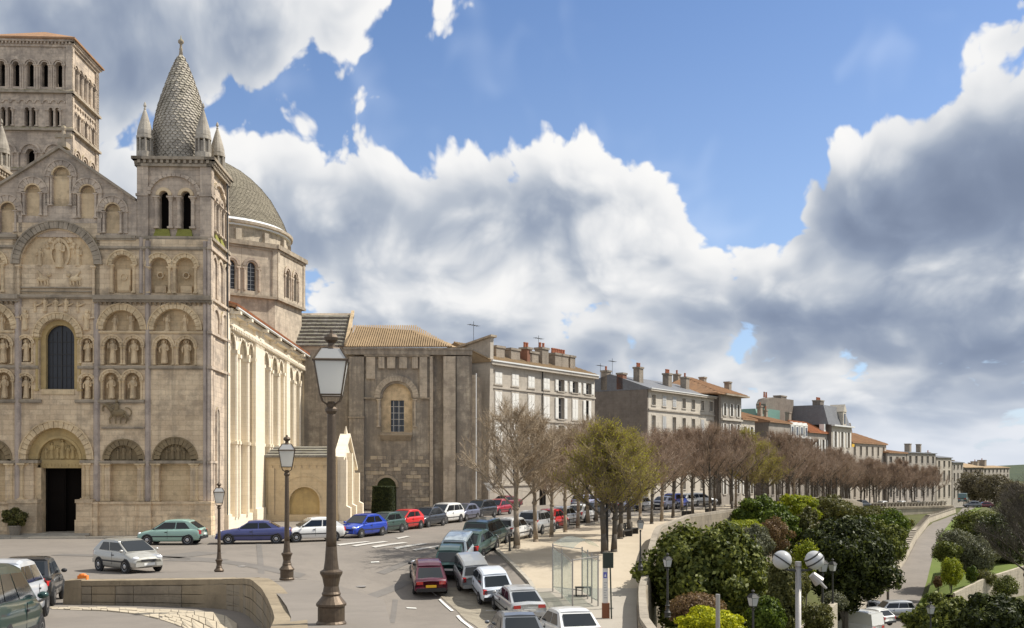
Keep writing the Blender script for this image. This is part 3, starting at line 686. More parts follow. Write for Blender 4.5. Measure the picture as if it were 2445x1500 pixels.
for c, r in ((490, .13), (499, .12)):
    m = MB(); m.cyl((U(c), -.05, Wz(1197)), (U(c), -.05, Wz(575)), r, r, 10); part('engaged_shaft', m, 'shaft_stone')
# ---- centre: doorway
rect(skin, 41, 48, 709, 1103, I); rect(skin_low, 41, 80, 1100, 1200, I); rect(skin_low, 204, 225, 1100, 1200, I)
recess(skin, 41, 225, 985, 1103, 135, 1103, 1097, 74, I, 1.04)
archivolt(135, 1097, 72, 87, -.1, .3, 21, 1.06, 'facade_pale')
m = MB(); m.arch(U(135), Wz(1097), 50*SC, 76*SC, .35, .75, 18, ry=1.04); m.arch(U(135), Wz(1097), 49*SC, 55*SC, .3, .6, 18, ry=1.04); part('archivolt', m, 'ochre_stone')
t = MB(); t.archfill(U(139), Wz(1117), Wz(1097), 52*SC, .62, 1.0, ry=1.03)
for j, (dx, h) in enumerate(((-38, .7), (-24, 1.1), (-10, .9), (2, 1.35), (15, .9), (27, 1.05), (40, .6))): fig(t, U(139+dx), .6, Wz(1096)+.02, h, 80+j)
t.box(U(90), U(196), .5, 1.0, Wz(1118), Wz(1098)); 
for i in range(12): t.box(U(94)+i*.23, U(94)+i*.23+.12, .46, .6, Wz(1115), Wz(1108))
part('tympanum', t, 'ochre_stone')
for c in (52, 210): colm(c, 1194, 1106, .14, .0)
for c in (62, 200): colm(c, 1194, 1106, .12, .15, 'facade_pale')
for c in (79, 196): colm(c, 1194, 1106, .13, .32)
part('lintel', MB().box(U(44), U(92), -.15, .6, Wz(1106), Wz(1099)), 'moulding_stone'); part('lintel', MB().box(U(192), U(228), -.15, .6, Wz(1106), Wz(1099)), 'moulding_stone')
part('door_jamb', MB().box(U(60), U(95), .2, 1.6, 0, Wz(1117)), 'carved_stone'); part('door_jamb', MB().box(U(192), U(215), .2, 1.6, 0, Wz(1117)), 'carved_stone')
for a, b in ((30, 97), (190, 228)):
    m = MB(); m.box(U(a), U(b), -.62, .4, Wz(1240), Wz(1200)); m.box(U(a)-.05, U(b)+.05, -.72, .4, -.3, Wz(1240)); m.box(U(a)-.04, U(b)+.06, -.7, .4, Wz(1200), Wz(1192)); part('plinth', m, 'facade_stone')
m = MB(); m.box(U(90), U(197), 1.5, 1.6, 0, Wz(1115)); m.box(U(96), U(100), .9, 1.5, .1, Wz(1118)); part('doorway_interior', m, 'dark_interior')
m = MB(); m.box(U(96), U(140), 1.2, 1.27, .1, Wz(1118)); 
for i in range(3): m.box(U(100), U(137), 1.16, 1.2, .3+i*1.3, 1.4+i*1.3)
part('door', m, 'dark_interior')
m = MB(); m.box(U(-60), U(225), -1.6, .3, -.2, .16); m.box(U(60), U(225), -.9, 1.5, .16, .24); part('doorstep', m, 'kerb_stone')
# ---- centre: plain band, window with its order of columns, niches either side
rect(skin, 41, 225, 958, 985, I)
recess(skin, 92, 186, 735, 958, 139, 930, 809, 46, I)
for c, s_ in ((61, 1), (208, 1)):
    recess(skin, *((41, 92) if c == 61 else (186, 225)), 877, 958, c, 953, 912, 14, I); recess(skin, *((41, 92) if c == 61 else (186, 225)), 735, 877, c, 866, 822, 14, I)
    archivolt(c, 912, 14, 19, -.06, .1, 7, mat='carved_stone'); archivolt(c, 822, 14, 19, -.06, .1, 7, mat='carved_stone')
    statue(c, 950, 900, .14); statue(c, 862, 812, .14); statue(c, 788, 742, -.1)
    for q in (-16, 16): colm(c+q, 955, 912, .06, -.02); colm(c+q, 868, 822, .06, -.02)
archivolt(139, 806, 44, 57, -.14, .3, 17, mat='facade_pale')
m = MB(); m.archwall(U(93), U(185), Wz(935), Wz(755), U(139), Wz(930), Wz(809), 34*SC, .3, .7, 14); part('window_surround', m, 'ochre_stone')
m = MB(); m.box(U(100), U(178), -.05, .7, Wz(943), Wz(930)); part('window_sill', m, 'facade_pale')
for c in (88, 190): colm(c, 934, 808, .1, .02, 'ochre_stone')
m = MB(); m.archfill(U(139), Wz(930), Wz(809), 35*SC, .62, .68); g_ = part('window', m, 'leaded_glass')
m = MB(); m.box(U(138), U(140.5), .56, .62, Wz(930), Wz(776))
for y in (815, 845, 872, 900): m.box(U(105), U(173), .57, .62, Wz(y)-.02, Wz(y)+.02)
for x in (117, 128, 150, 161): m.box(U(x)-.012, U(x)+.012, .58, .62, Wz(930), Wz(790))
mo = part('window_bars', m, 'iron')
# ---- centre: the great arch with the figure in glory
rect(skin, 32, 41, 593, 1103, I); rect(skin, 225, 238, 593, 709, I)
m = MB()
recess(skin, 30, 238, 534, 735, 137, 735, 637, 88, I, 1.0)
rect(m, 49, 225, 633, 735, I, .12, .5); part('relief_wall', m, 'facade_stone')
archivolt(137, 633, 88, 105, -.18, .3, 27, .98, 'moulding_stone')
m = MB(); m.archfill(U(137), Wz(636), Wz(633), 89*SC, .28, .5, 20, .95); part('tympanum', m, 'carved_stone')
m = MB(); uc = U(141)
m.arch(uc, Wz(606), .52, .66, .14, .3, 20, 0, 2*pi, 1.55); fig(m, uc, .1, Wz(640), 1.95, 3); part('statue', m, 'carved_stone')
m = MB()
for i in range(13):
    t = pi*(i+.5)/13; m.ell((uc+cos(t)*(.85+.1*(i % 2)), .24, Wz(594)+sin(t)*.9), (.17, .1, .14), 6, 4)
for i in range(9):
    t = pi*(i+.5)/9; m.ell((uc+cos(t)*.6, .24, Wz(600)+sin(t)*1.25), (.13, .1, .11), 6, 4)
part('carved_foliage', m, 'carved_stone')
for px, yb, yt in ((92, 634, 592), (184, 634, 588)): statue(px, yb, yt, .2)
for px in (101, 178):
    m = MB(); u_ = U(px); z_ = Wz(683); s_ = 1 if px < 140 else -1
    m.ell((u_, .05, z_+.45), (.42, .16, .2), 8, 5); m.ell((u_+s_*.42, .03, z_+.72), (.15, .12, .15), 7, 5)
    for q in (-.3, -.1, .15, .32): m.cyl((u_+q, .02, z_+.35), (u_+q+.05, .02, z_+.02), .06, .05, 5)
    m.cyl((u_, .05, z_+.5), (u_-s_*.35, .04, z_+1.0), .14, .05, 5); part('relief_beast', m, 'carved_stone')
m = MB(); m.box(U(49), U(225), -.02, .3, Wz(688)-.04, Wz(688)+.04); m.box(U(49), U(225), -.02, .3, Wz(697)-.03, Wz(697)+.03); part('string_course', m, 'moulding_stone')
for px in (84, 108, 134, 158, 186):
    m = MB(); fig(m, U(px), -.02, Wz(746), .95 if px not in (84, 186) else .7, px); m.cyl((U(px), 0, Wz(732)), (U(px)+.45, .05, Wz(725)), .1, .03, 5); part('statue', m, 'carved_stone')
for px in (45, 224): colm(px, 762, 637, .1, -.06, 'facade_stone')
part('facade_wall', skin, 'facade_stone')
# ---- string courses
for (a, b, y) in ((232, 345, 958), (41, 100, 958), (180, 232, 958), (-60, 41, 958)): course(a, b, y, .16, .16)
for (a, b, y) in ((232, 504, 877), (41, 92, 877), (186, 232, 877), (-60, 41, 877)): course(a, b, y, .14, .15)
course(232, 504, 793, .1, .1, mat='facade_pale'); course(-60, 36, 793, .1, .1, mat='facade_pale')
course(225, 508, 712, .3, .42, 'cornice', corb=.32); course(-80, 48, 712, .3, .42, 'cornice', corb=.32); course(48, 225, 709, .16, .2)
course(232, 508, 592, .14, .18); course(-80, 42, 592, .14, .18); course(232, 325, 567, .2, .2); course(-80, 42, 567, .2, .2)
for a, b in ((225, 266), (324, 372), (466, 506), (-60, 50)): course(a, b, 1103, .12, .14)
# ---- gable
gz = lambda px: Wz(357+(px-143)*.678) if px > 143 else Wz(357+(143-px)*.636)
m = MB(); m.prism([(U(-60), Wz(567)), (U(-60), gz(-30)), (U(-30), gz(-30)), (U(143), gz(143)), (U(320), gz(320)), (U(326), gz(320)), (U(326), Wz(567))], .45, 1.3); part('gable_wall', m, 'facade_pale')
gm = MB()
nic = [(145, 493, 420, 20, 37, 107, 182), (77, 517, 460, 17, 36, 41, 107), (208, 522, 460, 17, 35, 182, 243), (17, 557, 503, 17, 36, -24, 41), (268, 557, 503, 17, 36, 243, 325)]
for cx, yb, ys, r, R_, a, b in nic:
    top = min(gz(a), gz(b)) if cx != 145 else Wz(382)
    pts = [(U(cx-r), Wz(yb))]+[(U(cx)-r*SC*cos(pi*i/10), Wz(ys)+r*SC*sin(pi*i/10)) for i in range(11)]+[(U(cx+r), Wz(yb))]
    outer_top = [(U(b), gz(b))]+([(U(143), gz(143))] if cx == 145 else [])+[(U(a), gz(a))]
    gm.prism([(U(a), Wz(yb))]+pts+[(U(b), Wz(yb))]+outer_top, .1, .5)
    gm.box(U(a), U(b), .1, .5, Wz(567), Wz(yb))
    archivolt(cx, ys, 20 if cx != 145 else 23, R_-2, -.02, .3, 11, mat='tower_stone')
    m = MB(); m.arch(U(cx), Wz(ys), r*SC, r*SC*1.2, .0, .3, 10); m.box(U(cx)-r*SC, U(cx)+r*SC, .3, .52, Wz(yb), Wz(ys)); part('blind_arch', m, 'carved_stone')
    for s_ in (-1, 1): colm(cx+s_*(r+3), yb, ys+3, .08, .0, 'tower_stone')
    for e_ in (cx-R_, cx+R_-9): m = MB(); m.box(U(e_), U(e_+9), .0, .3, Wz(yb), Wz(ys)); m.box(U(e_-2), U(e_+11), -.06, .3, Wz(ys)-.1, Wz(ys)); part('pilaster', m, 'tower_stone')
part('gable_wall', gm, 'tower_stone')
m = MB()
for a, b in ((-40, 143), (143, 322)):
    m.hexa([(U(a), -.15, gz(a)), (U(b), -.15, gz(b)), (U(b), 1.4, gz(b)), (U(a), 1.4, gz(a)), (U(a), -.15, gz(a)+.2), (U(b), -.15, gz(b)+.2), (U(b), 1.4, gz(b)+.2), (U(a), 1.4, gz(a)+.2)])
part('gable_coping', m, 'moulding_stone')
m = MB(); u_ = U(146); z_ = gz(143)+.15
m.box(u_-.3, u_+.3, .1, .8, z_, z_+.35); m.cyl((u_, .4, z_+.3), (u_, .4, z_+1.35), .16, .1, 6); m.box(u_-.42, u_+.42, .3, .5, z_+.7, z_+.95); m.ell((u_-.45, .4, z_+.82), (.16, .14, .18), 6, 4); m.ell((u_+.45, .4, z_+.82), (.16, .14, .18), 6, 4); m.ell((u_, .4, z_+1.35), (.2, .16, .2), 6, 4); part('gable_cross', m, 'moulding_stone')
# ================================================================ corner towers
tw = U(503)-U(325); TD = 5.0
def corner_tower(px0, px1):
    T = empty('corner_tower', (0, 0, 0), parent=church)
    u0, u1 = U(px0), U(px1)
    sh = lambda px: U(px)-U(325)+u0            # tower columns measured on the right-hand one
    def p(n, m, mat, smooth=False): return m.build(n, mat, T, smooth=smooth)
    zb, zt = Wz(567), Wz(395)
    m = MB(); m.box(u0+.05, u1-.05, 1.4, TD, 0, zb); m.box(u1-.35, u1-.05, .42, 1.4, 0, zb)
    p('shaft_wall', m, 'tower_stone')
    # belfry faces: front, right side, left side, back
    faces = [((u0, .15, 0), (1, 0, 0), (0, 1, 0), u1-u0), ((u1, .15, 0), (0, 1, 0), (-1, 0, 0), TD-.15), ((u0, TD, 0), (0, -1, 0), (1, 0, 0), TD-.15), ((u1, TD, 0), (-1, 0, 0), (0, -1, 0), u1-u0)]
    wl = MB()
    for fi, (o, ax, ay, Lh) in enumerate(faces):
        k = Lh/(u1-u0); W_ = MB().fr(o, ax, ay); wl.fr(o, ax, ay); e = .002*fi
        ww = lambda px: (sh(px)-u0)*k
        for c in (388, 441):
            a, b = (ww(325), ww(414)) if c == 388 else (ww(414), ww(503))
            wl.archwall(a+.001+e, b-.001-e, zb, zt, ww(c), Wz(543), Wz(462), 11.5*SC*k, .18, .75, 10)
            W_.arch(ww(c), Wz(463), 11*SC*k, 19*SC*k, .04, .3, 10)
            for s_ in (-1, 1): W8 = MB().fr(o, ax, ay); column(W8, ww(c+s_*17), .1, Wz(543), Wz(466), .13); p('column', W8, 'tower_stone')
        p('window_arch', W_, 'carved_stone' if fi == 0 else 'tower_stone')
        W2 = MB().fr(o, ax, ay); vous(W2, ww(413), Wz(462), 56*SC*k, 65*SC*k, -.02, .25, 17, .8)
        p('archivolt', W2, 'tower_stone')
        for a, b in ((325, 333), (338, 350), (476, 487), (493, 503)): p('pilaster', MB().fr(o, ax, ay).box(ww(a)+e, ww(b)-e, .0, .2, zb, zt), 'tower_stone')
        for a, b in ((323, 352), (474, 505)): p('impost', MB().fr(o, ax, ay).box(ww(a), ww(b), -.08, .2, Wz(463)-.08, Wz(463)+.08), 'tower_stone')
        W3 = MB().fr(o, ax, ay)
        W3.box(-.12, Lh+.12, -.12, .3, zt, zt+.18); W3.box(-.3, Lh+.3, -.3, .4, zt+.42, zt+.62); W3.box(-.02, Lh+.02, .0, .3, zt+.18, zt+.42)
        for i in range(13): q = Lh*(i+.5)/13; W3.box(q-.09, q+.09, -.22, .1, zt+.2, zt+.42)
        p('cornice', W3, 'moulding_stone')
        W4 = MB().fr(o, ax, ay); W4.box(-.1, Lh+.1, -.15, .15, zb-.1, zb+.12); p('string_course', W4, 'moulding_stone')
        if fi < 2:
            for c in (385, 438):
                W5 = MB().fr(o, ax, ay); W5.hexa([(ww(c-20), -.08, zb+.12), (ww(c+20), -.08, zb+.12), (ww(c+20), .6, zb+.12), (ww(c-20), .6, zb+.12), (ww(c-16), .08, Wz(544)), (ww(c+16), .08, Wz(544)), (ww(c+16), .7, Wz(544)), (ww(c-16), .7, Wz(544))]); p('mossy_sill', W5, 'moss')
    p('belfry_wall', wl, 'tower_stone')
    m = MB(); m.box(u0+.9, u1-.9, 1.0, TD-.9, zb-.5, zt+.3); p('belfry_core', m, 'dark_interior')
    m = MB(); m.box(u0+.1, u1-.1, .2, TD-.1, zt+.3, zt+.6); p('tower_floor', m, 'moulding_stone')
    # lower side face: arcades, slit window
    if px0 > 0:
        sd = MB().fr((u1-.05, 0, 0), (0, 1, 0), (-1, 0, 0)); 
        for z0, z1, n in ((Wz(704), Wz(600), 3), (Wz(790), Wz(722), 2)):
            wd = (TD-.3)/n
            for i in range(n):
                c = .2+wd*(i+.5); sd.arch(c, z1-wd*.45, wd*.34, wd*.46, -.12, .1, 9); sd.box(c-wd*.46, c-wd*.34, -.1, .1, z0, z1-wd*.45); sd.box(c+wd*.34, c+wd*.46, -.1, .1, z0, z1-wd*.45)
        for y in (592, 712, 793, 877): sd.box(-.3, TD+.1, -.2, .1, Wz(y)-.1, Wz(y)+.08)
        sd.box(-.3, 1.6, -.14, .1, Wz(1103)-.1, Wz(1103)+.06)
        for a in (.1, TD-.1): sd.box(a-.22, a+.22, -.12, .1, 0, zb)
        sd.box(.6, 1.1, -.08, .1, 0, Wz(710)); 
        p('side_arcade', sd, 'tower_stone')
        sl_ = MB().fr((u1-.05, 0, 0), (0, 1, 0), (-1, 0, 0)); sl_.archfill(1.9, Wz(1197), Wz(985), .33, -.03, .1, 10); p('slit_window', sl_, 'dark_stone')
        sl_ = MB().fr((u1-.05, 0, 0), (0, 1, 0), (-1, 0, 0)); sl_.arch(1.9, Wz(985), .33, .48, -.1, .05, 10); sl_.box(1.42, 1.57, -.1, .05, Wz(1197), Wz(985)); sl_.box(2.23, 2.38, -.1, .05, Wz(1197), Wz(985)); p('window_surround', sl_, 'tower_stone')
        m = MB(); m.cyl((u1+.12, TD-.9, .2), (u1+.12, TD-.9, zt), .07, .07, 6); p('drain_pipe', m, 'iron')
    # spire of stone scales
    vc = TD/2+.1; uc = U(432, vc)-U(325)+u0; zs = zt+.6; k = (CO[1]+vc)/F
    prof = [(65, 380), (65, 341), (61.5, 304), (53, 266), (42, 229), (29.5, 192), (14.5, 154.5), (4, 133), (2.5, 127)]
    yv = lambda y: EYE-(y-HY)*k
    pr = [(r*k, yv(y)) for r, y in prof]; pr[0] = (pr[0][0], zs-.02)
    m = MB(); m.lathe(uc, vc, [(r*.965, z) for r, z in pr], 40)
    p('spire', m, 'scale_stone', True)
    sc = MB(); zz0, zz1 = zs+.02, pr[-1][1]-.3; rows = 40; rp = sorted((z, r) for r, z in pr)
    for j in range(rows):
        z = zz0+(zz1-zz0)*j/rows; dz = (zz1-zz0)/rows; r = interp(z, rp); r2 = interp(z+dz*1.5, rp); n = max(7, int(round(2*pi*r/.33)))
        for i in range(n):
            t = 2*pi*(i+.5*(j % 2))/n; dt = 2*pi/n*.44; ro = r*.985+.045+random.uniform(-.02, .02)
            pts = []
            for tt, rr, z_ in ((t-dt, ro, z+dz*.45), (t, ro+.025, z), (t+dt, ro, z+dz*.45), (t+dt, r2*.965, z+dz*1.5), (t-dt, r2*.985, z+dz*1.5)): pts.append((uc+rr*cos(tt), vc+rr*sin(tt), z_))
            pin = [(uc+(r*.95)*cos(tt), vc+(r*.95)*sin(tt), z_) for tt, z_ in ((t-dt, z+dz*.45), (t, z), (t+dt, z+dz*.45))]
            sc.add(pts+pin, [(0, 1, 2, 3, 4), (5, 6, 1, 0), (6, 7, 2, 1)])
    o = p('stone_scales', sc, 'scale_stone'); o['kind'] = 'stuff'
    m = MB(); zf = pr[-1][1]; m.lathe(uc, vc, [(.14, zf-.2), (.1, zf+.15), (.13, zf+.2), (.09, zf+.3), (.08, zf+.55), (.12, zf+.6), (.2, zf+.68), (.2, zf+.8), (.12, zf+.88), (.04, zf+.95), (.015, zf+1.2)], 12); p('finial', m, 'moulding_stone', True)
    kk = CO[1]/F
    ta, tb, tc = (U(346, .75)-U(325)+u0, U(485, .75)-U(325)+u0, U(519, TD-.5)-U(325)+u0)
    for a, b in ((ta, .75), (tb, .75), (tc, TD-.5), (ta+tc-tb, TD-.5)):
        m = MB(); z = zs; m.lathe(a, b, [(.56, z), (.56, z+.5), (.5, z+.52), (.38, z+.55), (.38, z+1.3)], 12)
        for i in range(8): t = pi/8+i*pi/4; m.cyl((a+.47*cos(t), b+.47*sin(t), z+.5), (a+.47*cos(t), b+.47*sin(t), z+1.45), .075, .075, 6)
        m.lathe(a, b, [(.56, z+1.42), (.56, z+1.6), (.52, z+1.62)], 14)
        m.lathe(a, b, [(.5, z+1.6), (.52, z+1.72), (.5, z+1.95), (.4, z+2.35), (.27, z+2.8), (.14, z+3.25), (.06, z+3.45)], 14); m.lathe(a, b, [(.05, z+3.4), (.09, z+3.5), (.04, z+3.58), (.11, z+3.7), (.08, z+3.84), (.01, z+3.98)], 8)
        p('turret', m, 'scale_stone')
    return T
corner_tower(325, 503)
corner_tower(-229, -51)
# ================================================================ nave: south wall in three bays
NV0, NV1, NE = TD, 38.5, Wz(745, 540, 2.6)
NE = 16.2
nv = lambda px: 66.7*612/(1120-px)-66.7
nw = MB().fr((0, 0, 0), (0, 1, 0), (-1, 0, 0))
nbk = MB().fr((0, 0, 0), (0, 1, 0), (-1, 0, 0)); nbk.box(NV0-1, NV1, .95, 1.5, 0, NE-.2); part('nave_wall', nbk, 'nave_stone')
bays = [(5.0, 13.6, [(6.2, 1.15, 14.6), (9.9, 1.3, 14.5)], [12.6]), (17.0, 27.2, [(18.6, 1.15, 14.5), (22.3, 1.3, 14.5)], [25.4]), (29.0, 37.4, [(30.4, 1.15, 14.4), (33.9, 1.2, 14.4)], [36.6])]
prev = NV0-1
for a, b, arcs, ex in bays:
    nw.box(prev, a, 0, .95, 0, NE-.4)          # buttress
    x = a
    allarcs = arcs+[(ex[0], 1.0, 14.5)]
    for i, (c, r, z) in enumerate(allarcs):
        xe = b if i == len(allarcs)-1 else (c+r+allarcs[i+1][0]-allarcs[i+1][1])/2
        nw.archwall(x, xe, 0, NE-.4, c, .9 if i < 2 else .9, z-r, r, .22, .9, 14); x = xe
        m = MB().fr((0, 0, 0), (0, 1, 0), (-1, 0, 0)); m.arch(c, z-r, r, r+.24, .14, .4, 14); part('archivolt', m, 'nave_stone')
        m = MB().fr((0, 0, 0), (0, 1, 0), (-1, 0, 0))
        for s_ in (-1, 1):
            m = MB().fr((0, 0, 0), (0, 1, 0), (-1, 0, 0)); q = c+s_*(r+.12); m.cyl((q, .2, .8), (q, .2, z-r-.1), .16, .16, 8); m.box(q-.26, q+.26, .0, .5, z-r-.28, z-r); m.box(q-.26, q+.26, .02, .5, 6.35, 6.6); part('column', m, 'nave_stone')
        m = MB().fr((0, 0, 0), (0, 1, 0), (-1, 0, 0)); m.archwall(c-r+.01, c+r-.01, .9, z-.3, c, 6.6, z-r-.5, r*.62, .5, .94, 12) if False else m.box(c-r, c+r, .62, .9, .9, 6.45)
        m.hexa([(c-r, .5, 6.45), (c+r, .5, 6.45), (c+r, .9, 6.45), (c-r, .9, 6.45), (c-r, .75, 6.75), (c+r, .75, 6.75), (c+r, .9, 6.75), (c-r, .9, 6.75)]); part('recess_panel', m, 'nave_stone')
        if i < 2: m = MB().fr((0, 0, 0), (0, 1, 0), (-1, 0, 0)); m.archfill(c, 7.2, z-r-.6, r*.45, .9, .99, 10); part('window', m, 'leaded_glass')
    m = MB().fr((0, 0, 0), (0, 1, 0), (-1, 0, 0)); m.box(prev-.02, a+.08, -.12, .95, 0, 1.2); part('plinth', m, 'nave_stone')
    prev = b
nw.box(prev, NV1, 0, .95, 0, NE-.4); part('nave_wall', nw, 'nave_stone')
m = MB().fr((0, 0, 0), (0, 1, 0), (-1, 0, 0)); m.box(TD-.2, NV1, -.14, .5, NE-1.25, NE-1.05); m.box(TD-.2, NV1, -.22, .5, NE-.4, NE)
for i in range(62): q = TD+.2+i*.54; m.box(q-.12, q+.12, -.2, .1, NE-1.5, NE-1.25)
part('eaves_frieze', m, 'nave_stone')
for q in (5.2, 9, 14.9, 20.5, 27.4, 33, 37.6):
    m = MB().fr((0, 0, 0), (0, 1, 0), (-1, 0, 0)); m.box(q-.28, q+.28, -.75, .2, NE-.42, NE-.2); m.box(q-.2, q+.2, -.35, .2, NE-.7, NE-.42); part('eaves_bracket', m, 'nave_stone')
m = MB().fr((0, 0, 0), (0, 1, 0), (-1, 0, 0)); m.hexa([(TD-.3, -.5, NE+.02), (NV1, -.5, NE+.02), (NV1, 9, NE+2.6), (TD-.3, 9, NE+2.6), (TD-.3, -.5, NE+.22), (NV1, -.5, NE+.22), (NV1, 9, NE+2.8), (TD-.3, 9, NE+2.8)])
part('nave_roof', m, 'orange_tile')
m = MB().fr((0, 0, 0), (0, 1, 0), (-1, 0, 0))
for i in range(110): q = TD-.2+i*.304; m.cyl((q, -.6, NE+.22), (q, 2.5, NE+1.19), .11, .11, 5)
part('roof_tiles', m, 'red_tile').update({'kind': 'stuff'}) if False else tag(part('roof_tiles', m, 'red_tile'), kind='stuff')
m = MB().fr((0, 0, 0), (0, 1, 0), (-1, 0, 0)); m.box(TD-.2, NV1, -.49, -.45, NE-.06, NE+.01); m.cyl((TD-.2, -.57, NE+.02), (NV1, -.57, NE+.02), .09, .09, 6); part('gutter', m, 'lead_white')
# ================================================================ dome over the crossing
DU, DV = -10.3, 39.6; dk = (CO[1]+DV)/F; dome = empty('crossing_dome', (0, 0, 0), parent=church)
def dp(n, m, mat, smooth=False, kind=None): return m.build(n, mat, dome, smooth=smooth, kind=kind)
dz = lambda y: EYE-(y-HY)*dk*.985
prof = [(178, 552), (176, 548), (168, 525), (155, 500), (138, 470), (118, 445), (95, 422), (72, 404), (45, 388), (20, 376), (0.5, 368)]
m = MB(); m.lathe(DU, DV, [(r*dk*.985, dz(y)) for r, y in prof], 48); dp('dome_shell', m, 'dome_stone', True)
sc = MB(); rp = sorted((dz(y), r*dk) for r, y in prof); rows = 44
for j in range(rows):
    z0 = dz(548); z1 = dz(378); z = z0+(z1-z0)*(j/rows)**1.12; z2 = z0+(z1-z0)*((j+1.5)/rows)**1.12; r = interp(z, rp); r2 = interp(min(z2, z1), rp); n = max(10, int(2*pi*r/.42))
    for i in range(n):
        t = 2*pi*(i+.5*(j % 2))/n
        if sin(t) > .35: continue
        dt = 2*pi/n*.45; ro = r+.05+random.uniform(-.01, .02)
        sc.add([(DU+a*cos(b), DV+a*sin(b), c) for a, b, c in ((ro, t-dt, z), (ro, t+dt, z), (r2, t+dt, z2), (r2, t-dt, z2), (r*.98, t-dt, z), (r*.98, t+dt, z))], [(0, 1, 2, 3), (4, 5, 1, 0)])
dp('stone_scales', sc, 'dome_stone', kind='stuff')
m = MB(); m.lathe(DU, DV, [(8.35, dz(568)), (8.35, dz(556)), (8.15, dz(553)), (7.85, dz(545))], 48); dp('dome_base_ring', m, 'lead_white')
m = MB(); m.lathe(DU, DV, [(8.0, dz(640)), (8.0, dz(566)), (8.55, dz(563)), (8.6, dz(557)), (8.3, dz(556))], 48); dp('drum_ring', m, 'pilaster_stone')
va = [R(-32+45*i)-CA for i in range(8)]; RR = 9.8
pts8 = [(DU+RR*cos(t), DV+RR*sin(t)) for t in va]
zl, zd0, zd1 = 12, dz(728), dz(616)
m = MB(); m.lathe(DU, DV, [(RR-.3, zl), (RR-.3, zd0)], 8, va[0], va[0]+2*pi); dp('drum_base', m, 'pilaster_stone')
for i in range(8):
    a, b = pts8[i], pts8[(i+1) % 8]; mx_, my_ = (a[0]+b[0])/2, (a[1]+b[1])/2
    if my_ > DV+3: continue
    Lh = hypot(b[0]-a[0], b[1]-a[1]); ax = ((b[0]-a[0])/Lh, (b[1]-a[1])/Lh, 0); ay = (-(ax[1]), ax[0], 0)
    m = MB().fr((a[0], a[1], 0), ax, ay); g = MB().fr((a[0], a[1], 0), ax, ay); c_ = MB().fr((a[0], a[1], 0), ax, ay)
    for c in (Lh*.36, Lh*.64):
        x0, x1 = (0, Lh/2) if c < Lh/2 else (Lh/2, Lh)
        m.archwall(x0+.01, x1-.01, zd0, zd1, c, dz(717), dz(662), .44, .0, .5, 10)
        w_ = MB().fr((a[0], a[1], 0), ax, ay); w_.archfill(c, dz(717), dz(662), .46, .3, .36, 10); dp('window', w_, 'leaded_glass')
        for q in range(6): g.box(c-.43, c+.43, .26, .29, dz(712)+q*.42, dz(712)+q*.42+.035)
        g.box(c-.02, c+.02, .26, .29, dz(717), dz(655))
        c_.arch(c, dz(662), .62, .92, -.12, .1, 12); c_.arch(c, dz(662), .44, .54, -.04, .1, 12); c_.box(c-.98, c-.55, -.16, .1, dz(669), dz(665)); c_.box(c+.55, c+.98, -.16, .1, dz(669), dz(665))
        for s_ in (-1, 1): c_.cyl((c+s_*.76, -.05, dz(717)), (c+s_*.76, -.05, dz(668)), .12, .12, 7)
    dp('drum_wall', m, 'pilaster_stone'); dp('window_bars', g, 'galvanised'); dp('window_arch', c_, 'tower_stone')
    c2 = MB().fr((a[0], a[1], 0), ax, ay); c2.box(-.25, Lh+.25, -.3, .9, zd1, zd1+.45); c2.box(-.1, Lh+.1, -.12, .5, zd1-.25, zd1); dp('string_course', MB().fr((a[0], a[1], 0), ax, ay).box(-.1, Lh+.1, -.14, .4, zd0-.15, zd0+.1), 'moulding_stone')
    dp('cornice', c2, 'moulding_stone')
    c3 = MB().fr((a[0], a[1], 0), ax, ay)
    for q in (.28, Lh-.28): dp('pilaster', MB().fr((a[0], a[1], 0), ax, ay).box(q-.26, q+.26, -.1, .2, zd0, zd1), 'pilaster_stone')
for i in range(16):
    t = va[0]+i*pi/8
    if sin(t) > .4: continue
    m = MB().fr((DU, DV, 0), (cos(t), sin(t), 0), (-sin(t), cos(t), 0)); m.box(7.9, 8.35, -.3, .3, zd1+.4, dz(575)); dp('drum_buttress', m, 'pilaster_stone')
# ================================================================ square bell tower
BV = 48.3; BK = (CO[1]+BV)/F; bt_ = empty('bell_tower', (0, 0, 0), parent=church)
bu = lambda px: U(px, BV); bz = lambda py: Wz(py, 160, BV)
b1 = bu(172); BW = 9.6; b0 = b1-BW; BD = 8.3
bfaces = [((b0, BV, 0), (1, 0, 0), (0, 1, 0), BW), ((b1, BV, 0), (0, 1, 0), (-1, 0, 0), BD)]
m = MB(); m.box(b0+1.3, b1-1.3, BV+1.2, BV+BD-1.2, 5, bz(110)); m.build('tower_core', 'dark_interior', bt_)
m = MB(); m.box(b0, b1, BV, BV+BD, 0, bz(405)); m.box(b0, b0+.8, BV+1, BV+BD, bz(405), bz(100)); m.box(b0, b1, BV+BD-.8, BV+BD, bz(405), bz(100)); m.build('tower_wall', 'tower_stone', bt_)
levels = [(405, 309, 3, 1, 26, 9.5, 365, 402), (309, 219, 3, 2, 0, 5, 262, 302), (219, 112, 5, 1, 17, 7.5, 155, 207)]
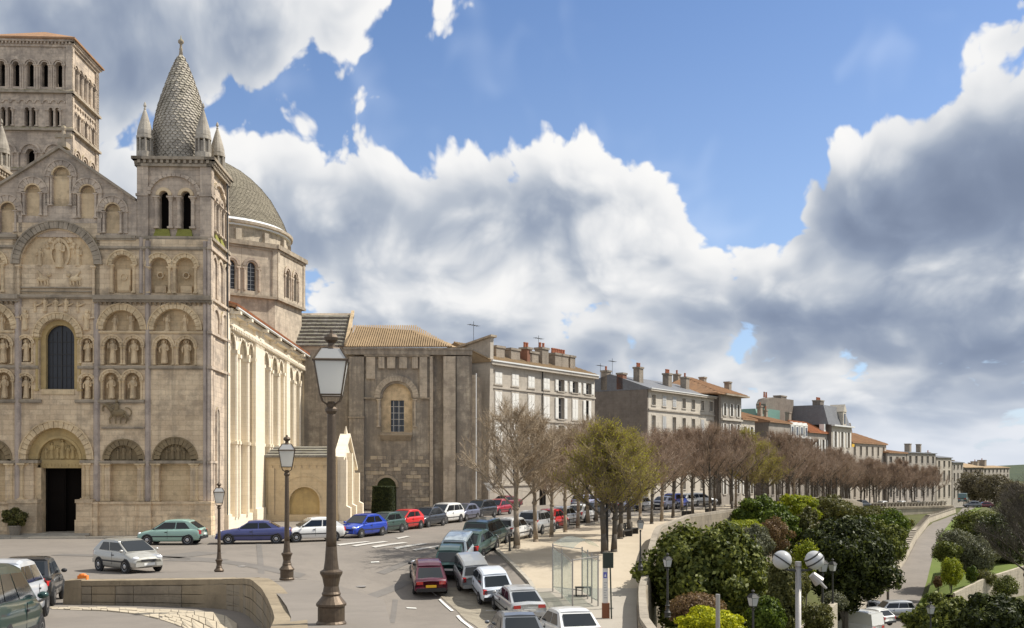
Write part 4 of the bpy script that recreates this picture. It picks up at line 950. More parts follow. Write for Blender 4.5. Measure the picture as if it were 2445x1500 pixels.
for fi, (o, ax, ay, Lh) in enumerate(bfaces):
    for li, (yb, yt, n, dbl, RB, r, ys, yo) in enumerate(levels):
        z0, z1 = bz(yb), bz(yt); wl = MB().fr(o, ax, ay); dc = MB().fr(o, ax, ay)
        def bcol(*a): q = MB().fr(o, ax, ay); column(q, *a); q.build('column', 'tower_stone', bt_)
        e0 = .75; wd = (Lh-2*e0)/n
        if fi == 0: wl.box(0, e0, .15, 1, z0, z1); wl.box(Lh-e0, Lh-.15, .15, 1, z0, z1)
        else: wl.box(.15, e0, .15, 1, z0, z1); wl.box(Lh-e0, Lh, .15, 1, z0, z1)
        dc.box(Lh-e0+.05, Lh, 0, .3, z0, z1); dc.box(0 if fi == 0 else .02, e0-.05, 0, .3, z0, z1)
        for i in range(n):
            x0 = e0+wd*i; x1 = x0+wd; c = (x0+x1)/2; rr = r*BK
            if dbl == 1:
                wl.archwall(x0, x1, z0, z1, c, bz(yo), bz(ys), rr, .2, .95, 10)
                RO = wd*.46; dc.arch(c, bz(ys)-.05, RO*.8, RO, .0, .3, 10); dc.arch(c, bz(ys), rr, rr+.14, .1, .3, 10)
                for s_ in (-1, 1): bcol(c+s_*(rr+.2), .15, z0+.15, bz(ys), .12, 7)
                bcol(x0 if i else x0+.02, .1, z0+.15, bz(ys), .13, 7)
            else:
                for s_ in (-1, 1):
                    xa, xb = (x0, c) if s_ < 0 else (c, x1)
                    wl.archwall(xa, xb, z0, z1, c+s_*.36, bz(yo), bz(ys), .24, .2, .95, 8); dc.arch(c+s_*.36, bz(ys), .24, .36, .08, .3, 8)
                bcol(c, .25, bz(yo), bz(ys), .09, 7)
                for s_ in (-1, 1): bcol(c+s_*.72, .15, bz(yo), bz(ys), .12, 7)
                for q in range(3): dc.arch(x0+wd*(q+.5)/3, bz(ys)+.75, wd/3*.36, wd/3*.5, .05, .3, 7)
        wl.build('tower_wall', 'tower_stone', bt_); dc.build('arch_moulding', 'tower_stone', bt_)
        ld = MB().fr(o, ax, ay); ld.box(-.2, Lh+.2, -.25, .6, z0-.22, z0+.05); ld.hexa([(-.2, -.25, z0+.05), (Lh+.2, -.25, z0+.05), (Lh+.2, .5, z0+.05), (-.2, .5, z0+.05), (0, .05, z0+.25), (Lh, .05, z0+.25), (Lh, .5, z0+.25), (0, .5, z0+.25)]); ld.build('ledge', 'moulding_stone', bt_)
    cn = MB().fr(o, ax, ay); zt = bz(112); cn.box(-.0, Lh, .02, .9, zt, zt+.5); cn.box(-.3, Lh+.3, -.3, .6, zt+.5, zt+.75)
    for i in range(24): q = Lh*(i+.5)/24; cn.box(q-.08, q+.08, -.22, .1, zt+.25, zt+.5)
    cn.build('cornice', 'tower_stone', bt_)
m = MB(); zt = bz(112)+.75; e = .5; ra = (b0-e, BV-e), (b1+e, BV-e), (b1+e, BV+BD+e), (b0-e, BV+BD+e)
m.add([(x, y, zt) for x, y in ra]+[(x, y, zt+.2) for x, y in ra]+[((b0+b1)/2, BV+BD/2, zt+2.7)], [(0, 1, 5, 4), (1, 2, 6, 5), (2, 3, 7, 6), (3, 0, 4, 7), (4, 5, 8), (5, 6, 8), (6, 7, 8), (7, 4, 8), (3, 2, 1, 0)]); m.build('tower_roof', 'orange_tile', bt_)
# nave body behind the gable
m = MB(); m.box(-20.2, -1.6, 1.75, 40, 0, NE); m.prism([(-20.4, NE), (-10.3, NE+2.8), (-1.0, NE)], 1.75, 38) ; part('nave_body', m, 'dark_stone')
m = MB(); m.box(U(312), U(325), .3, 1.0, Wz(567), Wz(476)); part('gable_shoulder', m, 'dark_stone')
# ================================================================ south transept stub (dark masonry block)
TV = 36.6
tu = lambda px: U(px, TV); tz = lambda py: Wz(py, 980, TV)
trans = empty('transept', (0, 0, 0), parent=church)
def tp(n, m, mat, **k): return m.build(n, mat, trans, **k)
def tb(n, a, b, yt, yb, v0, v1=.0, mat='dark_stone'):
    """block given in photograph columns/rows, v relative to the west face"""
    return tp(n, MB().box(tu(a), tu(b), TV+v0, TV+v1, tz(yb) if yb < 1215 else 0, tz(yt)), mat)
tp('transept_wall', MB().box(0, tu(872), TV+.6, TV+13, 0, tz(835)), 'dark_stone')
tb('transept_wall', 1025, 1118, 848, 1220, .5, 12)
tb('transept_wall', 870, 1025, 850, 900, .12, 6)
m = MB(); m.archwall(tu(870), tu(1025), 0, tz(900), tu(947), tz(1033), tz(950), (tu(985)-tu(910))/2, TV+.12, TV+.7, 16); 
tp('transept_wall', m, 'dark_stone')
tp('transept_wall', MB().box(tu(871), tu(1024), TV+1.2, TV+6, 0, tz(901)), 'dark_stone')
m = MB(); r_ = (tu(985)-tu(910))/2; c_ = tu(947); m.box(tu(905), tu(932), TV+.6, TV+1.1, tz(1036), tz(900)); m.box(tu(964), tu(990), TV+.6, TV+1.1, tz(1036), tz(900)); m.box(tu(932), tu(964), TV+.6, TV+1.1, tz(955), tz(900)); m.box(tu(932), tu(964), TV+.6, TV+1.1, tz(1040), tz(1031)); tp('recess_panel', m, 'carved_stone')
tp('window', MB().box(tu(931), tu(965), TV+1.0, TV+1.05, tz(1032), tz(954)), 'window_glass')
for i in range(6): a = tu(932)+(tu(964)-tu(932))*i/5; tp('window_bar', MB().box(a-.035, a+.035, TV+.85, TV+.92, tz(1031), tz(955)), 'old_paint' if i % 2 else 'iron')
for i in range(6): z = tz(1031)+(tz(955)-tz(1031))*i/5; tp('window_bar', MB().box(tu(932), tu(964), TV+.84, TV+.9, z-.03, z+.03), 'old_paint')
m = MB(); vous(m, c_, tz(950), r_+.1, r_+.68, TV-.14, TV+.5, 21, 1, jog=.02); tp('archivolt', m, 'pilaster_stone')
m = MB(); m.arch(c_, tz(950), r_-.12, r_+.1, TV+.1, TV+.6, 16); tp('archivolt', m, 'dark_stone')
for a, b in ((869, 898), (997, 1029)): tp('impost', MB().box(tu(a), tu(b), TV-.12, TV+.2, tz(953), tz(949)), 'moulding_stone')
for a in (904, 991): m = MB(); column(m, tu(a), TV+.05, tz(1020), tz(953), .13); tp('column', m, 'pilaster_stone')
m = MB(); m.box(tu(908), tu(985), TV-.5, TV+.3, tz(1040), tz(1033)); m.hexa([(tu(912), TV+.0, tz(1052)), (tu(981), TV, tz(1052)), (tu(981), TV+.3, tz(1052)), (tu(912), TV+.3, tz(1052)), (tu(909), TV-.45, tz(1040)), (tu(984), TV-.45, tz(1040)), (tu(984), TV+.3, tz(1040)), (tu(909), TV+.3, tz(1040))]); tp('window_sill', m, 'moulding_stone')
# flat pilasters under the parapet
for a, b, yb in ((834, 869, 1220), (875, 896, 905), (904, 918, 880), (925, 944, 880), (953, 972, 880), (984, 998, 880), (1002, 1020, 950)):
    tb('pilaster', a, b, 853, yb, -.16 if a < 1000 and a > 840 else -.22, .15, 'pilaster_stone' if a != 834 else 'dark_stone')
tb('buttress', 845, 870, 1000, 1220, -.32, .1)
tb('string_course', 832, 871, 995, 999, -.4, .1, 'moulding_stone')
for a, b, v0, yt, mt in ((1026, 1034, -.1, 850, 'pilaster_stone'), (1059, 1088, -.55, 852, 'pilaster_stone'), (1090, 1121, -.2, 850, 'dark_stone'), (1121, 1127, .3, 850, 'dark_stone'), (1127, 1136, .9, 893, 'pilaster_stone'), (1139, 1150, 1.6, 897, 'dark_stone')):
    tb('buttress', a, b, yt, 1220, v0, v0+(1.0 if a != 1090 else 8), mt)
m = MB(); m.box(tu(821), tu(1128), TV-.35, TV+.9, tz(848), tz(836)); m.box(tu(821), tu(1129), TV-.45, TV+.9, tz(836), tz(831)); m.box(tu(870), tu(1026), TV-.25, TV+.4, tz(852), tz(848)); tp('parapet', m, 'dark_stone')
m = MB(); m.cyl((tu(1137), TV-.1+.6, 0), (tu(1137), TV+.5, tz(890)), .07, .07, 6); tp('drain_pipe', m, 'lead_white')
# blocked lower doorway and picked-out courses of stone
m = MB(); m.arch(tu(923), tz(1163), 1.0, 1.28, TV-.04, TV+.3, 11); tp('archivolt', m, 'moulding_stone')
tp('niche', MB().archfill(tu(923), 0, tz(1163), 1.0, TV+.02, TV+.118, 12), 'leaf_yew')
cnt = 0; rw = random.Random(5)
zr = tz(1215)
while zr < tz(1092) and cnt < 290:
    h = .40; u_ = tu(872)+rw.uniform(-.3, .1)
    while u_ < tu(1024):
        wd = rw.uniform(.6, 1.15); a, b = max(u_, tu(871)), min(u_+wd-.035, tu(1025)); u_ += wd
        if b-a < .2 or (a < tu(946) and b > tu(900) and zr < tz(1138)): continue
        me = MB().box(a, b, TV+.12-rw.uniform(.03, .075), TV+.13, zr, zr+h-.035); tp('stone_block', me, rw.choice(('pilaster_stone', 'dark_stone', 'dark_stone', 'block_stone'))); cnt += 1
    zr += h
# tiled hip roof over the stub
def trp(px, py, v): u, z = fu(px, py, v); return (u, v, z)
e0, e1 = trp(824, 829, TV-.3), trp(1080, 829, TV-.3); r0, r1 = trp(851, 779, TV+6), trp(990, 789, TV+6); bk0, bk1 = trp(824, 829, TV+12), trp(1100, 829, TV+12)
m = MB(); m.add([e0, e1, r1, r0, bk1, bk0], [(0, 1, 2, 3), (1, 4, 2), (4, 5, 3, 2), (5, 0, 3)]); tp('tiled_roof', m, 'ochre_tile')
m = MB(); n = 46
for i in range(n):
    t = (i+.5)/n; a = [e0[j]+(e1[j]-e0[j])*t for j in range(3)]
    ex = r0[0]+(r1[0]-r0[0])*1; 
    # run up the slope until the ridge or the hip
    d = (r0[0]-e0[0], r0[1]-e0[1], r0[2]-e0[2]); s_ = 1.0
    hipx = lambda q: e1[0]+(r1[0]-e1[0])*q
    q = 0
    while q < 1 and a[0]+d[0]*.25*q < hipx(q)-.02: q += .04
    dx = .25*d[0]
    m.cyl((a[0], a[1], a[2]+.06), (a[0]+dx*q, a[1]+d[1]*q, a[2]+d[2]*q+.06), .09, .09, 5)
tp('roof_tiles', m, 'ochre_tile', kind='stuff')
# stone-slab roof of the transept arm
RV = 39.5
ru = lambda px, v=RV: U(px, v); rz = lambda py, v=RV: Wz(py, 770, v)
rows = 9
for j in range(rows):
    t0 = j/rows; y0_ = 825-75*t0; y1_ = 825-75*(j+1)/rows; x0 = 686+20*t0; x1 = 822+18*t0; v0 = RV+t0*3.2; v1 = RV+(j+1)/rows*3.2
    n = 11
    for i in range(n):
        a = ru(x0)+(ru(x1)-ru(x0))*i/n; b = ru(x0)+(ru(x1)-ru(x0))*(i+.96)/n; z0 = Wz(y0_, 770, v0)+rw.uniform(-.02, .03); z1 = Wz(y1_, 770, v1)
        o = .18
        tp('roof_slab', MB().hexa([(a, v0-o, z0-.14), (b, v0-o, z0-.14), (b, v1+.1, z1-.2), (a, v1+.1, z1-.2), (a, v0-o, z0+.06), (b, v0-o, z0+.06), (b, v1+.1, z1-.02), (a, v1+.1, z1-.02)]), 'slab_roof')
m = MB(); m.hexa([trp(822, 828, RV-.3), trp(829, 828, RV-.3), trp(846, 748, RV+3.2), trp(839, 748, RV+3.2), (lambda p: (p[0], p[1], p[2]+.3))(trp(822, 828, RV-.3)), (lambda p: (p[0], p[1], p[2]+.3))(trp(829, 828, RV-.3)), (lambda p: (p[0], p[1], p[2]+.3))(trp(846, 748, RV+3.2)), (lambda p: (p[0], p[1], p[2]+.3))(trp(839, 748, RV+3.2))]); tp('gable_coping', m, 'carved_stone')
m = MB(); a, b, c, d = trp(686, 826, RV), trp(826, 826, RV), trp(842, 748, RV+3.3), trp(704, 748, RV+3.3)
m.add([a, b, c, d, (a[0], RV, 6), (b[0], RV, 6), (c[0], RV+3.3, 6), (d[0], RV+3.3, 6)], [(0, 1, 5, 4), (1, 2, 6, 5), (2, 3, 7, 6), (0, 3, 2, 1)]); tp('transept_wall', m, 'pilaster_stone')
# ================================================================ chapel against the nave
chap = empty('chapel', (0, 0, 0), parent=church)
def cp(n, m, mat, **k): return m.build(n, mat, chap, **k)
PV = 17.2; PW = U(806, PV); pz = lambda py: Wz(py, 720, PV); PD = 10.5; EW = pz(1090)
pk = (CO[1]+PV)/F
m = MB(); cxp = U(727, PV)
m.archwall(.02, PW, 0, EW, cxp, 0, pz(1199), 36*pk, PV, PV+.25, 14); cp('chapel_wall', m, 'chapel_stone')
m = MB(); m.box(.03, PW-.02, PV+.25, PV+PD-.3, 0, EW-.05); cp('chapel_core', m, 'ochre_stone')
m = MB(); m.arch(cxp, pz(1199), 36*pk, 36*pk+.14, PV-.07, PV+.2, 16); cp('archivolt', m, 'chapel_stone')
m = MB(); m.arch(cxp, pz(1199), 62*pk, 67*pk, PV-.05, PV+.1, 16, .35, pi-.35); cp('archivolt', m, 'chapel_stone')
for i in range(9): cp('corbel', MB().box(.5+i*.62, .62+i*.62, PV-.12, PV, EW-1.0, EW-.78), 'chapel_stone')
cp('string_course', MB().box(.02, PW, PV-.06, PV+.1, EW-.72, EW-.64), 'chapel_stone')
cp('plinth', MB().box(.02, PW+.1, PV-.18, PV+.1, -.1, .55), 'chapel_stone')
cp('pilaster', MB().box(PW-.5, PW, PV-.1, PV+.1, .55, EW), 'chapel_stone')
cp('pilaster', MB().box(.3, .8, PV-.16, PV+.1, .55, EW-1), 'chapel_stone')
ridge = Wz(1066, 720, PV+PD/2)
for j in range(4):
    for i in range(8):
        a = -.02+(PW-.25)*i/8; b = -.02+(PW-.25)*(i+.97)/8; t0, t1 = j/4, (j+1)/4; v0, v1 = PV-.25+t0*5.4, PV-.25+t1*5.4; z0, z1 = EW+(ridge-EW)*t0, EW+(ridge-EW)*t1
        cp('roof_slab', MB().hexa([(a, v0-.12, z0-.1), (b, v0-.12, z0-.1), (b, v1, z1-.15), (a, v1, z1-.15), (a, v0-.12, z0+.1), (b, v0-.12, z0+.1), (b, v1, z1), (a, v1, z1)]), 'slab_roof')
m = MB(); m.hexa([(0, PV+5, EW), (PW-.2, PV+5, EW), (PW-.2, PV+PD, EW), (0, PV+PD, EW), (0, PV+5.1, ridge), (PW-.2, PV+5.1, ridge), (PW-.2, PV+5.2, ridge), (0, PV+5.2, ridge)]); cp('chapel_roof', m, 'slab_roof')
# south gable of the chapel, pale and gothic, facing the sun
gx = U(813, PV); GA = Wz(1042, 829, PV+PD*.43)
g = MB().fr((gx, PV, 0), (0, 1, 0), (-1, 0, 0)); PE = Wz(1098, 813, PV)
g.prism([(0, 0), (0, PE), (PD*.43, GA), (PD, Wz(1123, 848, PV+PD)), (PD, 0)], 0, .5); cp('gable_wall', g, 'nave_stone')
for a, b, zt_ in ((0, .8, PE), (PD*.40, PD*.40+.7, GA-1.5), (PD-.8, PD, PE-1.2)):
    m = MB().fr((gx, PV, 0), (0, 1, 0), (-1, 0, 0)); m.box(a, b, -.5, .1, 0, zt_); m.hexa([(a-.05, -.85, 0), (b+.05, -.85, 0), (b+.05, .1, 0), (a-.05, .1, 0), (a-.05, -.85, 1.1), (b+.05, -.85, 1.1), (b+.05, .1, 1.6), (a-.05, .1, 1.6)]); cp('buttress', m, 'nave_stone')
for a, b, za, zb2 in ((0, PD*.43, PE, GA), (PD*.43, PD, GA, Wz(1123, 848, PV+PD))):
    m = MB().fr((gx, PV, 0), (0, 1, 0), (-1, 0, 0)); m.hexa([(a, -.3, za), (b, -.3, zb2), (b, .6, zb2), (a, .6, za), (a, -.3, za+.25), (b, -.3, zb2+.25), (b, .6, zb2+.25), (a, .6, za+.25)]); cp('gable_coping', m, 'nave_stone')
m = MB().fr((gx, PV, 0), (0, 1, 0), (-1, 0, 0)); m.cyl((PD*.43, .1, GA), (PD*.43, .1, GA+.9), .22, .04, 6); cp('finial', m, 'nave_stone')
for c in (PD*.23, PD*.72):
    m = MB().fr((gx, PV, 0), (0, 1, 0), (-1, 0, 0)); m.arch(c, 4.0, 1.15, 1.4, -.14, .1, 9, ry=1.3); m.box(c-1.4, c-1.15, -.12, .1, 0, 4.0); m.box(c+1.15, c+1.4, -.12, .1, 0, 4.0); cp('blind_arch', m, 'nave_stone')
# ================================================================ street of houses
HA = (-2.45, 108.7); hd = (.5798, .8148); hn = (-.8148, .5798)
HANG = math.atan2(hd[1], hd[0])
def hpt(px, off=0.):
    """distance along the house line seen at a photograph column; off shifts the line back from the street"""
    k = (px-CX)/F; ox, oy = HA[0]+hn[0]*off, HA[1]+hn[1]*off
    return (k*oy-ox)/(hd[0]-k*hd[1])
def hz_(px, py, off=0.):
    t = hpt(px, off); Y = HA[1]+hn[1]*off+hd[1]*t; return EYE-(py-HY)/F*Y
def hgz(px, off=0.):
    t = hpt(px, off); return P(HA[0]+hn[0]*off+hd[0]*t, HA[1]+hn[1]*off+hd[1]*t)
def front(h, L, zb, zt, floors, nc, mat, shut=None, off=0, margin=None, glass='window_glass', frac=.36, rnd=0, rail=None, back=10):
    """front wall with real openings; floors = [(z0, z1), ...]; each window a part with frame, panes, shutters"""
    r = random.Random(rnd); wd = L/nc; hw = wd*frac*.5
    zs = [zb]+[q for fl in floors for q in fl]+[zt]
    m = MB()
    for i in range(0, len(zs), 2): m.box(0, L, 0, .45, zs[i], zs[i+1])
    for z0, z1 in floors:
        xs = [0]+[q for i in range(nc) for q in (wd*(i+.5)-hw, wd*(i+.5)+hw)]+[L]
        for i in range(0, len(xs), 2): m.box(xs[i], xs[i+1], 0, .45, z0, z1)
    m.build('front_wall', mat, h)
    m = MB(); m.box(0.02, L-.02, .45, back, zb, zt-.02); 
    m2 = MB(); m2.box(.0, .5, .45, back, zb, zt); m2.box(L-.5, L, .45, back, zb, zt); 
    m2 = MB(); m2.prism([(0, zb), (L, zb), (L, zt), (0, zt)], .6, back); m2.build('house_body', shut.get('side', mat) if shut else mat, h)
    for fi, (z0, z1) in enumerate(floors):
        for i in range(nc):
            c = wd*(i+.5); st = (shut or {}).get((fi, i), (shut or {}).get(fi, (shut or {}).get('all', 'open')))
            W_ = MB(); W_.box(c-hw, c+hw, .40, .44, z0, z1); wo = W_.build('window', glass, h)
            f_ = MB(); 
            for a, b in ((c-hw, c-hw+.07), (c-.04, c+.04), (c+hw-.07, c+hw)): f_.box(a, b, .34, .40, z0, z1)
            for q in range(1 if z1-z0 < 1.7 else 2): f_.box(c-hw, c+hw, .35, .40, z0+(z1-z0)*(q+1)/(2.4 if z1-z0 < 1.7 else 3)-.03, z0+(z1-z0)*(q+1)/(2.4 if z1-z0 < 1.7 else 3)+.03)
            f_.box(c-hw, c+hw, .34, .40, z1-.07, z1); f_.box(c-hw, c+hw, .34, .40, z0, z0+.07)
            f_.build('window_frame', 'old_paint', wo)
            sf = MB(); sf.box(c-hw-.12, c-hw, -.05, .1, z0-.05, z1+.16); sf.box(c+hw, c+hw+.12, -.05, .1, z0-.05, z1+.16); sf.box(c-hw, c+hw, -.05, .1, z1, z1+.16); sf.box(c-hw-.2, c+hw+.2, -.12, .2, z0-.14, z0); sf.build('window_surround', (shut or {}).get('trim', mat), h)
            if st in ('closed', 'open', 'half'):
                sm_ = (shut or {}).get('col', 'shutter_white')
                for s_ in (-1, 1):
                    if st == 'closed': a, b = (c-hw, c-.01) if s_ < 0 else (c+.01, c+hw)
                    else: a, b = (c-hw*2-.05, c-hw-.04) if s_ < 0 else (c+hw+.04, c+hw*2+.05)
                    if st == 'half' and s_ > 0: a, b = c+.01, c+hw
                    sh_ = MB(); y_ = -.07 if st == 'closed' or (st == 'half' and s_ > 0) else -.1
                    sh_.box(a, b, y_, y_+.05, z0+.02, z1-.02)
                    ns = 2
                    for q in range(ns): sh_.box(a+.06, b-.06, y_-.02, y_, z0+.12+(z1-z0)*q/ns, z0-.08+(z1-z0)*(q+1)/ns)
                    sh_.build('shutter', sm_, h)
            if rail and fi in rail:
                b_ = MB(); b_.box(c-hw-.25, c+hw+.25, -.55, .05, z0-.2, z0-.06); b_.build('balcony', 'chimney_stone', h)
                b_ = MB()
                for q in range(9): x = c-hw-.22+(2*hw+.44)*q/8; b_.cyl((x, -.5, z0-.06), (x, -.5, z0+.85), .02, .02, 4)
                b_.box(c-hw-.24, c+hw+.24, -.52, -.47, z0+.82, z0+.88); b_.build('railing', 'iron', h)
def chimney(h, x, y, z0, z1, wx=.9, wy=.6, pots=2, mat='chimney_stone', cap=True):
    m = MB(); m.box(x-wx, x+wx, y-wy, y+wy, z0, z1-.25); o = m.build('chimney', mat, h)
    m = MB(); m.box(x-wx-.1, x+wx+.1, y-wy-.1, y+wy+.1, z1-.25, z1); m.build('chimney_cap', 'chimney_stone', o)
    for i in range(pots):
        m = MB(); xx = x-wx+2*wx*(i+.5)/pots; m.lathe(xx, y, [(.17, z1), (.14, z1+.45), (.18, z1+.5), (.15, z1+.62)], 8); m.build('chimney_pot', 'terracotta', o)
def pitched(h, x0, x1, y0, y1, ze, zr, mat, hip0=0, hip1=0, over=.4, name='roof', yr=None):
    yr = (y0+y1)/2 if yr is None else yr
    m = MB(); a, b, c, d = (x0-over, y0-over, ze), (x1+over, y0-over, ze), (x1+over, y1, ze), (x0-over, y1, ze); e, f = (x0+hip0-(0 if hip0 else over), yr, zr), (x1-hip1+(0 if hip1 else over), yr, zr)
    up = lambda p: (p[0], p[1], p[2]-.18)
    m.add([a, b, c, d, e, f]+[up(q) for q in (a, b, c, d)], [(0, 1, 5, 4), (1, 2, 5), (2, 3, 4, 5), (3, 0, 4), (6, 7, 1, 0), (7, 8, 2, 1), (8, 9, 3, 2), (9, 6, 0, 3), (9, 8, 7, 6)])
    return m.build(name, mat, h)
def ribs(h, x0, x1, y0, yr, ze, zr, mat, hip0=0, hip1=0, step=.45, over=.4):
    m = MB(); n = int((x1-x0+2*over)/step)
    for i in range(n+1):
        x = x0-over+(x1-x0+2*over)*i/n; q = 1.
        if hip0 and x < x0+hip0: q = (x-(x0-over))/(hip0+over)
        if hip1 and x > x1-hip1: q = ((x1+over)-x)/(hip1+over)
        if q <= .02: continue
        m.cyl((x, y0-over, ze+.04), (x, y0-over+(yr-y0+over)*q, ze+(zr-ze)*q+.05), .09, .09, 4, False)
    m.build('roof_ribs', mat, h, kind='stuff')
def house(px0, px1, label, off=0., rev=False):
    t0, t1 = hpt(px0, off), hpt(px1, off)
    return empty('terrace_house', (HA[0]+hn[0]*off+hd[0]*t0, HA[1]+hn[1]*off+hd[1]*t0, 0), HANG, label, 'house', 'houses along the rampart street'), t1-t0
# the first house: four storeys, white shutters
h, L = house(1169, 1420, 'four storey pale house with white shutters and stubby chimneys beside the dark church block')
ez = hz_(1169, 861)
fl = [(2.9, 5.8), (6.9, 9.6), (10.4, 13.0), (13.8, 15.2)]
shu = {'col': 'shutter_white', 'trim': 'house_cream', 'side': 'house_cream'}
for i in range(7):
    for f_ in (1, 2, 3): shu[(f_, i)] = 'closed' if i < 4 else 'open'
shu[(2, 5)] = 'closed'; shu[(2, 6)] = 'half'; shu[0] = 'none'
front(h, L, -.3, ez-.3, fl, 7, 'house_cream', shu, frac=.40, back=9.5)
for z in (2.5, 6.45, 10.0, 13.4): MB().box(-.05, L+.05, -.14, .1, z-.1, z+.1).build('string_course', 'house_cream', h)
MB().box(-.2, L+.2, -.5, .5, ez-.45, ez-.1).build('cornice', 'house_cream', h); MB().box(-.2, L+.2, -.6, .1, ez-.1, ez+.06).build('gutter', 'lead_white', h)
pitched(h, 0, L, 0, 9.5, ez, ez+2.3, 'ochre_tile', 0, 4.5, yr=4.7)
ribs(h, 0, L, 0, 4.7, ez, ez+2.3, 'ochre_tile', 0, 4.5)
for px, pots, dx in ((1209, 0, .8), (1244, 0, .9), (1277, 2, .5), (1288, 0, .9), (1314, 2, .7), (1345, 4, .8), (1360, 3, .8), (1378, 0, .6)):
    x = hpt(px, 1.2)-hpt(1169, 1.2); chimney(h, x, 1.4, ez-.1, ez+(2.0 if px not in (1277, 1314) else 2.4)+(.0 if px < 1300 else .3), dx, .55, pots, 'chimney_stone' if px != 1277 else 'chimney_brick')
MB().box(9.9, 11.2, -.04, .02, -.2, 2.3).build('door', 'dark_interior', h)
MB().box(-.12, 0, 0, .3, 0, ez).build('drain_pipe', 'iron', h); MB().cyl((L*.46, -.1, 0), (L*.46, -.1, ez), .07, .07, 6).build('drain_pipe', 'iron', h)
m = MB(); zg = hz_(1172, 806); m.prism([(0, 0), (9.6, 0), (9.6, zg-.9), (-.05, zg)], 0, .01) if False else None
g = MB().fr((-.25, 0, 0), (0, 1, 0), (1, 0, 0)); g.prism([(0, -.3), (9.5, -.3), (9.5, zg-2.0), (4.7, zg-.9), (-.3, zg)], 0, .6); g.build('gable_wall', 'house_cream', h)
g = MB().fr((-.35, 0, 0), (0, 1, 0), (1, 0, 0)); g.hexa([(-.6, -.2, zg), (9.6, -.2, zg-2.1), (9.6, .9, zg-2.1), (-.6, .9, zg), (-.6, -.2, zg+.22), (9.6, -.2, zg-1.85), (9.6, .9, zg-1.85), (-.6, .9, zg+.22)]); g.build('gable_coping', 'moulding_stone', h)
def antenna(h, x, y, z, hh=2.2):
    m = MB(); m.cyl((x, y, z), (x, y, z+hh), .03, .03, 4); m.cyl((x-.9, y, z+hh*.86), (x+.9, y, z+hh*.86), .025, .025, 4)
    for q in range(5): m.cyl((x-.8+q*.4, y-.3, z+hh*.86), (x-.8+q*.4, y+.3, z+hh*.86), .02, .02, 4)
    m.build('aerial', 'iron', h)
antenna(h, 1.0, 3, ez+1.5, 3.2); antenna(h, L-6, 4.7, ez+2.3, 2.6)
# second: long grey gable and seven bays with balconies
h, L = house(1548, 1708, 'grey house with a broad blank gable wall, pale front and iron balconies')
ez = hz_(1548, 927); g0 = hgz(1548)
fl = [(hz_(1548, 1172), hz_(1548, 1120)), (hz_(1548, 1100), hz_(1548, 1062)), (hz_(1548, 1036), hz_(1548, 991)), (hz_(1548, 966), hz_(1548, 941))]
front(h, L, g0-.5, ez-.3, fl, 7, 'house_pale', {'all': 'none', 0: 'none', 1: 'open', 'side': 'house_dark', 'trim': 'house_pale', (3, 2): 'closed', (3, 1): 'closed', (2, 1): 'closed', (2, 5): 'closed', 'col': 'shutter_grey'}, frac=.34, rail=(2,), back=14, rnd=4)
for y in (977, 1045, 1108): z = hz_(1548, y); MB().box(-.05, L+.05, -.18, .1, z-.1, z+.1).build('string_course', 'house_cream', h)
MB().box(-.1, L+.1, -.55, .5, ez-.35, ez-.08).build('cornice', 'house_cream', h); MB().box(-.1, L+.1, -.62, .1, ez-.08, ez+.05).build('gutter', 'lead_white', h)
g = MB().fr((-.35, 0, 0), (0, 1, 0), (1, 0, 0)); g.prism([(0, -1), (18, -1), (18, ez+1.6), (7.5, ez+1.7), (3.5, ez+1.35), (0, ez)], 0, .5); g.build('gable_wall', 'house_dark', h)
pitched(h, 0, L, 0, 14, ez, ez+2.3, 'slate', 0, 0, yr=6)
for px, z_, pots in ((1492, 1.7, 1), (1522, 1.2, 0), (1570, 2.2, 2), (1634, 2.0, 3), (1673, 1.9, 1)):
    x = hpt(px, 4)-hpt(1548, 4); chimney(h, max(x, .6) if px > 1530 else .2, 3.2 if px > 1530 else (7 if px == 1492 else 4.4), ez, ez+1.2+z_, .6, .5, pots, 'chimney_stone' if px != 1522 else 'chimney_brick')
antenna(h, .3, 8, ez+1.6, 2.4); antenna(h, .3, 6, ez+1.6, 3.0)
# third: tall with a wide cornice and hipped tile roof
h, L = house(1722, 1770, 'tall narrow grey house with a wide dark cornice and hipped tile roof', off=-1.2)
ez = hz_(1722, 940, -1.2); g0 = hgz(1722)
F_ = lambda y: hz_(1735, y, -1.2)
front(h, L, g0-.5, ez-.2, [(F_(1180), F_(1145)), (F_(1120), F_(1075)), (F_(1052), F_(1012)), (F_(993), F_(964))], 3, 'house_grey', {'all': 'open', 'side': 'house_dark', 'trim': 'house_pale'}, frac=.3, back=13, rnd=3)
MB().box(-.4, L+1, -1.1, .4, ez-.25, ez).build('cornice', 'moulding_stone', h); z = F_(1002); MB().box(0, L, -.3, .1, z-.15, z+.15).build('string_course', 'house_pale', h); z = F_(1059); MB().box(0, L, -.8, .1, z-.15, z+.1).build('balcony', 'house_pale', h)
pitched(h, -2.5, L, 0, 13, ez, ez+3.0, 'orange_tile', 3, 5, over=.9); ribs(h, -2.5, L, 0, 6.5, ez, ez+3.0, 'orange_tile', 3, 5, over=.9)
for x, y, z_ in ((-3, 8, 3.4), (.5, 8, 3.6), (L-2.0, 6, 3.4), (L+.3, 2.5, 2.6)): chimney(h, x, y, ez, ez+z_, .5, .45, 0 if y < 7 else 1)
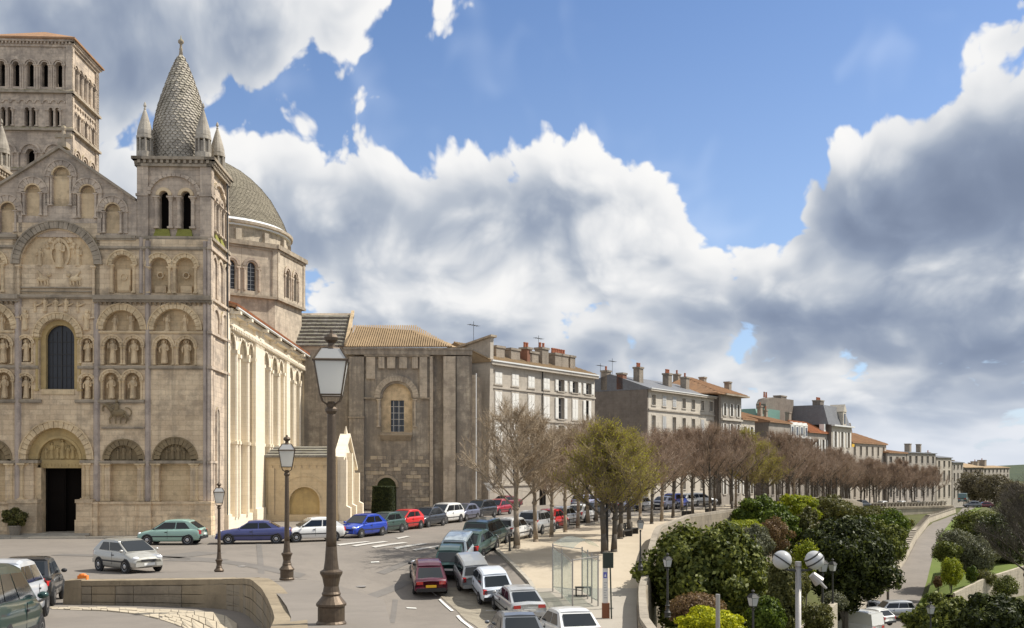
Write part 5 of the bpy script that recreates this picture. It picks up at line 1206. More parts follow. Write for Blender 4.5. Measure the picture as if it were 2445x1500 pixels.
def simple(px0, px1, label, eave, ridge, floors, nc, mat, roof, off=0, back=11, shut=None, chims=(), hip=(0, 0), frac=.36, side='house_dark', rib=True, over=.4, col='shutter_white', rail=None):
    h, L = house(px0, px1, label, off); pm = (px0+px1)/2
    ez = hz_(px0, eave, off); g0 = hgz(px0, off)-1.5
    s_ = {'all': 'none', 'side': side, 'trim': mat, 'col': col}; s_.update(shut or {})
    front(h, L, g0, ez-.15, [(hz_(px0, b, off), hz_(px0, a, off)) for b, a in floors], nc, mat, s_, frac=frac, back=back, rnd=px0, rail=rail)
    MB().box(-.1, L+.1, -.35, .4, ez-.2, ez).build('cornice', mat, h)
    zr = hz_(px0, ridge, off)
    if roof: pitched(h, 0, L, 0, back, ez, zr, roof, hip[0], hip[1], over=over)
    if rib and roof: ribs(h, 0, L, 0, back/2, ez, zr, roof, hip[0], hip[1], over=over, step=.6)
    for c in chims:
        px, top, w_, pots = c[:4]; y_ = c[5] if len(c) > 5 else back*.4; x = hpt(px, off+y_)-hpt(px0, off+y_); chimney(h, x, y_, ez-.5, hz_(px, top, off+y_), w_, w_*.7, pots, c[4] if len(c) > 4 else 'chimney_stone')
    return h, L, ez, zr
simple(1770, 1802, 'low cream house with orange tiles beside the tall corniced house', 1000, 972, [(1180, 1140), (1095, 1060), (1050, 1018)], 2, 'house_pale', 'orange_tile', chims=((1788, 968, .8, 1, 'chimney_brick'),), shut={'all': 'open'})
h, L, ez, zr = simple(1836, 1886, 'grey house with round-headed white windows and salmon tiles', 1006, 975, [(1182, 1150), (1120, 1090), (1068, 1032)], 3, 'house_grey', 'orange_tile', back=18, chims=((1800, 970, .5, 1), (1841, 971, .9, 0), (1812, 968, .4, 0)), shut={2: 'open'})
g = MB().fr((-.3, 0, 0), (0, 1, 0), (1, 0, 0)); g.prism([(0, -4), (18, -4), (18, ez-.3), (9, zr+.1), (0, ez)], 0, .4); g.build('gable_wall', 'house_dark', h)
h, L, ez, zr = simple(1886, 1930, 'house with a green copper roof, slate attic and white dormers', 1042, 1042, [(1185, 1150), (1130, 1095), (1082, 1056)], 3, 'house_grey', None, chims=((1870, 976, .5, 1), (1882, 985, .4, 1), (1931, 990, .6, 0)), shut={2: 'open'})
MB().hexa([(0, 0, ez), (L, 0, ez), (L, 9, ez), (0, 9, ez), (.3, 1.2, ez+2.8), (L-.3, 1.2, ez+2.8), (L-.3, 8, ez+2.8), (.3, 8, ez+2.8)]).build('mansard_roof', 'slate', h)
for i in range(4):
    x = L*(i+.5)/4; m = MB(); m.box(x-.75, x+.75, -.05, 1.5, ez, ez+2.2); m.prism([(x-.9, ez+2.2), (x+.9, ez+2.2), (x, ez+2.8)], -.1, 1.8); o = m.build('dormer', 'white_paint', h); MB().box(x-.45, x+.45, -.1, .0, ez+.3, ez+1.9).build('window', 'window_glass', o)
MB().box(-.3, L+.2, -.5, .1, ez-.25, ez).build('gutter', 'lead_white', h)
m = MB(); z1 = hz_(1876, 1000, 4); m.hexa([(-4.5, 4.5, z1-.6), (1.0, 4.5, z1-1.0), (1.0, 9, z1-1.0), (-4.5, 9, z1-.6), (-3.4, 5.5, z1+1.5), (-.9, 5.5, z1+1.3), (-.9, 8, z1+1.3), (-3.4, 8, z1+1.5)]); m.build('copper_turret', 'copper', h)
m = MB(); m.box(2.5, 11, 6, 12, ez, hz_(1900, 985, 6)); m.build('copper_roof', 'copper', h)
h, L, ez, zr = simple(1930, 1985, 'house with a small salmon roof in front of a tall blank chimney wall', 1031, 1003, [(1185, 1150), (1135, 1100), (1082, 1048)], 4, 'house_grey', 'red_tile', chims=(), shut={2: 'open'}, rail=(2,), back=8)
m = MB(); a, b = hpt(1917, 7)-hpt(1930, 7), hpt(1970, 7)-hpt(1930, 7); z1 = hz_(1945, 963, 7)
m.prism([(a, ez-4), (b, ez-4), (b, z1), (a+3, z1-.1), (a+.2, z1-.6), (a-1.0, z1-1.6)], 7, 9); m.build('blank_wall', 'house_dark', h)
chimney(h, (a+b)/2+2.2, 8, z1-1, hz_(1955, 961, 7)+.3, 1.6, .8, 0, 'house_dark'); 
for q in (.8, 1.9): m = MB(); m.lathe(a+q, 8, [(.2, z1-.2), (.16, z1+.8), (.22, z1+.9)], 8); m.build('chimney_pot', 'terracotta', h)
MB().box(b-1.7, b-.7, -.0, 1.0, ez-.2, hz_(1962, 1012)).build('chimney', 'lead_white', h)
h, L, ez, zr = simple(1986, 2033, 'tall house with steep slate mansard, pointed dormer and yellow shop sign', 1014, 1014, [(1186, 1150), (1130, 1090), (1068, 1030)], 3, 'house_pale', None, off=-.8, chims=((2002, 964, 1.2, 4, 'house_dark'),), shut={2: 'open'}, frac=.34)
MB().hexa([(-1.5, .2, ez), (L, .2, ez), (L, 11, ez), (-1.5, 11, ez), (-.8, 1.5, ez+4.1), (L-1, 1.5, ez+4.1), (L-1, 9, ez+4.1), (-.8, 9, ez+4.1)]).build('mansard_roof', 'slate', h)
m = MB(); x = L*.62; m.box(x-1.1, x+1.1, -.1, 2.5, ez, ez+3.0); m.prism([(x-1.3, ez+3.0), (x+1.3, ez+3.0), (x, ez+4.6)], -.2, 3); o = m.build('dormer', 'house_pale', h); MB().box(x-.55, x+.55, -.16, -.1, ez+.4, ez+2.6).build('window', 'window_glass', o)
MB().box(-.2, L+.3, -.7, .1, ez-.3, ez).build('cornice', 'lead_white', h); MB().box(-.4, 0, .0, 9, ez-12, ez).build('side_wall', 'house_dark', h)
MB().box(L-2.6, L-.9, -.9, -.78, hz_(2020, 1067, -.8), hz_(2020, 1060, -.8)).build('sign', 'yellow_sign', h)
h, L, ez, zr = simple(2033, 2116, 'long low house under a broad orange tiled roof', 1056, 1027, [(1188, 1160), (1140, 1105), (1088, 1064)], 6, 'house_cream', 'orange_tile', off=1, back=13, hip=(0, 4), frac=.3)
m = MB(); a, b = hpt(2036, 9)-hpt(2033, 9), hpt(2116, 9)-hpt(2033, 9); z_ = lambda px, py: hz_(px, py, 9); X_ = lambda px: hpt(px, 9)-hpt(2033, 9)
m.prism([(X_(2036), ez-1), (X_(2119), ez-1), (X_(2113), z_(2113, 1035)), (X_(2110), z_(2110, 1018)), (X_(2101), z_(2101, 1018)), (X_(2098), z_(2098, 1030)), (X_(2070), z_(2070, 1022)), (X_(2058), z_(2058, 1012)), (X_(2036), z_(2036, 1022))], 9, 11.5); m.build('blank_wall', 'house_dark', h)
chimney(h, X_(2082), 10, z_(2082, 1030), z_(2082, 1005), 2.0, .9, 0, 'house_dark')
simple(2119, 2164, 'brown house almost hidden by bare trees with a pair of red chimneys', 1080, 1072, [(1188, 1160), (1145, 1115), (1105, 1090)], 3, 'house_grey', 'orange_tile', chims=((2126, 1063, .8, 0, 'chimney_brick'), (2140, 1061, .8, 0, 'chimney_brick')))
simple(2166, 2234, 'flat-topped grey house with two square chimneys beyond the bare trees', 1080, 1076, [(1190, 1160), (1148, 1120), (1106, 1088)], 5, 'house_grey', 'slate', chims=((2205, 1062, 1.0, 0), (2228, 1063, .8, 0)), rib=False)
simple(2236, 2272, 'narrow house with pink-brown front stepping down the hill', 1092, 1085, [(1190, 1160), (1150, 1124), (1116, 1100)], 3, 'house_cream', 'slate', chims=((2252, 1082, .9, 1),), rib=False)
simple(2274, 2300, 'small house with a dark chimney stack at the bend of the street', 1104, 1098, [(1190, 1165), (1150, 1130), (1120, 1110)], 3, 'house_grey', 'slate', chims=((2284, 1096, 1.2, 2),), rib=False)
simple(2301, 2345, 'brown roofed house past the bend, behind the olive trees', 1116, 1106, [(1150, 1140), (1130, 1122)], 4, 'house_dark', 'ochre_tile', chims=((2304, 1099, 1.4, 0),), rib=False)
simple(2347, 2410, 'last house of the row with a white cornice and three chimneys', 1117, 1112, [(1160, 1150), (1143, 1135), (1129, 1121)], 7, 'house_grey', 'ochre_tile', chims=((2359, 1102, 1.6, 1), (2374, 1099, 1.8, 1), (2350, 1105, 1., 0)), rib=False)
# ================================================================ ground surfaces, kerbs, walls
def band(name, pts, w, mat, label, dz=.03, fn=P, **k):
    """strip of constant width centred on a line"""
    l, r = [], []
    for i, p in enumerate(pts):
        a = pts[max(0, i-1)]; b = pts[min(len(pts)-1, i+1)]; dx, dy = b[0]-a[0], b[1]-a[1]; q = hypot(dx, dy)
        l.append((p[0]-dy/q*w/2, p[1]+dx/q*w/2)); r.append((p[0]+dy/q*w/2, p[1]-dx/q*w/2))
    return strip(name, l, r, mat, label, dz, fn, **k)
def run(pts, step, fn, name, mat, parent, gap=.0, w=.3, z0=0, z1=.12, side=0, jit=0, zt=None, **k):
    """blocks laid end to end along a line (kerbs, coping, courses)"""
    L = [0]
    for a, b in zip(pts, pts[1:]): L.append(L[-1]+hypot(b[0]-a[0], b[1]-a[1]))
    fx = list(zip(L, [p[0] for p in pts])); fy = list(zip(L, [p[1] for p in pts])); s_ = 0; out = []; rr = random.Random(int(L[-1]*100))
    while s_ < L[-1]-.05:
        st = step*(1+rr.uniform(-jit, jit)); e = min(s_+st, L[-1]); a = (interp(s_, fx), interp(s_, fy)); b = (interp(e-gap, fx), interp(e-gap, fy)); 
        dx, dy = b[0]-a[0], b[1]-a[1]; q = hypot(dx, dy) or 1; nx, ny = -dy/q, dx/q
        za, zb = fn(*a) if zt is None else 0, fn(*b) if zt is None else 0
        if zt is not None: za0, za1 = zt(s_/L[-1]); zb0, zb1 = zt((e-gap)/L[-1])
        else: za0, za1, zb0, zb1 = za+z0, za+z1, zb+z0, zb+z1
        o0, o1 = side-w/2, side+w/2; j = rr.uniform(0, jit*.04)
        m = MB().hexa([(a[0]+nx*o0, a[1]+ny*o0, za0), (b[0]+nx*o0, b[1]+ny*o0, zb0), (b[0]+nx*(o1+j), b[1]+ny*(o1+j), zb0), (a[0]+nx*(o1+j), a[1]+ny*(o1+j), za0), (a[0]+nx*o0, a[1]+ny*o0, za1), (b[0]+nx*o0, b[1]+ny*o0, zb1), (b[0]+nx*(o1+j), b[1]+ny*(o1+j), zb1), (a[0]+nx*(o1+j), a[1]+ny*(o1+j), za1)])
        m.build(name, mat if isinstance(mat, str) else rr.choice(mat), parent, **k); s_ = e
inset = lambda d, ys: [(rampX(y)-d, y) for y in ys]
# promenade gravel between the two rows of trees
KERB = [(2.9, 34), (2.1, 40), (1.7, 46), (.9, 51), (-.9, 57), (-.8, 60), (2.2, 68), (6.0, 78), (10.3, 88), (16, 98), (30, 125), (46, 152), (60, 178), (72, 200), (84, 222), (100, 250)]
ky = [p[1] for p in KERB]
def kerbX(Y): return interp(Y, [(y, x) for x, y in KERB])
strip('promenade', [(kerbX(y), y) for y in frange(50, 120, 2)], [(rampX(y)-.25, y) for y in frange(50, 120, 2)], 'gravel', 'sandy promenade between rows of trees', .03, step=.8)
strip('promenade', [(kerbX(y), y) for y in frange(118, 203, 4)], [(rampX(y)-.25, y) for y in frange(118, 203, 4)], 'gravel', 'far stretch of the sandy promenade', .03, step=2.5)
strip('pavement', [(kerbX(y), y) for y in frange(32, 51, 1)], [(rampX(y)-.25, y) for y in frange(32, 51, 1)], 'pavement', 'pale pavement round the bus shelter', .035, step=.6)
kb = empty('kerb', (0, 0, 0)); kb['kind'] = 'structure'; kb['label'] = 'pale stone kerb round the promenade'
run(KERB[:11], 1.0, P, 'kerb_stone', 'kerb_stone', kb, .03, .22, -.2, .14)
run([(-60, 62.6), (-20.5, 64.2), (-19.6, 66)], 1.2, P, 'kerb_stone', 'kerb_stone', kb, .03, .2, -.2, .12)
strip('forecourt', [(-60, 62.7), (-20.4, 64.3)], [(-60, 64.7), (-20.2, 66.4)], 'pavement', 'narrow pavement along the foot of the cathedral front', .04)
strip('pavement', [(-19.5, 66), (-22.2, 102)], [(-17.0, 66.5), (-14.6, 84)], 'pavement', 'pavement along the sunny side of the nave', .04, step=1.5) if False else None
# darker road bed of the descending street
strip('road', [(-12.5, 46.5), (-9.5, 41), (-6.5, 34), (-5, 28)], [(1.2, 48.5), (1.6, 45), (2.0, 40), (2.8, 34)], 'asphalt_dark', 'dark asphalt street dropping towards the viewer', .012, step=.6) if False else None
def mark(name, quad, mat='white_paint', dz=.035, par=None):
    v = [hit(x, y) for x, y in quad]; n = 6; m = MB(); vs = []
    for i in range(n+1):
        t = i/n
        for a, b in ((v[0], v[1]), (v[3], v[2])):
            x = a[0]+(b[0]-a[0])*t; y = a[1]+(b[1]-a[1])*t; vs.append((x, y, P(x, y)+dz))
    m.v = vs; m.f = [(2*i, 2*i+2, 2*i+3, 2*i+1) for i in range(n)]
    return m.build(name, mat, par)
zc_ = empty('zebra_crossing', (0, 0, 0)); zc_['kind'] = 'structure'; zc_['label'] = 'worn white zebra crossing bars on the asphalt'
for q in (((803, 1301), (874, 1294), (884, 1295), (812, 1304)), ((839, 1304), (915, 1293.5), (928, 1295), (850, 1306)), ((886, 1306), (962, 1296), (975, 1297.5), (896, 1309)), ((938, 1309), (1010, 1298.5), (1022, 1300), (948, 1312)), ((984, 1313.5), (1048, 1303), (1058, 1305), (993, 1316)), ((945, 1286), (970, 1281), (980, 1282), (952, 1288))):
    mark('painted_bar', q, 'old_paint', par=zc_)
lm = empty('road_markings', (0, 0, 0)); lm['kind'] = 'structure'; lm['label'] = 'short white dashes along the parking bays'
for q in (((1030, 1416), (1040, 1424), (1044, 1424), (1034, 1415)), ((1047, 1433), (1077, 1461), (1084, 1460), (1052, 1432)), ((1089, 1472), (1124, 1503), (1132, 1502), (1096, 1471)), ((970, 1452), (993, 1453), (995, 1455), (972, 1454)), ((885, 1343), (905, 1342), (906, 1344), (886, 1345))): mark('painted_dash', q, par=lm)
bl = [hit(x, y)[:2] for x, y in ((1036, 1405), (1052, 1425), (1090, 1458), (1130, 1492), (1160, 1515))]
strip('parking_strip', bl, [(kerbX(y)-.1, y) for y in (50.5, 47, 44, 41.5, 39)], 'cobble', 'pale stone sett parking strip beside the kerb', .018, step=.5)
for px, py in ((1120, 1418), (1160, 1460), (1240, 1490), (1225, 1432)):
    a, b = hit(px, py), hit(px+70, py-2)
    strip('bay_line', [a[:2], b[:2]], [(a[0], a[1]+.12), (b[0], b[1]+.12)], 'old_paint', 'white line across the setts between two parking bays', .028)
# tar seams and manhole covers on the square
for k, (px, py, lab) in enumerate(((572, 1352, 'round iron cover in the asphalt between the two smaller lanterns'), (860, 1400, 'round iron cover in the roadway beside the tallest lantern'))):
    a = hit(px, py); m = MB(); m.lathe(a[0], a[1], [(.3, a[2]-.02), (.3, a[2]+.012)], 14); m.build('manhole_cover', 'grey_pole', label=lab, kind='thing', cat='manhole cover', group='manhole covers in the square')
# ---------------------------------------------------------------- curved foreground wall, built of blocks
TOPZ = [1.11, 1.2, 1.34, 1.5, 1.67, 1.8, 1.94, 2.15, 2.39, 2.7, 3.0]
fw = empty('curved_stone_wall', (-8.5, 30, 0), label='low mossy curved stone wall with coping, enclosing the parking corner', cat='wall')
fw.location = (0, 0, 0)
Ls = [0]
for a, b in zip(WALLC, WALLC[1:]): Ls.append(Ls[-1]+hypot(b[0]-a[0], b[1]-a[1]))
topf = lambda t: interp(t*Ls[-1], list(zip(Ls, TOPZ)))
botf = lambda t: max(-.1, interp(interp(t*Ls[-1], list(zip(Ls, [p[1] for p in WALLC]))), INZ))-.15
rub = ('rubble_wall', 'rubble_wall', 'rampart_stone')
def course_z(k, n): return lambda t: (botf(t)+(topf(t)-.16-botf(t))*k/n, botf(t)+(topf(t)-.16-botf(t))*(k+1)/n-.025)
for k in range(3): run(WALLC, .85, P, 'wall_stone', rub, fw, .025, .5, zt=course_z(k, 3), jit=.35)
core = [WALLC[0]]+WALLC[1:]; run(core, 1.5, P, 'wall_core', 'rubble_wall', fw, 0, .40, zt=lambda t: (botf(t)-.3, topf(t)-.17))
run(WALLC, .8, P, 'coping_stone', 'rubble_wall', fw, .006, .5, zt=lambda t: (topf(t)-.16, topf(t)), jit=0)
a = WALLC[0]; m = MB(); m.hexa([(a[0]-.35, a[1]-.35, 0), (a[0]+.25, a[1]-.35, 0), (a[0]+.25, a[1]+.35, 0), (a[0]-.35, a[1]+.35, 0), (a[0]-.28, a[1]-.3, 1.12), (a[0]+.25, a[1]-.3, 1.16), (a[0]+.25, a[1]+.3, 1.16), (a[0]-.28, a[1]+.3, 1.12)]); m.build('end_stone', 'rubble_wall', fw)
m = MB(); x, y, z = ray(199, 1378, 31.6); m.box(x-.16, x+.14, y-.08, y+.08, z-.1, z+.05); m.ell((x-.02, y, z+.06), (.14, .08, .06), 7, 4); m.build('warning_lamp', 'orange_cone', label='small orange warning lamp lying on the left end of the stone wall', cat='warning lamp')
# paving slabs inside the wall
pv = empty('slab_paving', (0, 0, 0)); pv['kind'] = 'structure'; pv['label'] = 'pale worn paving slabs at the foot of the curved wall'
rp_ = random.Random(11)
def edge_y(px, t):           # t 0 at the wall side, 1 at the open side
    a = interp(px, [(110, 1450), (250, 1452), (420, 1457), (520, 1465), (556, 1476), (575, 1500), (590, 1540)]); b = interp(px, [(110, 1455), (250, 1460), (330, 1468), (400, 1485), (440, 1500), (470, 1530), (520, 1600), (590, 1700)])
    return a+(b-a)*t
nr = 6
for r_ in range(nr):
    px = 112+rp_.uniform(0, 12)
    while px < 560:
        wd = rp_.uniform(14, 30); t0, t1 = (r_+.03)/nr, (r_+.95)/nr
        if edge_y(px, 1)-edge_y(px, 0) < 22 and r_ not in (0, 3): px += wd; continue
        if edge_y(px, 1)-edge_y(px, 0) < 22: t1 = t0+.45
        c = [(px, edge_y(px, t0)), (px+wd-1.2, edge_y(px+wd, t0)), (px+wd-1.2, edge_y(px+wd, t1)), (px, edge_y(px, t1))]
        px += wd
        if min(q[1] for q in c) > 1525: continue
        h = [hit(q[0]+rp_.uniform(-1, 1), q[1], Pin) for q in c]; up = rp_.uniform(.015, .04)
        m = MB().hexa([(q[0], q[1], q[2]-.02) for q in h]+[(q[0], q[1], q[2]+up) for q in h]); m.build('paving_slab', 'paving_slab', pv)
# ---------------------------------------------------------------- rampart
rm = empty('rampart_wall', (0, 0, 0), label='long stone rampart with parapet holding the promenade above the gardens', cat='rampart')
pts = [(rampX(y), y) for y in [20, 24, 28, 33, 38, 42, 47, 52, 57, 62, 69, 76, 81, 87, 95, 103, 112, 122, 132, 142, 152, 166, 180, 196]]+[(91, 207), (93, 214), (96, 226)]
m = MB()
for (a, b) in zip(pts, pts[1:]):
    dx, dy = b[0]-a[0], b[1]-a[1]; q = hypot(dx, dy); nx, ny = dy/q, -dx/q
    for o in (0,):
        za, zb = P(a[0]-.6, a[1])+.75, P(b[0]-.6, b[1])+.75
        m.hexa([(a[0]-nx*.22, a[1]-ny*.22, za-14), (b[0]-nx*.22, b[1]-ny*.22, zb-14), (b[0]+nx*.8, b[1]+ny*.8, zb-14), (a[0]+nx*.8, a[1]+ny*.8, za-14), (a[0]-nx*.22, a[1]-ny*.22, za), (b[0]-nx*.22, b[1]-ny*.22, zb), (b[0]+nx*.22, b[1]+ny*.22, zb), (a[0]+nx*.22, a[1]+ny*.22, za)])
m.build('rampart_face', 'rampart_stone', rm)
run(pts[:-3], 1.6, lambda X, Y: P(X-.8, Y), 'coping_stone', 'parapet_stone', rm, .02, .34, .74, .94, jit=.1)
run(pts[-4:], 2.4, lambda X, Y: P(X-.8, Y), 'coping_stone', 'parapet_stone', rm, .02, .8, .8, 1.05)
# balustrade and pale end wall above the sloping road
bs = empty('balustrade', (0, 0, 0), label='pale balustrade across the head of the sloping garden road', cat='balustrade')
a, b = (70, 196), (91, 207); q = hypot(b[0]-a[0], b[1]-a[1]); ax = ((b[0]-a[0])/q, (b[1]-a[1])/q, 0); zz2 = P(70, 196)
for i in range(26):
    m = MB().fr((a[0], a[1]-.9, zz2), ax, (-ax[1], ax[0], 0)); c = q*(i+.5)/26; m.box(c-.16, c+.16, -.1, .1, .1, .85) if i % 6 else m.box(c-.3, c+.3, -.2, .2, -.2, 1.1); m.build('baluster', 'parapet_stone', bs)
m = MB().fr((a[0], a[1]-.9, zz2), ax, (-ax[1], ax[0], 0)); m.box(0, q, -.16, .16, .85, 1.0); m.build('handrail', 'parapet_stone', bs)
m = MB().fr((a[0], a[1]-1.1, zz2), ax, (-ax[1], ax[0], 0)); m.box(-3, q+1.5, -.3, .6, -8, .1); m.build('end_wall', 'pale_wall', bs); m = MB().fr((a[0], a[1]-1.1, zz2), ax, (-ax[1], ax[0], 0)); m.box(-3, q+1.5, -.45, -.3, -.35, -.0); m.build('string_course', 'moulding_stone', bs)
# ---------------------------------------------------------------- sloping road in the gardens
def sheet(name, a, b, mat, label, dz=.06, n=10, nx=4, kind='structure'):
    m = MB()
    for k in range(len(a)-1):
        for i in range(n+(k == len(a)-2)):
            t = i/n
            l = [a[k][j]+(a[k+1][j]-a[k][j])*t for j in range(3)]; r = [b[k][j]+(b[k+1][j]-b[k][j])*t for j in range(3)]
            for u_ in range(nx+1): m.v.append(tuple(l[j]+(r[j]-l[j])*u_/nx+(dz if j == 2 else 0) for j in range(3)))
    rows_ = len(m.v)//(nx+1)
    for j in range(rows_-1):
        for i in range(nx): k = j*(nx+1)+i; m.f.append((k, k+1, k+nx+2, k+nx+1))
    return m.build(name, mat, label=label, kind=kind, smooth=True)
sheet('road', ROADL, ROADR, 'asphalt', 'grey lane climbing through the gardens to the far promenade', .12)
off = lambda pl, d: [(p[0]+d, p[1], p[2]) for p in pl]
sheet('verge', ROADR, off(ROADR, 1.6), 'lawn', 'grassy verge on the garden side of the lane', .10, nx=1)
lw = empty('lane_wall', (0, 0, 0), label='low pale retaining wall on the planted side of the climbing lane', cat='wall')
m = MB()
for p, q in zip(ROADL[:-2], ROADL[1:-1]):
    m.hexa([(p[0]-.9, p[1], p[2]-1.5), (q[0]-.9, q[1], q[2]-1.5), (q[0], q[1], q[2]-1), (p[0], p[1], p[2]-1), (p[0]-.9, p[1], p[2]+1.5), (q[0]-.9, q[1], q[2]+1.2), (q[0]-.25, q[1], q[2]+1.2), (p[0]-.25, p[1], p[2]+1.5)])
m.build('wall_face', 'pale_wall', lw)
LW = [(p[0]-.5, p[1]) for p in ROADL[:-2]]
for p, q in zip(ROADL[:-2], ROADL[1:-1]):
    n = max(1, int(hypot(q[0]-p[0], q[1]-p[1])/2.2))
    for i in range(n):
        A_ = [p[j]+(q[j]-p[j])*i/n for j in range(3)]; B_ = [p[j]+(q[j]-p[j])*(i+.996)/n for j in range(3)]
        MB().hexa([(A_[0]-1.0, A_[1], A_[2]+1.2), (B_[0]-1.0, B_[1], B_[2]+1.2), (B_[0]-.1, B_[1], B_[2]+1.2), (A_[0]-.1, A_[1], A_[2]+1.2), (A_[0]-1.0, A_[1], A_[2]+1.55), (B_[0]-1.0, B_[1], B_[2]+1.4), (B_[0]-.1, B_[1], B_[2]+1.4), (A_[0]-.1, A_[1], A_[2]+1.55)]).build('coping_stone', 'parapet_stone', lw)
# lawn with its diagonal retaining wall
def gp(px, py, Z): x, y, z = ray(px, py, Z); return (x, y, z)
la = [gp(2215, 1432, 106), gp(2228, 1380, 113), gp(2300, 1352, 122)]; lb = [gp(2275, 1432, 98), gp(2350, 1395, 104), gp(2460, 1360, 112)]
sheet('lawn', la, lb, 'lawn', 'sunlit lawn above the diagonal wall in the park', .5, 6, 4)
dw = empty('park_wall', (0, 0, 0), label='pale diagonal retaining wall under the park lawn', cat='wall')
for p, q in zip(lb, lb[1:]):
    for i in range(6):
        A_ = [p[j]+(q[j]-p[j])*i/6 for j in range(3)]; B_ = [p[j]+(q[j]-p[j])*(i+.98)/6 for j in range(3)]
        MB().hexa([(A_[0], A_[1]-.5, A_[2]-6), (B_[0], B_[1]-.5, B_[2]-6), (B_[0], B_[1], B_[2]-6), (A_[0], A_[1], A_[2]-6), (A_[0], A_[1]-.5, A_[2]+.7), (B_[0], B_[1]-.5, B_[2]+.7), (B_[0], B_[1], B_[2]+.7), (A_[0], A_[1], A_[2]+.7)]).build('wall_panel', 'pale_wall', dw)
# little walls by the lower lamps
for (p, q, nm) in (((1925, 1500, 60), (2000, 1440, 66), 'short pale garden wall beside the pair of garden lanterns'), ((1990, 1500, 92), (2095, 1432, 106), 'sunlit wall behind the white van')):
    A_, B_ = gp(*p), gp(*q); e = empty('garden_wall', (0, 0, 0), label=nm, cat='wall')
    for i in range(5):
        C_ = [A_[j]+(B_[j]-A_[j])*i/5 for j in range(3)]; D_ = [A_[j]+(B_[j]-A_[j])*(i+.98)/5 for j in range(3)]
        MB().hexa([(C_[0], C_[1], C_[2]-6), (D_[0], D_[1], D_[2]-6), (D_[0]-.3, D_[1]+.4, D_[2]-6), (C_[0]-.3, C_[1]+.4, C_[2]-6), (C_[0], C_[1], C_[2]), (D_[0], D_[1], D_[2]), (D_[0]-.3, D_[1]+.4, D_[2]), (C_[0]-.3, C_[1]+.4, C_[2])]).build('wall_panel', 'pale_wall', e)

# repaired strips in the asphalt, drains
for px, py, w_, l_, mt in ((560, 1345, 1.2, 7, 'asphalt_dark'), (900, 1420, .6, 6, 'asphalt_dark'), (330, 1330, 1.0, 10, 'asphalt_dark'), (1000, 1330, .5, 8, 'asphalt_dark'), (450, 1325, 3.5, 2.0, 'asphalt_dark'), (940, 1465, .25, 5, 'asphalt_dark'), (620, 1320, .3, 14, 'asphalt_dark')):
    a = hit(px, py); an = R((px*7) % 50-25+(90 if w_ < .7 else 0)); dx, dy = cos(an), sin(an); p0, p1 = (a[0]-dx*l_/2, a[1]-dy*l_/2), (a[0]+dx*l_/2, a[1]+dy*l_/2)
    strip('asphalt_patch', [(p0[0]-dy*w_/2, p0[1]+dx*w_/2), (p1[0]-dy*w_/2, p1[1]+dx*w_/2)], [(p0[0]+dy*w_/2, p0[1]-dx*w_/2), (p1[0]+dy*w_/2, p1[1]-dx*w_/2)], mt, 'darker repair strip in the asphalt', .012, step=.5)
# ================================================================ vegetation
import numpy as np
def np_mesh(name, verts, nper, mat):
    """many separate polygons of nper corners"""
    me = bpy.data.meshes.new(name); n = len(verts)//nper
    me.vertices.add(len(verts)); me.vertices.foreach_set('co', verts.astype(np.float32).ravel())
    me.loops.add(len(verts)); me.loops.foreach_set('vertex_index', np.arange(len(verts), dtype=np.int32))
    me.polygons.add(n); me.polygons.foreach_set('loop_start', np.arange(n, dtype=np.int32)*nper); me.polygons.foreach_set('loop_total', np.full(n, nper, dtype=np.int32))
    me.materials.append(M(mat)); me.update(calc_edges=True); return me
def leaves(c, nrm, size, rng, asp=.55):
    """rhombic leaves at points c roughly facing nrm"""
    n = len(c); d = nrm+rng.normal(0, .55, (n, 3)); d /= np.linalg.norm(d, axis=1)[:, None]
    t = rng.normal(0, 1, (n, 3)); t -= (t*d).sum(1)[:, None]*d; t /= np.linalg.norm(t, axis=1)[:, None]; b = np.cross(d, t)
    s = size*rng.uniform(.6, 1.3, n)[:, None]
    q = np.empty((n, 4, 3)); q[:, 0] = c-t*s; q[:, 1] = c+b*s*asp+d*s*.12; q[:, 2] = c+t*s; q[:, 3] = c-b*s*asp+d*s*.12
    return q.reshape(-1, 3)
def crown_mesh(name, rad, n, size, mat, seed, nl=26, lump=.34, inner=.18, flat=.0, spiky=0):
    rng = np.random.default_rng(seed); rx, ry, rz = rad; P_, N_ = [], []
    k = np.arange(nl)+.5; ph = np.arccos(1-2*k/nl); th = pi*(1+5**.5)*k
    dirs = np.stack([np.cos(th)*np.sin(ph), np.sin(th)*np.sin(ph), np.cos(ph)], 1)+rng.normal(0, .12, (nl, 3))
    rads = rng.uniform(.6, 1.15, nl)*lump; cen = dirs*(1-rads[:, None]*.75)*rng.uniform(.85, 1.06, (nl, 1))
    share = rads**2/np.sum(rads**2)
    for i in range(nl):
        m = max(4, int(n*(1-inner)*share[i])); v = rng.normal(0, 1, (m, 3)); v /= np.linalg.norm(v, axis=1)[:, None]
        r = rads[i]*rng.uniform(.72, 1.08, m)[:, None]*(1+.25*np.sin(v[:, :1]*7+i)*np.sin(v[:, 1:2]*6)); P_.append(cen[i]+v*r); N_.append(v+dirs[i]*.4)
    m = int(n*inner); v = rng.normal(0, 1, (m, 3)); v /= np.linalg.norm(v, axis=1)[:, None]; P_.append(v*rng.uniform(.45, .95, (m, 1))); N_.append(v)
    if spiky:
        m = spiky; v = rng.normal(0, 1, (m, 3)); v[:, 2] = abs(v[:, 2]); v /= np.linalg.norm(v, axis=1)[:, None]; P_.append(v*rng.uniform(.9, 1.22, (m, 1))); N_.append(v)
    c = np.concatenate(P_)*np.array(rad); nn = np.concatenate(N_); nn /= np.linalg.norm(nn, axis=1)[:, None]
    return np_mesh(name, leaves(c, nn, size, rng), 4, mat)
CR = {}
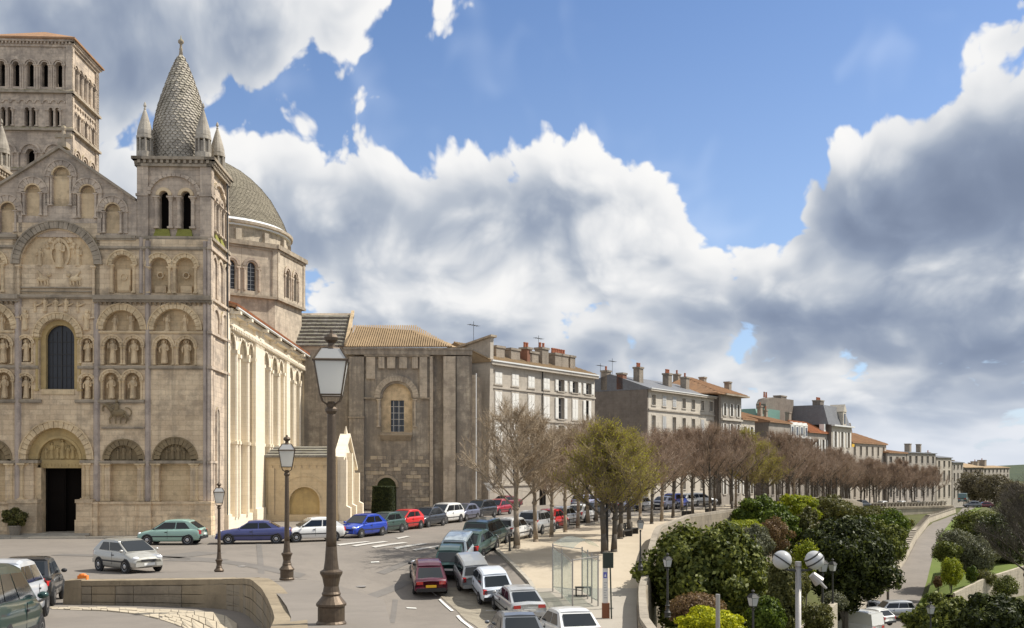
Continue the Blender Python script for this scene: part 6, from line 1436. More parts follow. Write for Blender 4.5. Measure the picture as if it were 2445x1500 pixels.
def plant(name, px, py, hw, hh, Z, mat, size, n, label, cat, seed=1, nl=26, spiky=0, lump=.34, group=None, ry=None):
    x, y, z = ray(px, py, Z); k = Z/F; rx, rz = hw*k, hh*k; g0 = min(G(x, y) if x > rampX(y) else P(x, y), z-rz*.3)
    root = empty(name, (x, y, g0), 0, label, cat, group)
    me = crown_mesh('crown', (rx, ry or rx*.85, rz), n, size, mat, seed, nl, spiky=spiky, lump=lump)
    link(me, 'crown', root, loc=(0, 0, z-g0))
    m = MB(); rr = random.Random(seed); hgt = z-g0
    m.cyl((0, 0, -.3), (0, 0, max(.3, hgt*.8)), max(.05, rx*.07), max(.04, rx*.05), 7)
    for i in range(9):
        t = rr.uniform(0, 2*pi); m.cyl((0, 0, hgt*rr.uniform(.3, .8)), (cos(t)*rx*.6, sin(t)*rx*.5, hgt+rr.uniform(-.3, .5)*rz), rx*.03, rx*.012, 5)
    m.build('trunk', 'bark_dark', root)
    return root
plant('magnolia_tree', 1690, 1385, 150, 138, 50, 'leaf_magnolia', .13, 42000, 'large glossy dark green magnolia rising beside the promenade wall', 'tree', 3, 46, lump=.26)
plant('evergreen_tree', 2018, 1338, 122, 104, 80, 'leaf_dark', .17, 34000, 'broad very dark evergreen tree beside the climbing lane', 'tree', 5, 42, lump=.27)
plant('green_shrub', 1815, 1228, 62, 42, 84, 'leaf_green', .13, 14000, 'bright green rounded shrub rising above the rampart line', 'shrub', 7, 20)
plant('green_shrub', 1858, 1262, 52, 48, 82, 'leaf_green', .13, 12000, 'mid green shrub sloping down behind the big magnolia', 'shrub', 8, 18)
plant('lime_shrub', 1900, 1218, 52, 40, 92, 'leaf_lime', .13, 12000, 'yellow-green shrub in front of the far tree trunks', 'shrub', 9, 18)
plant('lime_shrub', 1925, 1275, 34, 60, 84, 'leaf_olive', .12, 9000, 'olive shrub squeezed between two darker trees', 'shrub', 19, 18)
for i, (px, py, hw, hh, Z, lab) in enumerate(((1985, 1218, 62, 34, 118, 'first mound of olive shrubs under the far balustrade, nearest the lime shrub'), (2065, 1236, 72, 30, 122, 'middle mound of olive shrubs under the far balustrade'), (2130, 1252, 44, 26, 132, 'last mound of olive shrubs, touching the lane wall'), (2120, 1262, 52, 44, 112, 'dark olive shrub between the evergreen tree and the lane wall'))):
    plant('olive_shrub', px, py, hw, hh, Z, 'leaf_olive' if i < 3 else 'leaf_green', .15, 9000, lab, 'shrub', 20+i, 22)
plant('dark_shrub', 2120, 1300, 48, 52, 100, 'leaf_magnolia', .14, 9000, 'dark green shrub leaning over the lane wall', 'shrub', 30, 20)
plant('grey_shrub', 1800, 1300, 46, 44, 62, 'leaf_grey', .07, 14000, 'silvery grey-green shrub tucked behind the magnolia', 'shrub', 31, 22)
plant('brown_shrub', 1845, 1280, 40, 46, 72, 'leaf_brown', .07, 8000, 'brownish twiggy shrub beside the silvery one', 'shrub', 32, 20)
plant('brown_shrub', 1772, 1262, 50, 20, 70, 'leaf_lime', .08, 7000, 'thin yellowish hedge along the foot of the rampart', 'hedge', 33, 20)
plant('olive_shrub', 1872, 1420, 42, 90, 46, 'leaf_olive', .08, 16000, 'tall olive-yellow shrub between magnolia and double globe lamp', 'shrub', 34, 26)
plant('olive_shrub', 1830, 1480, 50, 50, 42, 'leaf_green', .08, 9000, 'green shrub low under the magnolia at the bottom edge', 'shrub', 35, 20)
plant('yellow_bush', 1700, 1494, 74, 44, 38, 'leaf_yellow', .055, 20000, 'vivid yellow rounded bush at the bottom edge of the garden', 'bush', 36, 34, lump=.28)
plant('russet_bush', 1664, 1460, 62, 38, 42, 'leaf_brown', .05, 16000, 'russet dome-shaped bush behind the vivid yellow one', 'bush', 37, 30, spiky=2500, lump=.28)
plant('laurel_bush', 2265, 1500, 95, 74, 50, 'leaf_magnolia', .12, 22000, 'large dark laurel at the bottom edge beside the parked cars', 'bush', 38, 34, lump=.28)
plant('laurel_bush', 2380, 1492, 95, 72, 48, 'leaf_dark', .12, 22000, 'large dark laurel filling the bottom right corner', 'bush', 39, 34, lump=.28)
plant('grey_conifer', 2282, 1302, 52, 42, 112, 'leaf_grey', .10, 14000, 'grey-green spreading conifer at the edge of the lane', 'conifer', 40, 30)
plant('grey_conifer', 2262, 1318, 32, 26, 106, 'leaf_magnolia', .10, 7000, 'dark low conifer casting shade on the lane', 'conifer', 41, 22)
plant('grey_conifer', 2330, 1330, 48, 50, 112, 'leaf_grey', .10, 12000, 'greyish conifer behind the little yellow-green one', 'conifer', 42, 26)
plant('lime_conifer', 2272, 1366, 26, 34, 100, 'leaf_lime', .08, 7000, 'small bright yellow-green conifer on the lawn', 'conifer', 43, 22)
plant('lime_conifer', 2320, 1372, 14, 20, 102, 'leaf_green', .08, 3000, 'smallest green conifer on the lawn', 'conifer', 44, 12)
plant('russet_bush', 2240, 1388, 12, 14, 102, 'leaf_brown', .07, 2500, 'tiny russet bush at the corner of the lawn', 'bush', 45, 12)
plant('evergreen_tree', 2385, 1300, 62, 78, 118, 'leaf_dark', .15, 16000, 'dark evergreen behind the bare tree by the frame edge', 'tree', 46, 30)
plant('evergreen_tree', 2340, 1262, 60, 44, 150, 'leaf_magnolia', .17, 13000, 'evergreen at the head of the lane below the far houses', 'tree', 47, 28)
plant('evergreen_tree', 2440, 1240, 55, 60, 160, 'leaf_magnolia', .18, 11000, 'evergreen mass beneath the blue hill', 'tree', 48, 28)
for i, (px, py, hw, hh, Z, lab) in enumerate(((2325, 1160, 38, 38, 280, 'pale olive tree past the last promenade trunk'), (2375, 1165, 42, 36, 270, 'olive tree in front of the last white-corniced house'), (2425, 1190, 40, 42, 230, 'grey-brown tree under the blue hill'))):
    plant('olive_tree', px, py, hw, hh, Z, 'bud_grey', .25, 9000, lab, 'tree', 50+i, 30)
for i, (px, py, hw, hh, Z, mt, lab) in enumerate(((1950, 1478, 40, 34, 52, 'leaf_olive', 'scruffy olive shrub at the foot of the double globe lamp'), (1990, 1440, 30, 26, 70, 'leaf_grey', 'greyish low shrub under the dark evergreen tree'), (2230, 1440, 26, 22, 92, 'leaf_green', 'green shrub at the near corner of the lawn'), (1925, 1340, 30, 46, 66, 'leaf_lime', 'yellow-green shrub in the gap left of the dark evergreen'), (1905, 1400, 26, 40, 56, 'leaf_olive', 'olive shrub in the gap above the double globe lamp'), (2400, 1405, 30, 26, 90, 'leaf_magnolia', 'dark shrub in front of the park wall'), (2350, 1380, 26, 18, 104, 'leaf_olive', 'low olive shrub on the lawn behind the park wall'))):
    plant('low_shrub', px, py, hw, hh, Z, mt, .07, 6000, lab, 'shrub', 90+i, 18, spiky=500)
# clipped yew against the transept door
ty = empty('clipped_yew', (*hit(916, 1226)[:2], 0), 0, 'dark clipped yew block with rounded top against the church wall', 'topiary')
rng = np.random.default_rng(4); n = 16000; hh_, hw_ = 2.65, 1.12
u_ = rng.uniform(0, 1, n); th = rng.uniform(0, 2*pi, n); zz = hh_*u_; sq = (np.abs(np.cos(th))**5+np.abs(np.sin(th))**5)**(-1/5.); rr = (hw_*(1-.12*u_))*sq*rng.uniform(.94, 1.03, n)
top = rng.uniform(0, 1, n) < .22; rr = np.where(top, rr*np.sqrt(rng.uniform(0, 1, n)), rr); zz = np.where(top, hh_+rng.uniform(-.08, .05, n), zz)
c = np.stack([rr*np.cos(th), rr*np.sin(th), zz], 1); nn = np.stack([np.cos(th), np.sin(th), np.where(top, 2., .2)], 1)
link(np_mesh('crown', leaves(c, nn, .07, rng), 4, 'leaf_yew'), 'crown', ty); MB().box(-.95, .95, -.95, .95, 0, 2.5).build('inner_branches', 'leaf_yew', ty)
# ---------------------------------------------------------------- bare pollarded plane trees
def bare_tree(seed, H, spread, mats, ntw=2600, bud=1500, budsize=.05, upright=.6, trunk_h=2.3, tr=.17, budmat=None, drop=0):
    r = random.Random(seed); mb = MB(); tips = []; segs = []
    top = (r.uniform(-.1, .1), r.uniform(-.1, .1), trunk_h)
    mb.cyl((0, 0, -.3), (0, 0, .25), tr*1.5, tr*1.1, 9); mb.cyl((0, 0, .25), (top[0]*.5, top[1]*.5, trunk_h*.55), tr*1.1, tr*.85, 9); mb.cyl((top[0]*.5, top[1]*.5, trunk_h*.55), top, tr*.85, tr*.9, 9); mb.ell(top, (tr*1.25, tr*1.2, tr*1.1), 8, 5)
    def grow(p, d, L, rad, lev):
        n = 3; q = p
        for i in range(n):
            d = [d[0]+r.uniform(-.14, .14), d[1]+r.uniform(-.14, .14), d[2]+r.uniform(-.04, .18)*upright*1.4]; l = sqrt(sum(a*a for a in d)); d = [a/l for a in d]
            e = tuple(q[j]+d[j]*L/n for j in range(3)); r0, r1 = rad*(1-i/n*.5), rad*(1-(i+1)/n*.5)
            mb.cyl(q, e, r0, r1, 5 if lev < 1 else 4, False) if lev < 2 else segs.append((q, e, r0))
            if lev < 2:
                for _ in range((3, 3)[lev]):
                    a = r.uniform(0, 2*pi); k = r.uniform(.4, .95)
                    nd = [d[0]+cos(a)*k, d[1]+sin(a)*k, d[2]+r.uniform(-.1, .55)*upright]; l = sqrt(sum(b*b for b in nd)); nd = [b/l for b in nd]
                    grow(e, nd, L*r.uniform(.34, .52), max(.012, rad*.5), lev+1)
            q = e
        tips.append(q)
    # a leading stem with limbs at every height, longest low down: egg-shaped crown
    st_ = top; stems = [(st_, tr*.8)]; nst = 9
    for i in range(nst):
        f = (i+1)/nst; e = (top[0]+r.uniform(-.12, .12)*f*2, top[1]+r.uniform(-.12, .12)*f*2, trunk_h+(H-trunk_h)*.86*f)
        mb.cyl(st_, e, tr*.8*(1-(i/nst))+.015, tr*.8*(1-((i+1)/nst))+.015, 6, False); stems.append((e, 0)); st_ = e
    nl = 17; a = r.uniform(0, 6)
    for i in range(nl):
        f = (i/nl)**1.15*.9; a += 2.4+r.uniform(-.3, .3); z_ = trunk_h+(H-trunk_h)*.86*f; p = (top[0], top[1], z_)
        rad_ = spread*(H-trunk_h)*.44*max(.18, (1-f)**.62)*r.uniform(.8, 1.12); up = .55+upright*(.35+f)
        d = [cos(a), sin(a), up*r.uniform(.8, 1.2)]; l = sqrt(sum(b*b for b in d)); d = [b/l for b in d]
        grow(p, d, rad_*1.25, max(.03, tr*.34*(1-f*.6)), 0)
    # fine shoots: thin three-sided rods batched with numpy
    rng = np.random.default_rng(seed); A_ = np.array([s_[0] for s_ in segs]); B_ = np.array([s_[1] for s_ in segs])
    idx = rng.integers(0, len(A_), ntw); t = rng.uniform(0, 1, (ntw, 1)); st = A_[idx]+(B_[idx]-A_[idx])*t
    d = (B_[idx]-A_[idx]); d /= np.linalg.norm(d, axis=1)[:, None]+1e-9; d = d*.5+rng.normal(0, .5, (ntw, 3))+np.array([0, 0, .55*upright]); d /= np.linalg.norm(d, axis=1)[:, None]
    L = rng.uniform(.25, .85, (ntw, 1))*H/8.; en = st+d*L
    S0 = np.concatenate([A_, st]); S1 = np.concatenate([B_, en]); R0 = np.concatenate([np.full(len(A_), .016), np.full(ntw, .0095)])[:, None]
    dd = S1-S0; dd /= np.linalg.norm(dd, axis=1)[:, None]+1e-9; s1 = np.cross(dd, rng.normal(0, 1, dd.shape)); s1 /= np.linalg.norm(s1, axis=1)[:, None]+1e-9; s2 = np.cross(dd, s1)
    offs = [s1, -.5*s1+.87*s2, -.5*s1-.87*s2]; quads = []
    for i in range(3):
        a, b = offs[i]*R0, offs[(i+1) % 3]*R0; q = np.empty((len(S0), 4, 3)); q[:, 0] = S0+a; q[:, 1] = S0+b; q[:, 2] = S1+b*.5; q[:, 3] = S1+a*.5; quads.append(q)
    tw = np_mesh('twigs', np.concatenate(quads).reshape(-1, 3), 4, mats[1])
    out = [('trunk', mb, mats[0]), ('crown', tw, None)]
    if bud:
        i2 = rng.integers(0, ntw, bud); c = st[i2]+(en[i2]-st[i2])*rng.uniform(.3, 1, (bud, 1)); nn = rng.normal(0, 1, c.shape)
        out.append(('buds', np_mesh('buds', leaves(c, nn, budsize, rng, .6), 4, budmat or 'bud_brown'), None))
    return out
def make_tree(spec, label=None):
    root = empty('plane_tree', (0, 0, 0), 0, label or 'bare plane tree', 'tree', 'plane trees along the promenade')
    for nm, g, mt in spec:
        if mt: g.build(nm, mt, root, smooth=True)
        else: link(g, nm, root)
    return root
TS = [bare_tree(1, 8.9, .92, ('bark', 'twig_grey'), 3000, 900, .035, .45, 2.4, .17, 'bud_grey'),
      bare_tree(2, 8.4, .9, ('bark', 'twig_grey'), 3200, 2200, .035, .55, 2.6, .15, 'bud_brown'),
      bare_tree(3, 8.0, .95, ('bark', 'twig_brown'), 3600, 1500, .04, .5, 2.4, .15, 'bud_brown'),
      bare_tree(4, 8.7, .70, ('bark_dark', 'twig_olive'), 4800, 13000, .045, .5, 2.3, .2, 'bud_lime'),
      bare_tree(5, 8.2, .95, ('bark_dark', 'twig_brown'), 4600, 1500, .05, .7, 2.6, .15, 'bud_brown'),
      bare_tree(6, 8.4, .85, ('bark_dark', 'twig_brown'), 4600, 1500, .05, .8, 2.7, .15, 'bud_brown')]
used = {}
def put_tree(k, x, y, rz, sc, label, z=None, sx=1.):
    if k not in used: o = used[k] = make_tree(TS[k])
    else: o = copy_tree(used[k])
    o.location = (x, y, (P(x, y) if z is None else z)-.05); o.rotation_euler = (0, 0, rz); o.scale = (sc*sx, sc*sx, sc); o['label'] = label
    return o
rt = random.Random(3); ORD = ('first', 'second', 'third', 'fourth', 'fifth', 'sixth', 'seventh', 'eighth', 'ninth', 'tenth', 'eleventh', 'twelfth')
for i, (px, py) in enumerate(((1235, 1310), (1279, 1295), (1317, 1283), (1350, 1272), (1380, 1262), (1404, 1254), (1424, 1248))):
    x, y, z = hit(px, py); put_tree((0, 1, 2, 1, 2, 0, 2)[i], x, y, rt.uniform(0, 6), (1.0, .96, .9, .92, .95, 1, 1)[i], 'bare grey plane tree, %s trunk of the kerbside row counted from the bus shelter' % ORD[i])
for i, (px, py, k, sc) in enumerate(((1443, 1322, 3, .94), (1466, 1318, 3, .86), (1481, 1288, 3, .86), (1503, 1278, 3, .9), (1528, 1262, 2, .9), (1556, 1252, 4, .9), (1580, 1246, 2, 1.0))):
    x, y, z = hit(px, py); put_tree(k, x, y, rt.uniform(0, 6), sc, ('budding yellow-green' if k == 3 else 'bare brown')+' plane tree, %s trunk of the wall-side row from the bus shelter' % ORD[i])
n = 0; cnt_ = [0, 0, 0]
def ORDN(k): return ORD[k-1] if k <= 12 else ('thirteenth', 'fourteenth', 'fifteenth', 'sixteenth', 'seventeenth', 'eighteenth', 'nineteenth', 'twentieth', 'twenty-first', 'twenty-second', 'twenty-third', 'twenty-fourth', 'twenty-fifth', 'twenty-sixth', 'twenty-seventh', 'twenty-eighth')[k-13]
for row, (d, k0) in enumerate(((2.2, 4), (6.5, 5), (10.5, 4))):
    Y = 86+row*2.
    while Y < 232:
        X = (rampX(Y) if Y < 196 else 70+(Y-196)*.82+2)-d*(1 if Y < 196 else .9); 
        if row == 2 and Y > 222: break
        kx = kerbX(Y)
        if X > kx-8 and not (row == 2 and Y < 100):
            n += 1; lime = (row == 0 and 94 < Y < 105)
            nearw = ('along the rampart', 'in the middle line', 'on the house side')[row]; cnt_[row] += 1
            put_tree(3 if lime else (k0, 5, 4, 2)[n % 4 if n % 4 < 3 or Y < 120 else 0], X+rt.uniform(-.4, .4), Y, rt.uniform(0, 6), (1.0 if Y < 150 else 1.0+(Y-150)*.0035)*rt.uniform(.88, 1.08), ('yellow-green budding' if lime else 'bare brown')+' plane tree %s, %s from the near end' % (nearw, ORDN(cnt_[row])))
        Y += 5.6 if row == 0 else 6.4
# bare dark tree at the frame edge
k = bare_tree(9, 11, .7, ('bark_dark', 'bark_dark'), 3500, 900, .05, .5, 3.2, .22, 'bud_grey')
o = empty('bare_tree', (0, 0, 0), 0, 'tall dark bare tree at the frame edge above the park wall', 'tree')
for nm, g, mt in k:
    if mt: g.build(nm, 'bark_dark', o, smooth=True)
    else: link(g, nm, o)
x, y, z = ray(2432, 1445, 72); o.location = (x+.6, y, z-1)
o2 = copy_tree(o); x, y, z = ray(2410, 1330, 135); o2.location = (x, y, z-2); o2.rotation_euler = (0, 0, 2); o2['label'] = 'second dark bare tree further back among the evergreens'
# ================================================================ cars
# stations along the car, 0 = nose, 1 = tail: (x, underside, deck height, half width) as fractions/metres
BODY = {
 'hatch': dict(L=3.8, W=1.64, H=1.49, st=[(0, .34, .60, .62), (.03, .24, .70, .74), (.12, .2, .80, .8), (.25, .2, .90, .82), (.5, .19, .93, .82), (.8, .2, .95, .82), (.95, .28, .96, .79), (1, .36, .86, .70)], ws=(.23, .43), rw=(.80, .975), belt=.93),
 'monobox': dict(L=3.43, W=1.63, H=1.46, st=[(0, .32, .58, .62), (.04, .22, .70, .76), (.12, .2, .82, .8), (.2, .2, .93, .815), (.5, .19, .95, .815), (.8, .2, .97, .81), (.95, .28, .98, .78), (1, .36, .88, .70)], ws=(.17, .42), rw=(.84, .98), belt=.94),
 'saloon': dict(L=4.45, W=1.74, H=1.40, st=[(0, .34, .60, .66), (.03, .24, .70, .79), (.12, .2, .80, .85), (.27, .2, .90, .87), (.5, .19, .92, .87), (.8, .2, .96, .87), (.95, .26, .98, .83), (1, .36, .88, .74)], ws=(.27, .42), rw=(.70, .86), belt=.91),
 'fastback': dict(L=4.25, W=1.68, H=1.37, st=[(0, .34, .56, .66), (.03, .24, .68, .78), (.14, .2, .77, .82), (.27, .2, .87, .84), (.5, .19, .90, .84), (.8, .2, .93, .84), (.95, .26, .94, .82), (1, .34, .86, .78)], ws=(.25, .42), rw=(.72, .95), belt=.89),
 'estate': dict(L=4.35, W=1.7, H=1.46, st=[(0, .34, .60, .66), (.03, .24, .70, .78), (.12, .2, .80, .83), (.25, .2, .90, .85), (.5, .19, .92, .85), (.8, .2, .94, .85), (.96, .28, .95, .82), (1, .36, .86, .76)], ws=(.24, .39), rw=(.92, .985), belt=.91),
 'mpv': dict(L=4.2, W=1.73, H=1.64, st=[(0, .34, .66, .64), (.04, .24, .80, .80), (.12, .2, .92, .85), (.2, .2, 1.0, .865), (.5, .19, 1.02, .865), (.8, .2, 1.04, .86), (.96, .28, 1.05, .83), (1, .36, .94, .77)], ws=(.17, .38), rw=(.89, .985), belt=1.01),
 'space_van': dict(L=4.5, W=1.82, H=1.72, st=[(0, .34, .64, .66), (.04, .24, .76, .84), (.12, .2, .90, .89), (.2, .2, 1.0, .91), (.5, .19, 1.03, .91), (.8, .2, 1.04, .91), (.96, .28, 1.05, .88), (1, .36, .96, .84)], ws=(.15, .36), rw=(.94, .99), belt=1.02),
 'suv': dict(L=4.4, W=1.79, H=1.68, st=[(0, .42, .78, .70), (.03, .32, .92, .83), (.12, .28, 1.0, .87), (.25, .28, 1.05, .89), (.5, .28, 1.06, .89), (.8, .28, 1.08, .89), (.96, .36, 1.08, .86), (1, .44, 1.0, .82)], ws=(.25, .38), rw=(.90, .975), belt=1.05),
 'cargo_van': dict(L=4.9, W=1.92, H=2.15, st=[(0, .36, .72, .74), (.03, .26, .88, .88), (.1, .22, 1.02, .93), (.2, .22, 1.12, .95), (.5, .22, 1.15, .95), (.8, .22, 1.15, .95), (.97, .28, 1.15, .94), (1, .34, 1.12, .92)], ws=(.15, .30), rw=(.97, .995), belt=1.13)}
def car(kind, paint_name, c, x, y, z, head, label, metal=0., group='parked cars', plate='white_plate', pitch=None):
    b = BODY[kind]; L, W_, H = b['L'], b['W'], b['H']; pm = paint(paint_name, c, metal*.6)
    root = empty(('delivery_van' if kind == 'cargo_van' else 'parked_car'), (x, y, z), head, label, 'van' if kind in ('cargo_van',) else 'car', group)
    X = lambda t: L*(.5-t)
    m = MB(); st = b['st']; ring = 12; fine = []
    for (a, bb) in zip(st, st[1:]):
        for k in range(3): t = k/3; t2 = t*t*(3-2*t); fine.append((a[0]+(bb[0]-a[0])*t,)+tuple(a[j]+(bb[j]-a[j])*t2 for j in (1, 2, 3)))
    fine.append(st[-1])
    for (t, zb, zd, w_) in fine:
        x_ = X(t); zm = zb+(zd-zb)*.55
        prof = [(0, zb), (w_*.88, zb), (w_*.985, zb+.10), (w_, zm), (w_*.975, zd-.10), (w_*.90, zd-.015), (0, zd+.02)]
        r_ = prof+[(-p, q) for p, q in prof[-2:0:-1]]
        for p, q in r_: m.v.append((x_, p, q))
    n = 12
    for i in range(len(fine)-1):
        for j in range(n): m.f.append((i*n+j, i*n+(j+1) % n, (i+1)*n+(j+1) % n, (i+1)*n+j))
    m.f += [tuple(range(n)), tuple(range(len(fine)*n-1, len(fine)*n-n-1, -1))]
    m.build('body', pm, root, smooth=True)
    # greenhouse shell
    bw = W_*.5*.90; rw_ = W_*.5*.74; bz_ = b['belt']-.03; x0, x1, x2, x3 = X(b['ws'][0]), X(b['ws'][1]), X(b['rw'][0]), X(b['rw'][1]); xm = (x1+x2)/2
    if kind == 'cargo_van': rw_ = W_*.5*.86
    g = MB(); hz1 = H-.055
    rowsx = [(x0, bz_, x1, hz1), (x0*.52+xm*.48, bz_, x1*.5+xm*.5, H-.01), (xm, bz_, xm, H), (x3*.5+xm*.5, bz_, x2*.5+xm*.5, H-.005), (x3, bz_+.02, x2, hz1-.01)]
    for xb, zb, xt, zt in rowsx:
        g.v += [(xb, bw, zb), (xt, rw_, zt-.05), (xt, rw_*.86, zt), (xt, 0, zt+.02), (xt, -rw_*.86, zt), (xt, -rw_, zt-.05), (xb, -bw, zb)]
    for i in range(4):
        for j in range(6): g.f.append((i*7+j, i*7+j+1, (i+1)*7+j+1, (i+1)*7+j))
    g.f += [tuple(range(7)), tuple(range(34, 27, -1))]
    g.build('roof', pm, root, smooth=False)
    def lerp(a, q, t): return tuple(a[i]+(q[i]-a[i])*t for i in range(3))
    def pane(name, A_, B_, C_, D_, mx, my, o):
        """window inset in the quad A B C D (A,B bottom; D,C top), o = outward offset"""
        P1, P2 = lerp(A_, B_, mx), lerp(A_, B_, 1-mx); Q1, Q2 = lerp(D_, C_, mx), lerp(D_, C_, 1-mx)
        a, bq, c_, d = lerp(P1, Q1, my), lerp(P2, Q2, my), lerp(P2, Q2, 1-my), lerp(P1, Q1, 1-my)
        q = MB().quad(*[tuple(v[i]+o[i] for i in range(3)) for v in (a, bq, c_, d)]); return q.build(name, 'car_glass', root)
    zt = hz1-.05
    pane('windscreen', (x0, -bw, bz_), (x0, bw, bz_), (x1, rw_, zt+.03), (x1, -rw_, zt+.03), .05, .07, (.012, 0, .012))
    if kind != 'cargo_van': pane('rear_window', (x3, -bw, bz_+.02), (x3, bw, bz_+.02), (x2, rw_, zt+.02), (x2, -rw_, zt+.02), .08, .12, (-.012, 0, .012))
    for s_ in (-1, 1):
        F0, R0 = (x0, s_*bw, bz_), (x3, s_*bw, bz_+.02); F1, R1 = (x1, s_*rw_, zt), (x2, s_*rw_, zt)
        sp = [(.05, .485), (.515, .82)] if kind not in ('cargo_van',) else [(.03, .26)]
        if kind in ('mpv', 'space_van', 'estate', 'suv'): sp = [(.05, .44), (.465, .77), (.79, .95)]
        for u0_, u1_ in sp:
            A_, B_, C_, D_ = lerp(F0, R0, u0_), lerp(F0, R0, u1_), lerp(F1, R1, max(0, (u0_-.0))), lerp(F1, R1, u1_)
            q = MB().quad(*[tuple((v[0], v[1]+s_*.014, v[2])) for v in (lerp(A_, C_, .09), lerp(B_, D_, .09), lerp(B_, D_, .88), lerp(A_, C_, .88))]); q.build('side_window', 'car_glass', root)
        mm = MB(); mm.ell((x0-.18, s_*(bw+.13), bz_+.06), (.06, .10, .07), 7, 5); mm.build('wing_mirror', 'car_trim' if metal < .3 else pm, root, smooth=True)
        hl = MB(); hl.ell((X(.035), s_*W_*.5*.70, .66 if H < 1.6 else .76), (.10, .17, .085), 8, 5); hl.build('headlight', 'head_lamp', root, smooth=True)
        tl = MB(); zl_ = .80 if H < 1.6 else .95
        if kind in ('hatch', 'mpv', 'space_van', 'monobox', 'estate', 'suv'): tl.hexa([(X(1)-.0, s_*W_*.5*.76-.08, zl_-.16), (X(.95), s_*W_*.5*.86-.08, zl_-.16), (X(.95), s_*W_*.5*.86+.08, zl_-.16), (X(1)-.0, s_*W_*.5*.76+.08, zl_-.16), (X(1)-.0, s_*W_*.5*.76-.07, zl_+.06), (X(.96), s_*W_*.5*.84-.07, zl_+.10), (X(.96), s_*W_*.5*.84+.06, zl_+.10), (X(1)-.0, s_*W_*.5*.76+.06, zl_+.06)])
        else: tl.box(X(1)-.015, X(.97), s_*W_*.5*.66-.16, s_*W_*.5*.66+.16, zl_-.10, zl_+.05)
        tl.build('tail_light', 'tail_lamp', root)
        dl = MB(); dl.box(X(.485)-.006, X(.485)+.006, s_*W_*.497-.006, s_*W_*.497+.006, .35, bz_-.02); dl.build('door_seam', 'car_trim', root)
        dh = MB(); dh.box(X(.465)-.08, X(.465)+.08, s_*W_*.497-.02, s_*W_*.497+.02, bz_-.17, bz_-.13); dh.build('door_handle', 'car_trim', root)
        sd = MB(); sd.box(X(.80), X(.20), s_*W_*.496-.012, s_*W_*.496+.012, .46, .53); sd.build('side_moulding', 'car_trim', root)
        for t in (.17, .80):
            r_ = .30 if H < 1.6 else .33
            wa = MB().fr((X(t), s_*(W_*.5*.99-.01), r_), (1, 0, 0), (0, 0, 1), (0, s_, 0)); wa.lathe(0, 0, [(r_+.05, -.05), (r_+.05, .016)], 16); wa.build('wheel_arch', 'car_trim', root)
            w_ = MB().fr((X(t), s_*(W_*.5-.13), r_), (1, 0, 0), (0, 0, 1), (0, s_, 0)); w_.lathe(0, 0, [(r_*.6, 0), (r_*.97, .0), (r_, .03), (r_, .14), (r_*.95, .155), (r_*.68, .15)], 16); wo = w_.build('wheel', 'tyre', root, smooth=False)
            w_ = MB().fr((X(t), s_*(W_*.5-.13), r_), (1, 0, 0), (0, 0, 1), (0, s_, 0)); w_.lathe(0, 0, [(r_*.66, .12), (r_*.66, .153), (r_*.5, .14), (r_*.2, .16)], 12); w_.build('rim', 'rim', wo)
    bp = MB(); bp.box(X(0)-.16, X(0)+.04, -W_*.40, W_*.40, .30, .46); bp.build('front_bumper', 'car_trim' if metal < .3 else pm, root)
    gr = MB(); gr.box(X(0)-.08, X(0)+.012, -W_*.22, W_*.22, .50, .60); gr.build('grille', 'car_trim', root)
    bp = MB(); bp.box(X(1)-.05, X(1)+.16, -W_*.43, W_*.43, .34, .52); bp.build('rear_bumper', 'car_trim' if metal < .5 else pm, root)
    pl = MB(); pl.box(X(1)-.065, X(1)-.03, -.26, .26, .56 if H > 1.6 or kind in ('saloon', 'fastback') else .58, .68); pl.build('number_plate', plate, root)
    pl = MB(); pl.box(X(0)+.03, X(0)+.052, -.26, .26, .34, .45); pl.build('number_plate', 'white_plate', root)
    if pitch is not None: root.rotation_euler = (0, 0, head); root.rotation_mode = 'XYZ'
    return root
def carp(kind, pn, c, px, py, head, label, fn=P, **k):
    x, y, z = hit(px, py, fn); h = R(head); L = BODY[kind]['L']*.35; W2 = .7
    dx, dy = cos(h), sin(h); zf, zr = fn(x+dx*L, y+dy*L), fn(x-dx*L, y-dy*L); zl, zr2 = fn(x-dy*W2, y+dx*W2), fn(x+dy*W2, y-dx*W2)
    o = car(kind, pn, c, x, y, (zf+zr)/2+.02, h, label, **k)
    pit = -atan((zf-zr)/(2*L)); rol = atan((zl-zr2)/(2*W2))
    from mathutils import Matrix
    o.rotation_euler = (Matrix.Rotation(h, 3, 'Z') @ Matrix.Rotation(pit, 3, 'Y') @ Matrix.Rotation(rol, 3, 'X')).to_euler()
    return o
W_, SI, GY, BK_, RD, GN, BL = (.75, .75, .73), (.50, .51, .52), (.16, .17, .185), (.025, .027, .03), (.50, .02, .02), (.05, .11, .09), (.02, .05, .36)
gS = 'cars parked on the square'
carp('hatch', 'mint', (.27, .42, .36), 412, 1299.5, 181, 'pale mint green hatchback parked against the foot of the corner tower', group=gS)
carp('monobox', 'silver_warm', (.43, .42, .38), 305, 1364, -38, 'silver egg-shaped small car alone in the middle of the square', group=gS, metal=.5)
carp('saloon', 'navy', (.06, .07, .20), 608, 1297, 190, 'navy blue saloon parked beside the nave wall between two lamp posts', group=gS, metal=.4)
carp('hatch', 'white', W_, 748, 1292, 205, 'white hatchback parked by the chapel, partly behind the big lantern post', group=gS)
gC = 'cars angled along the church kerb'
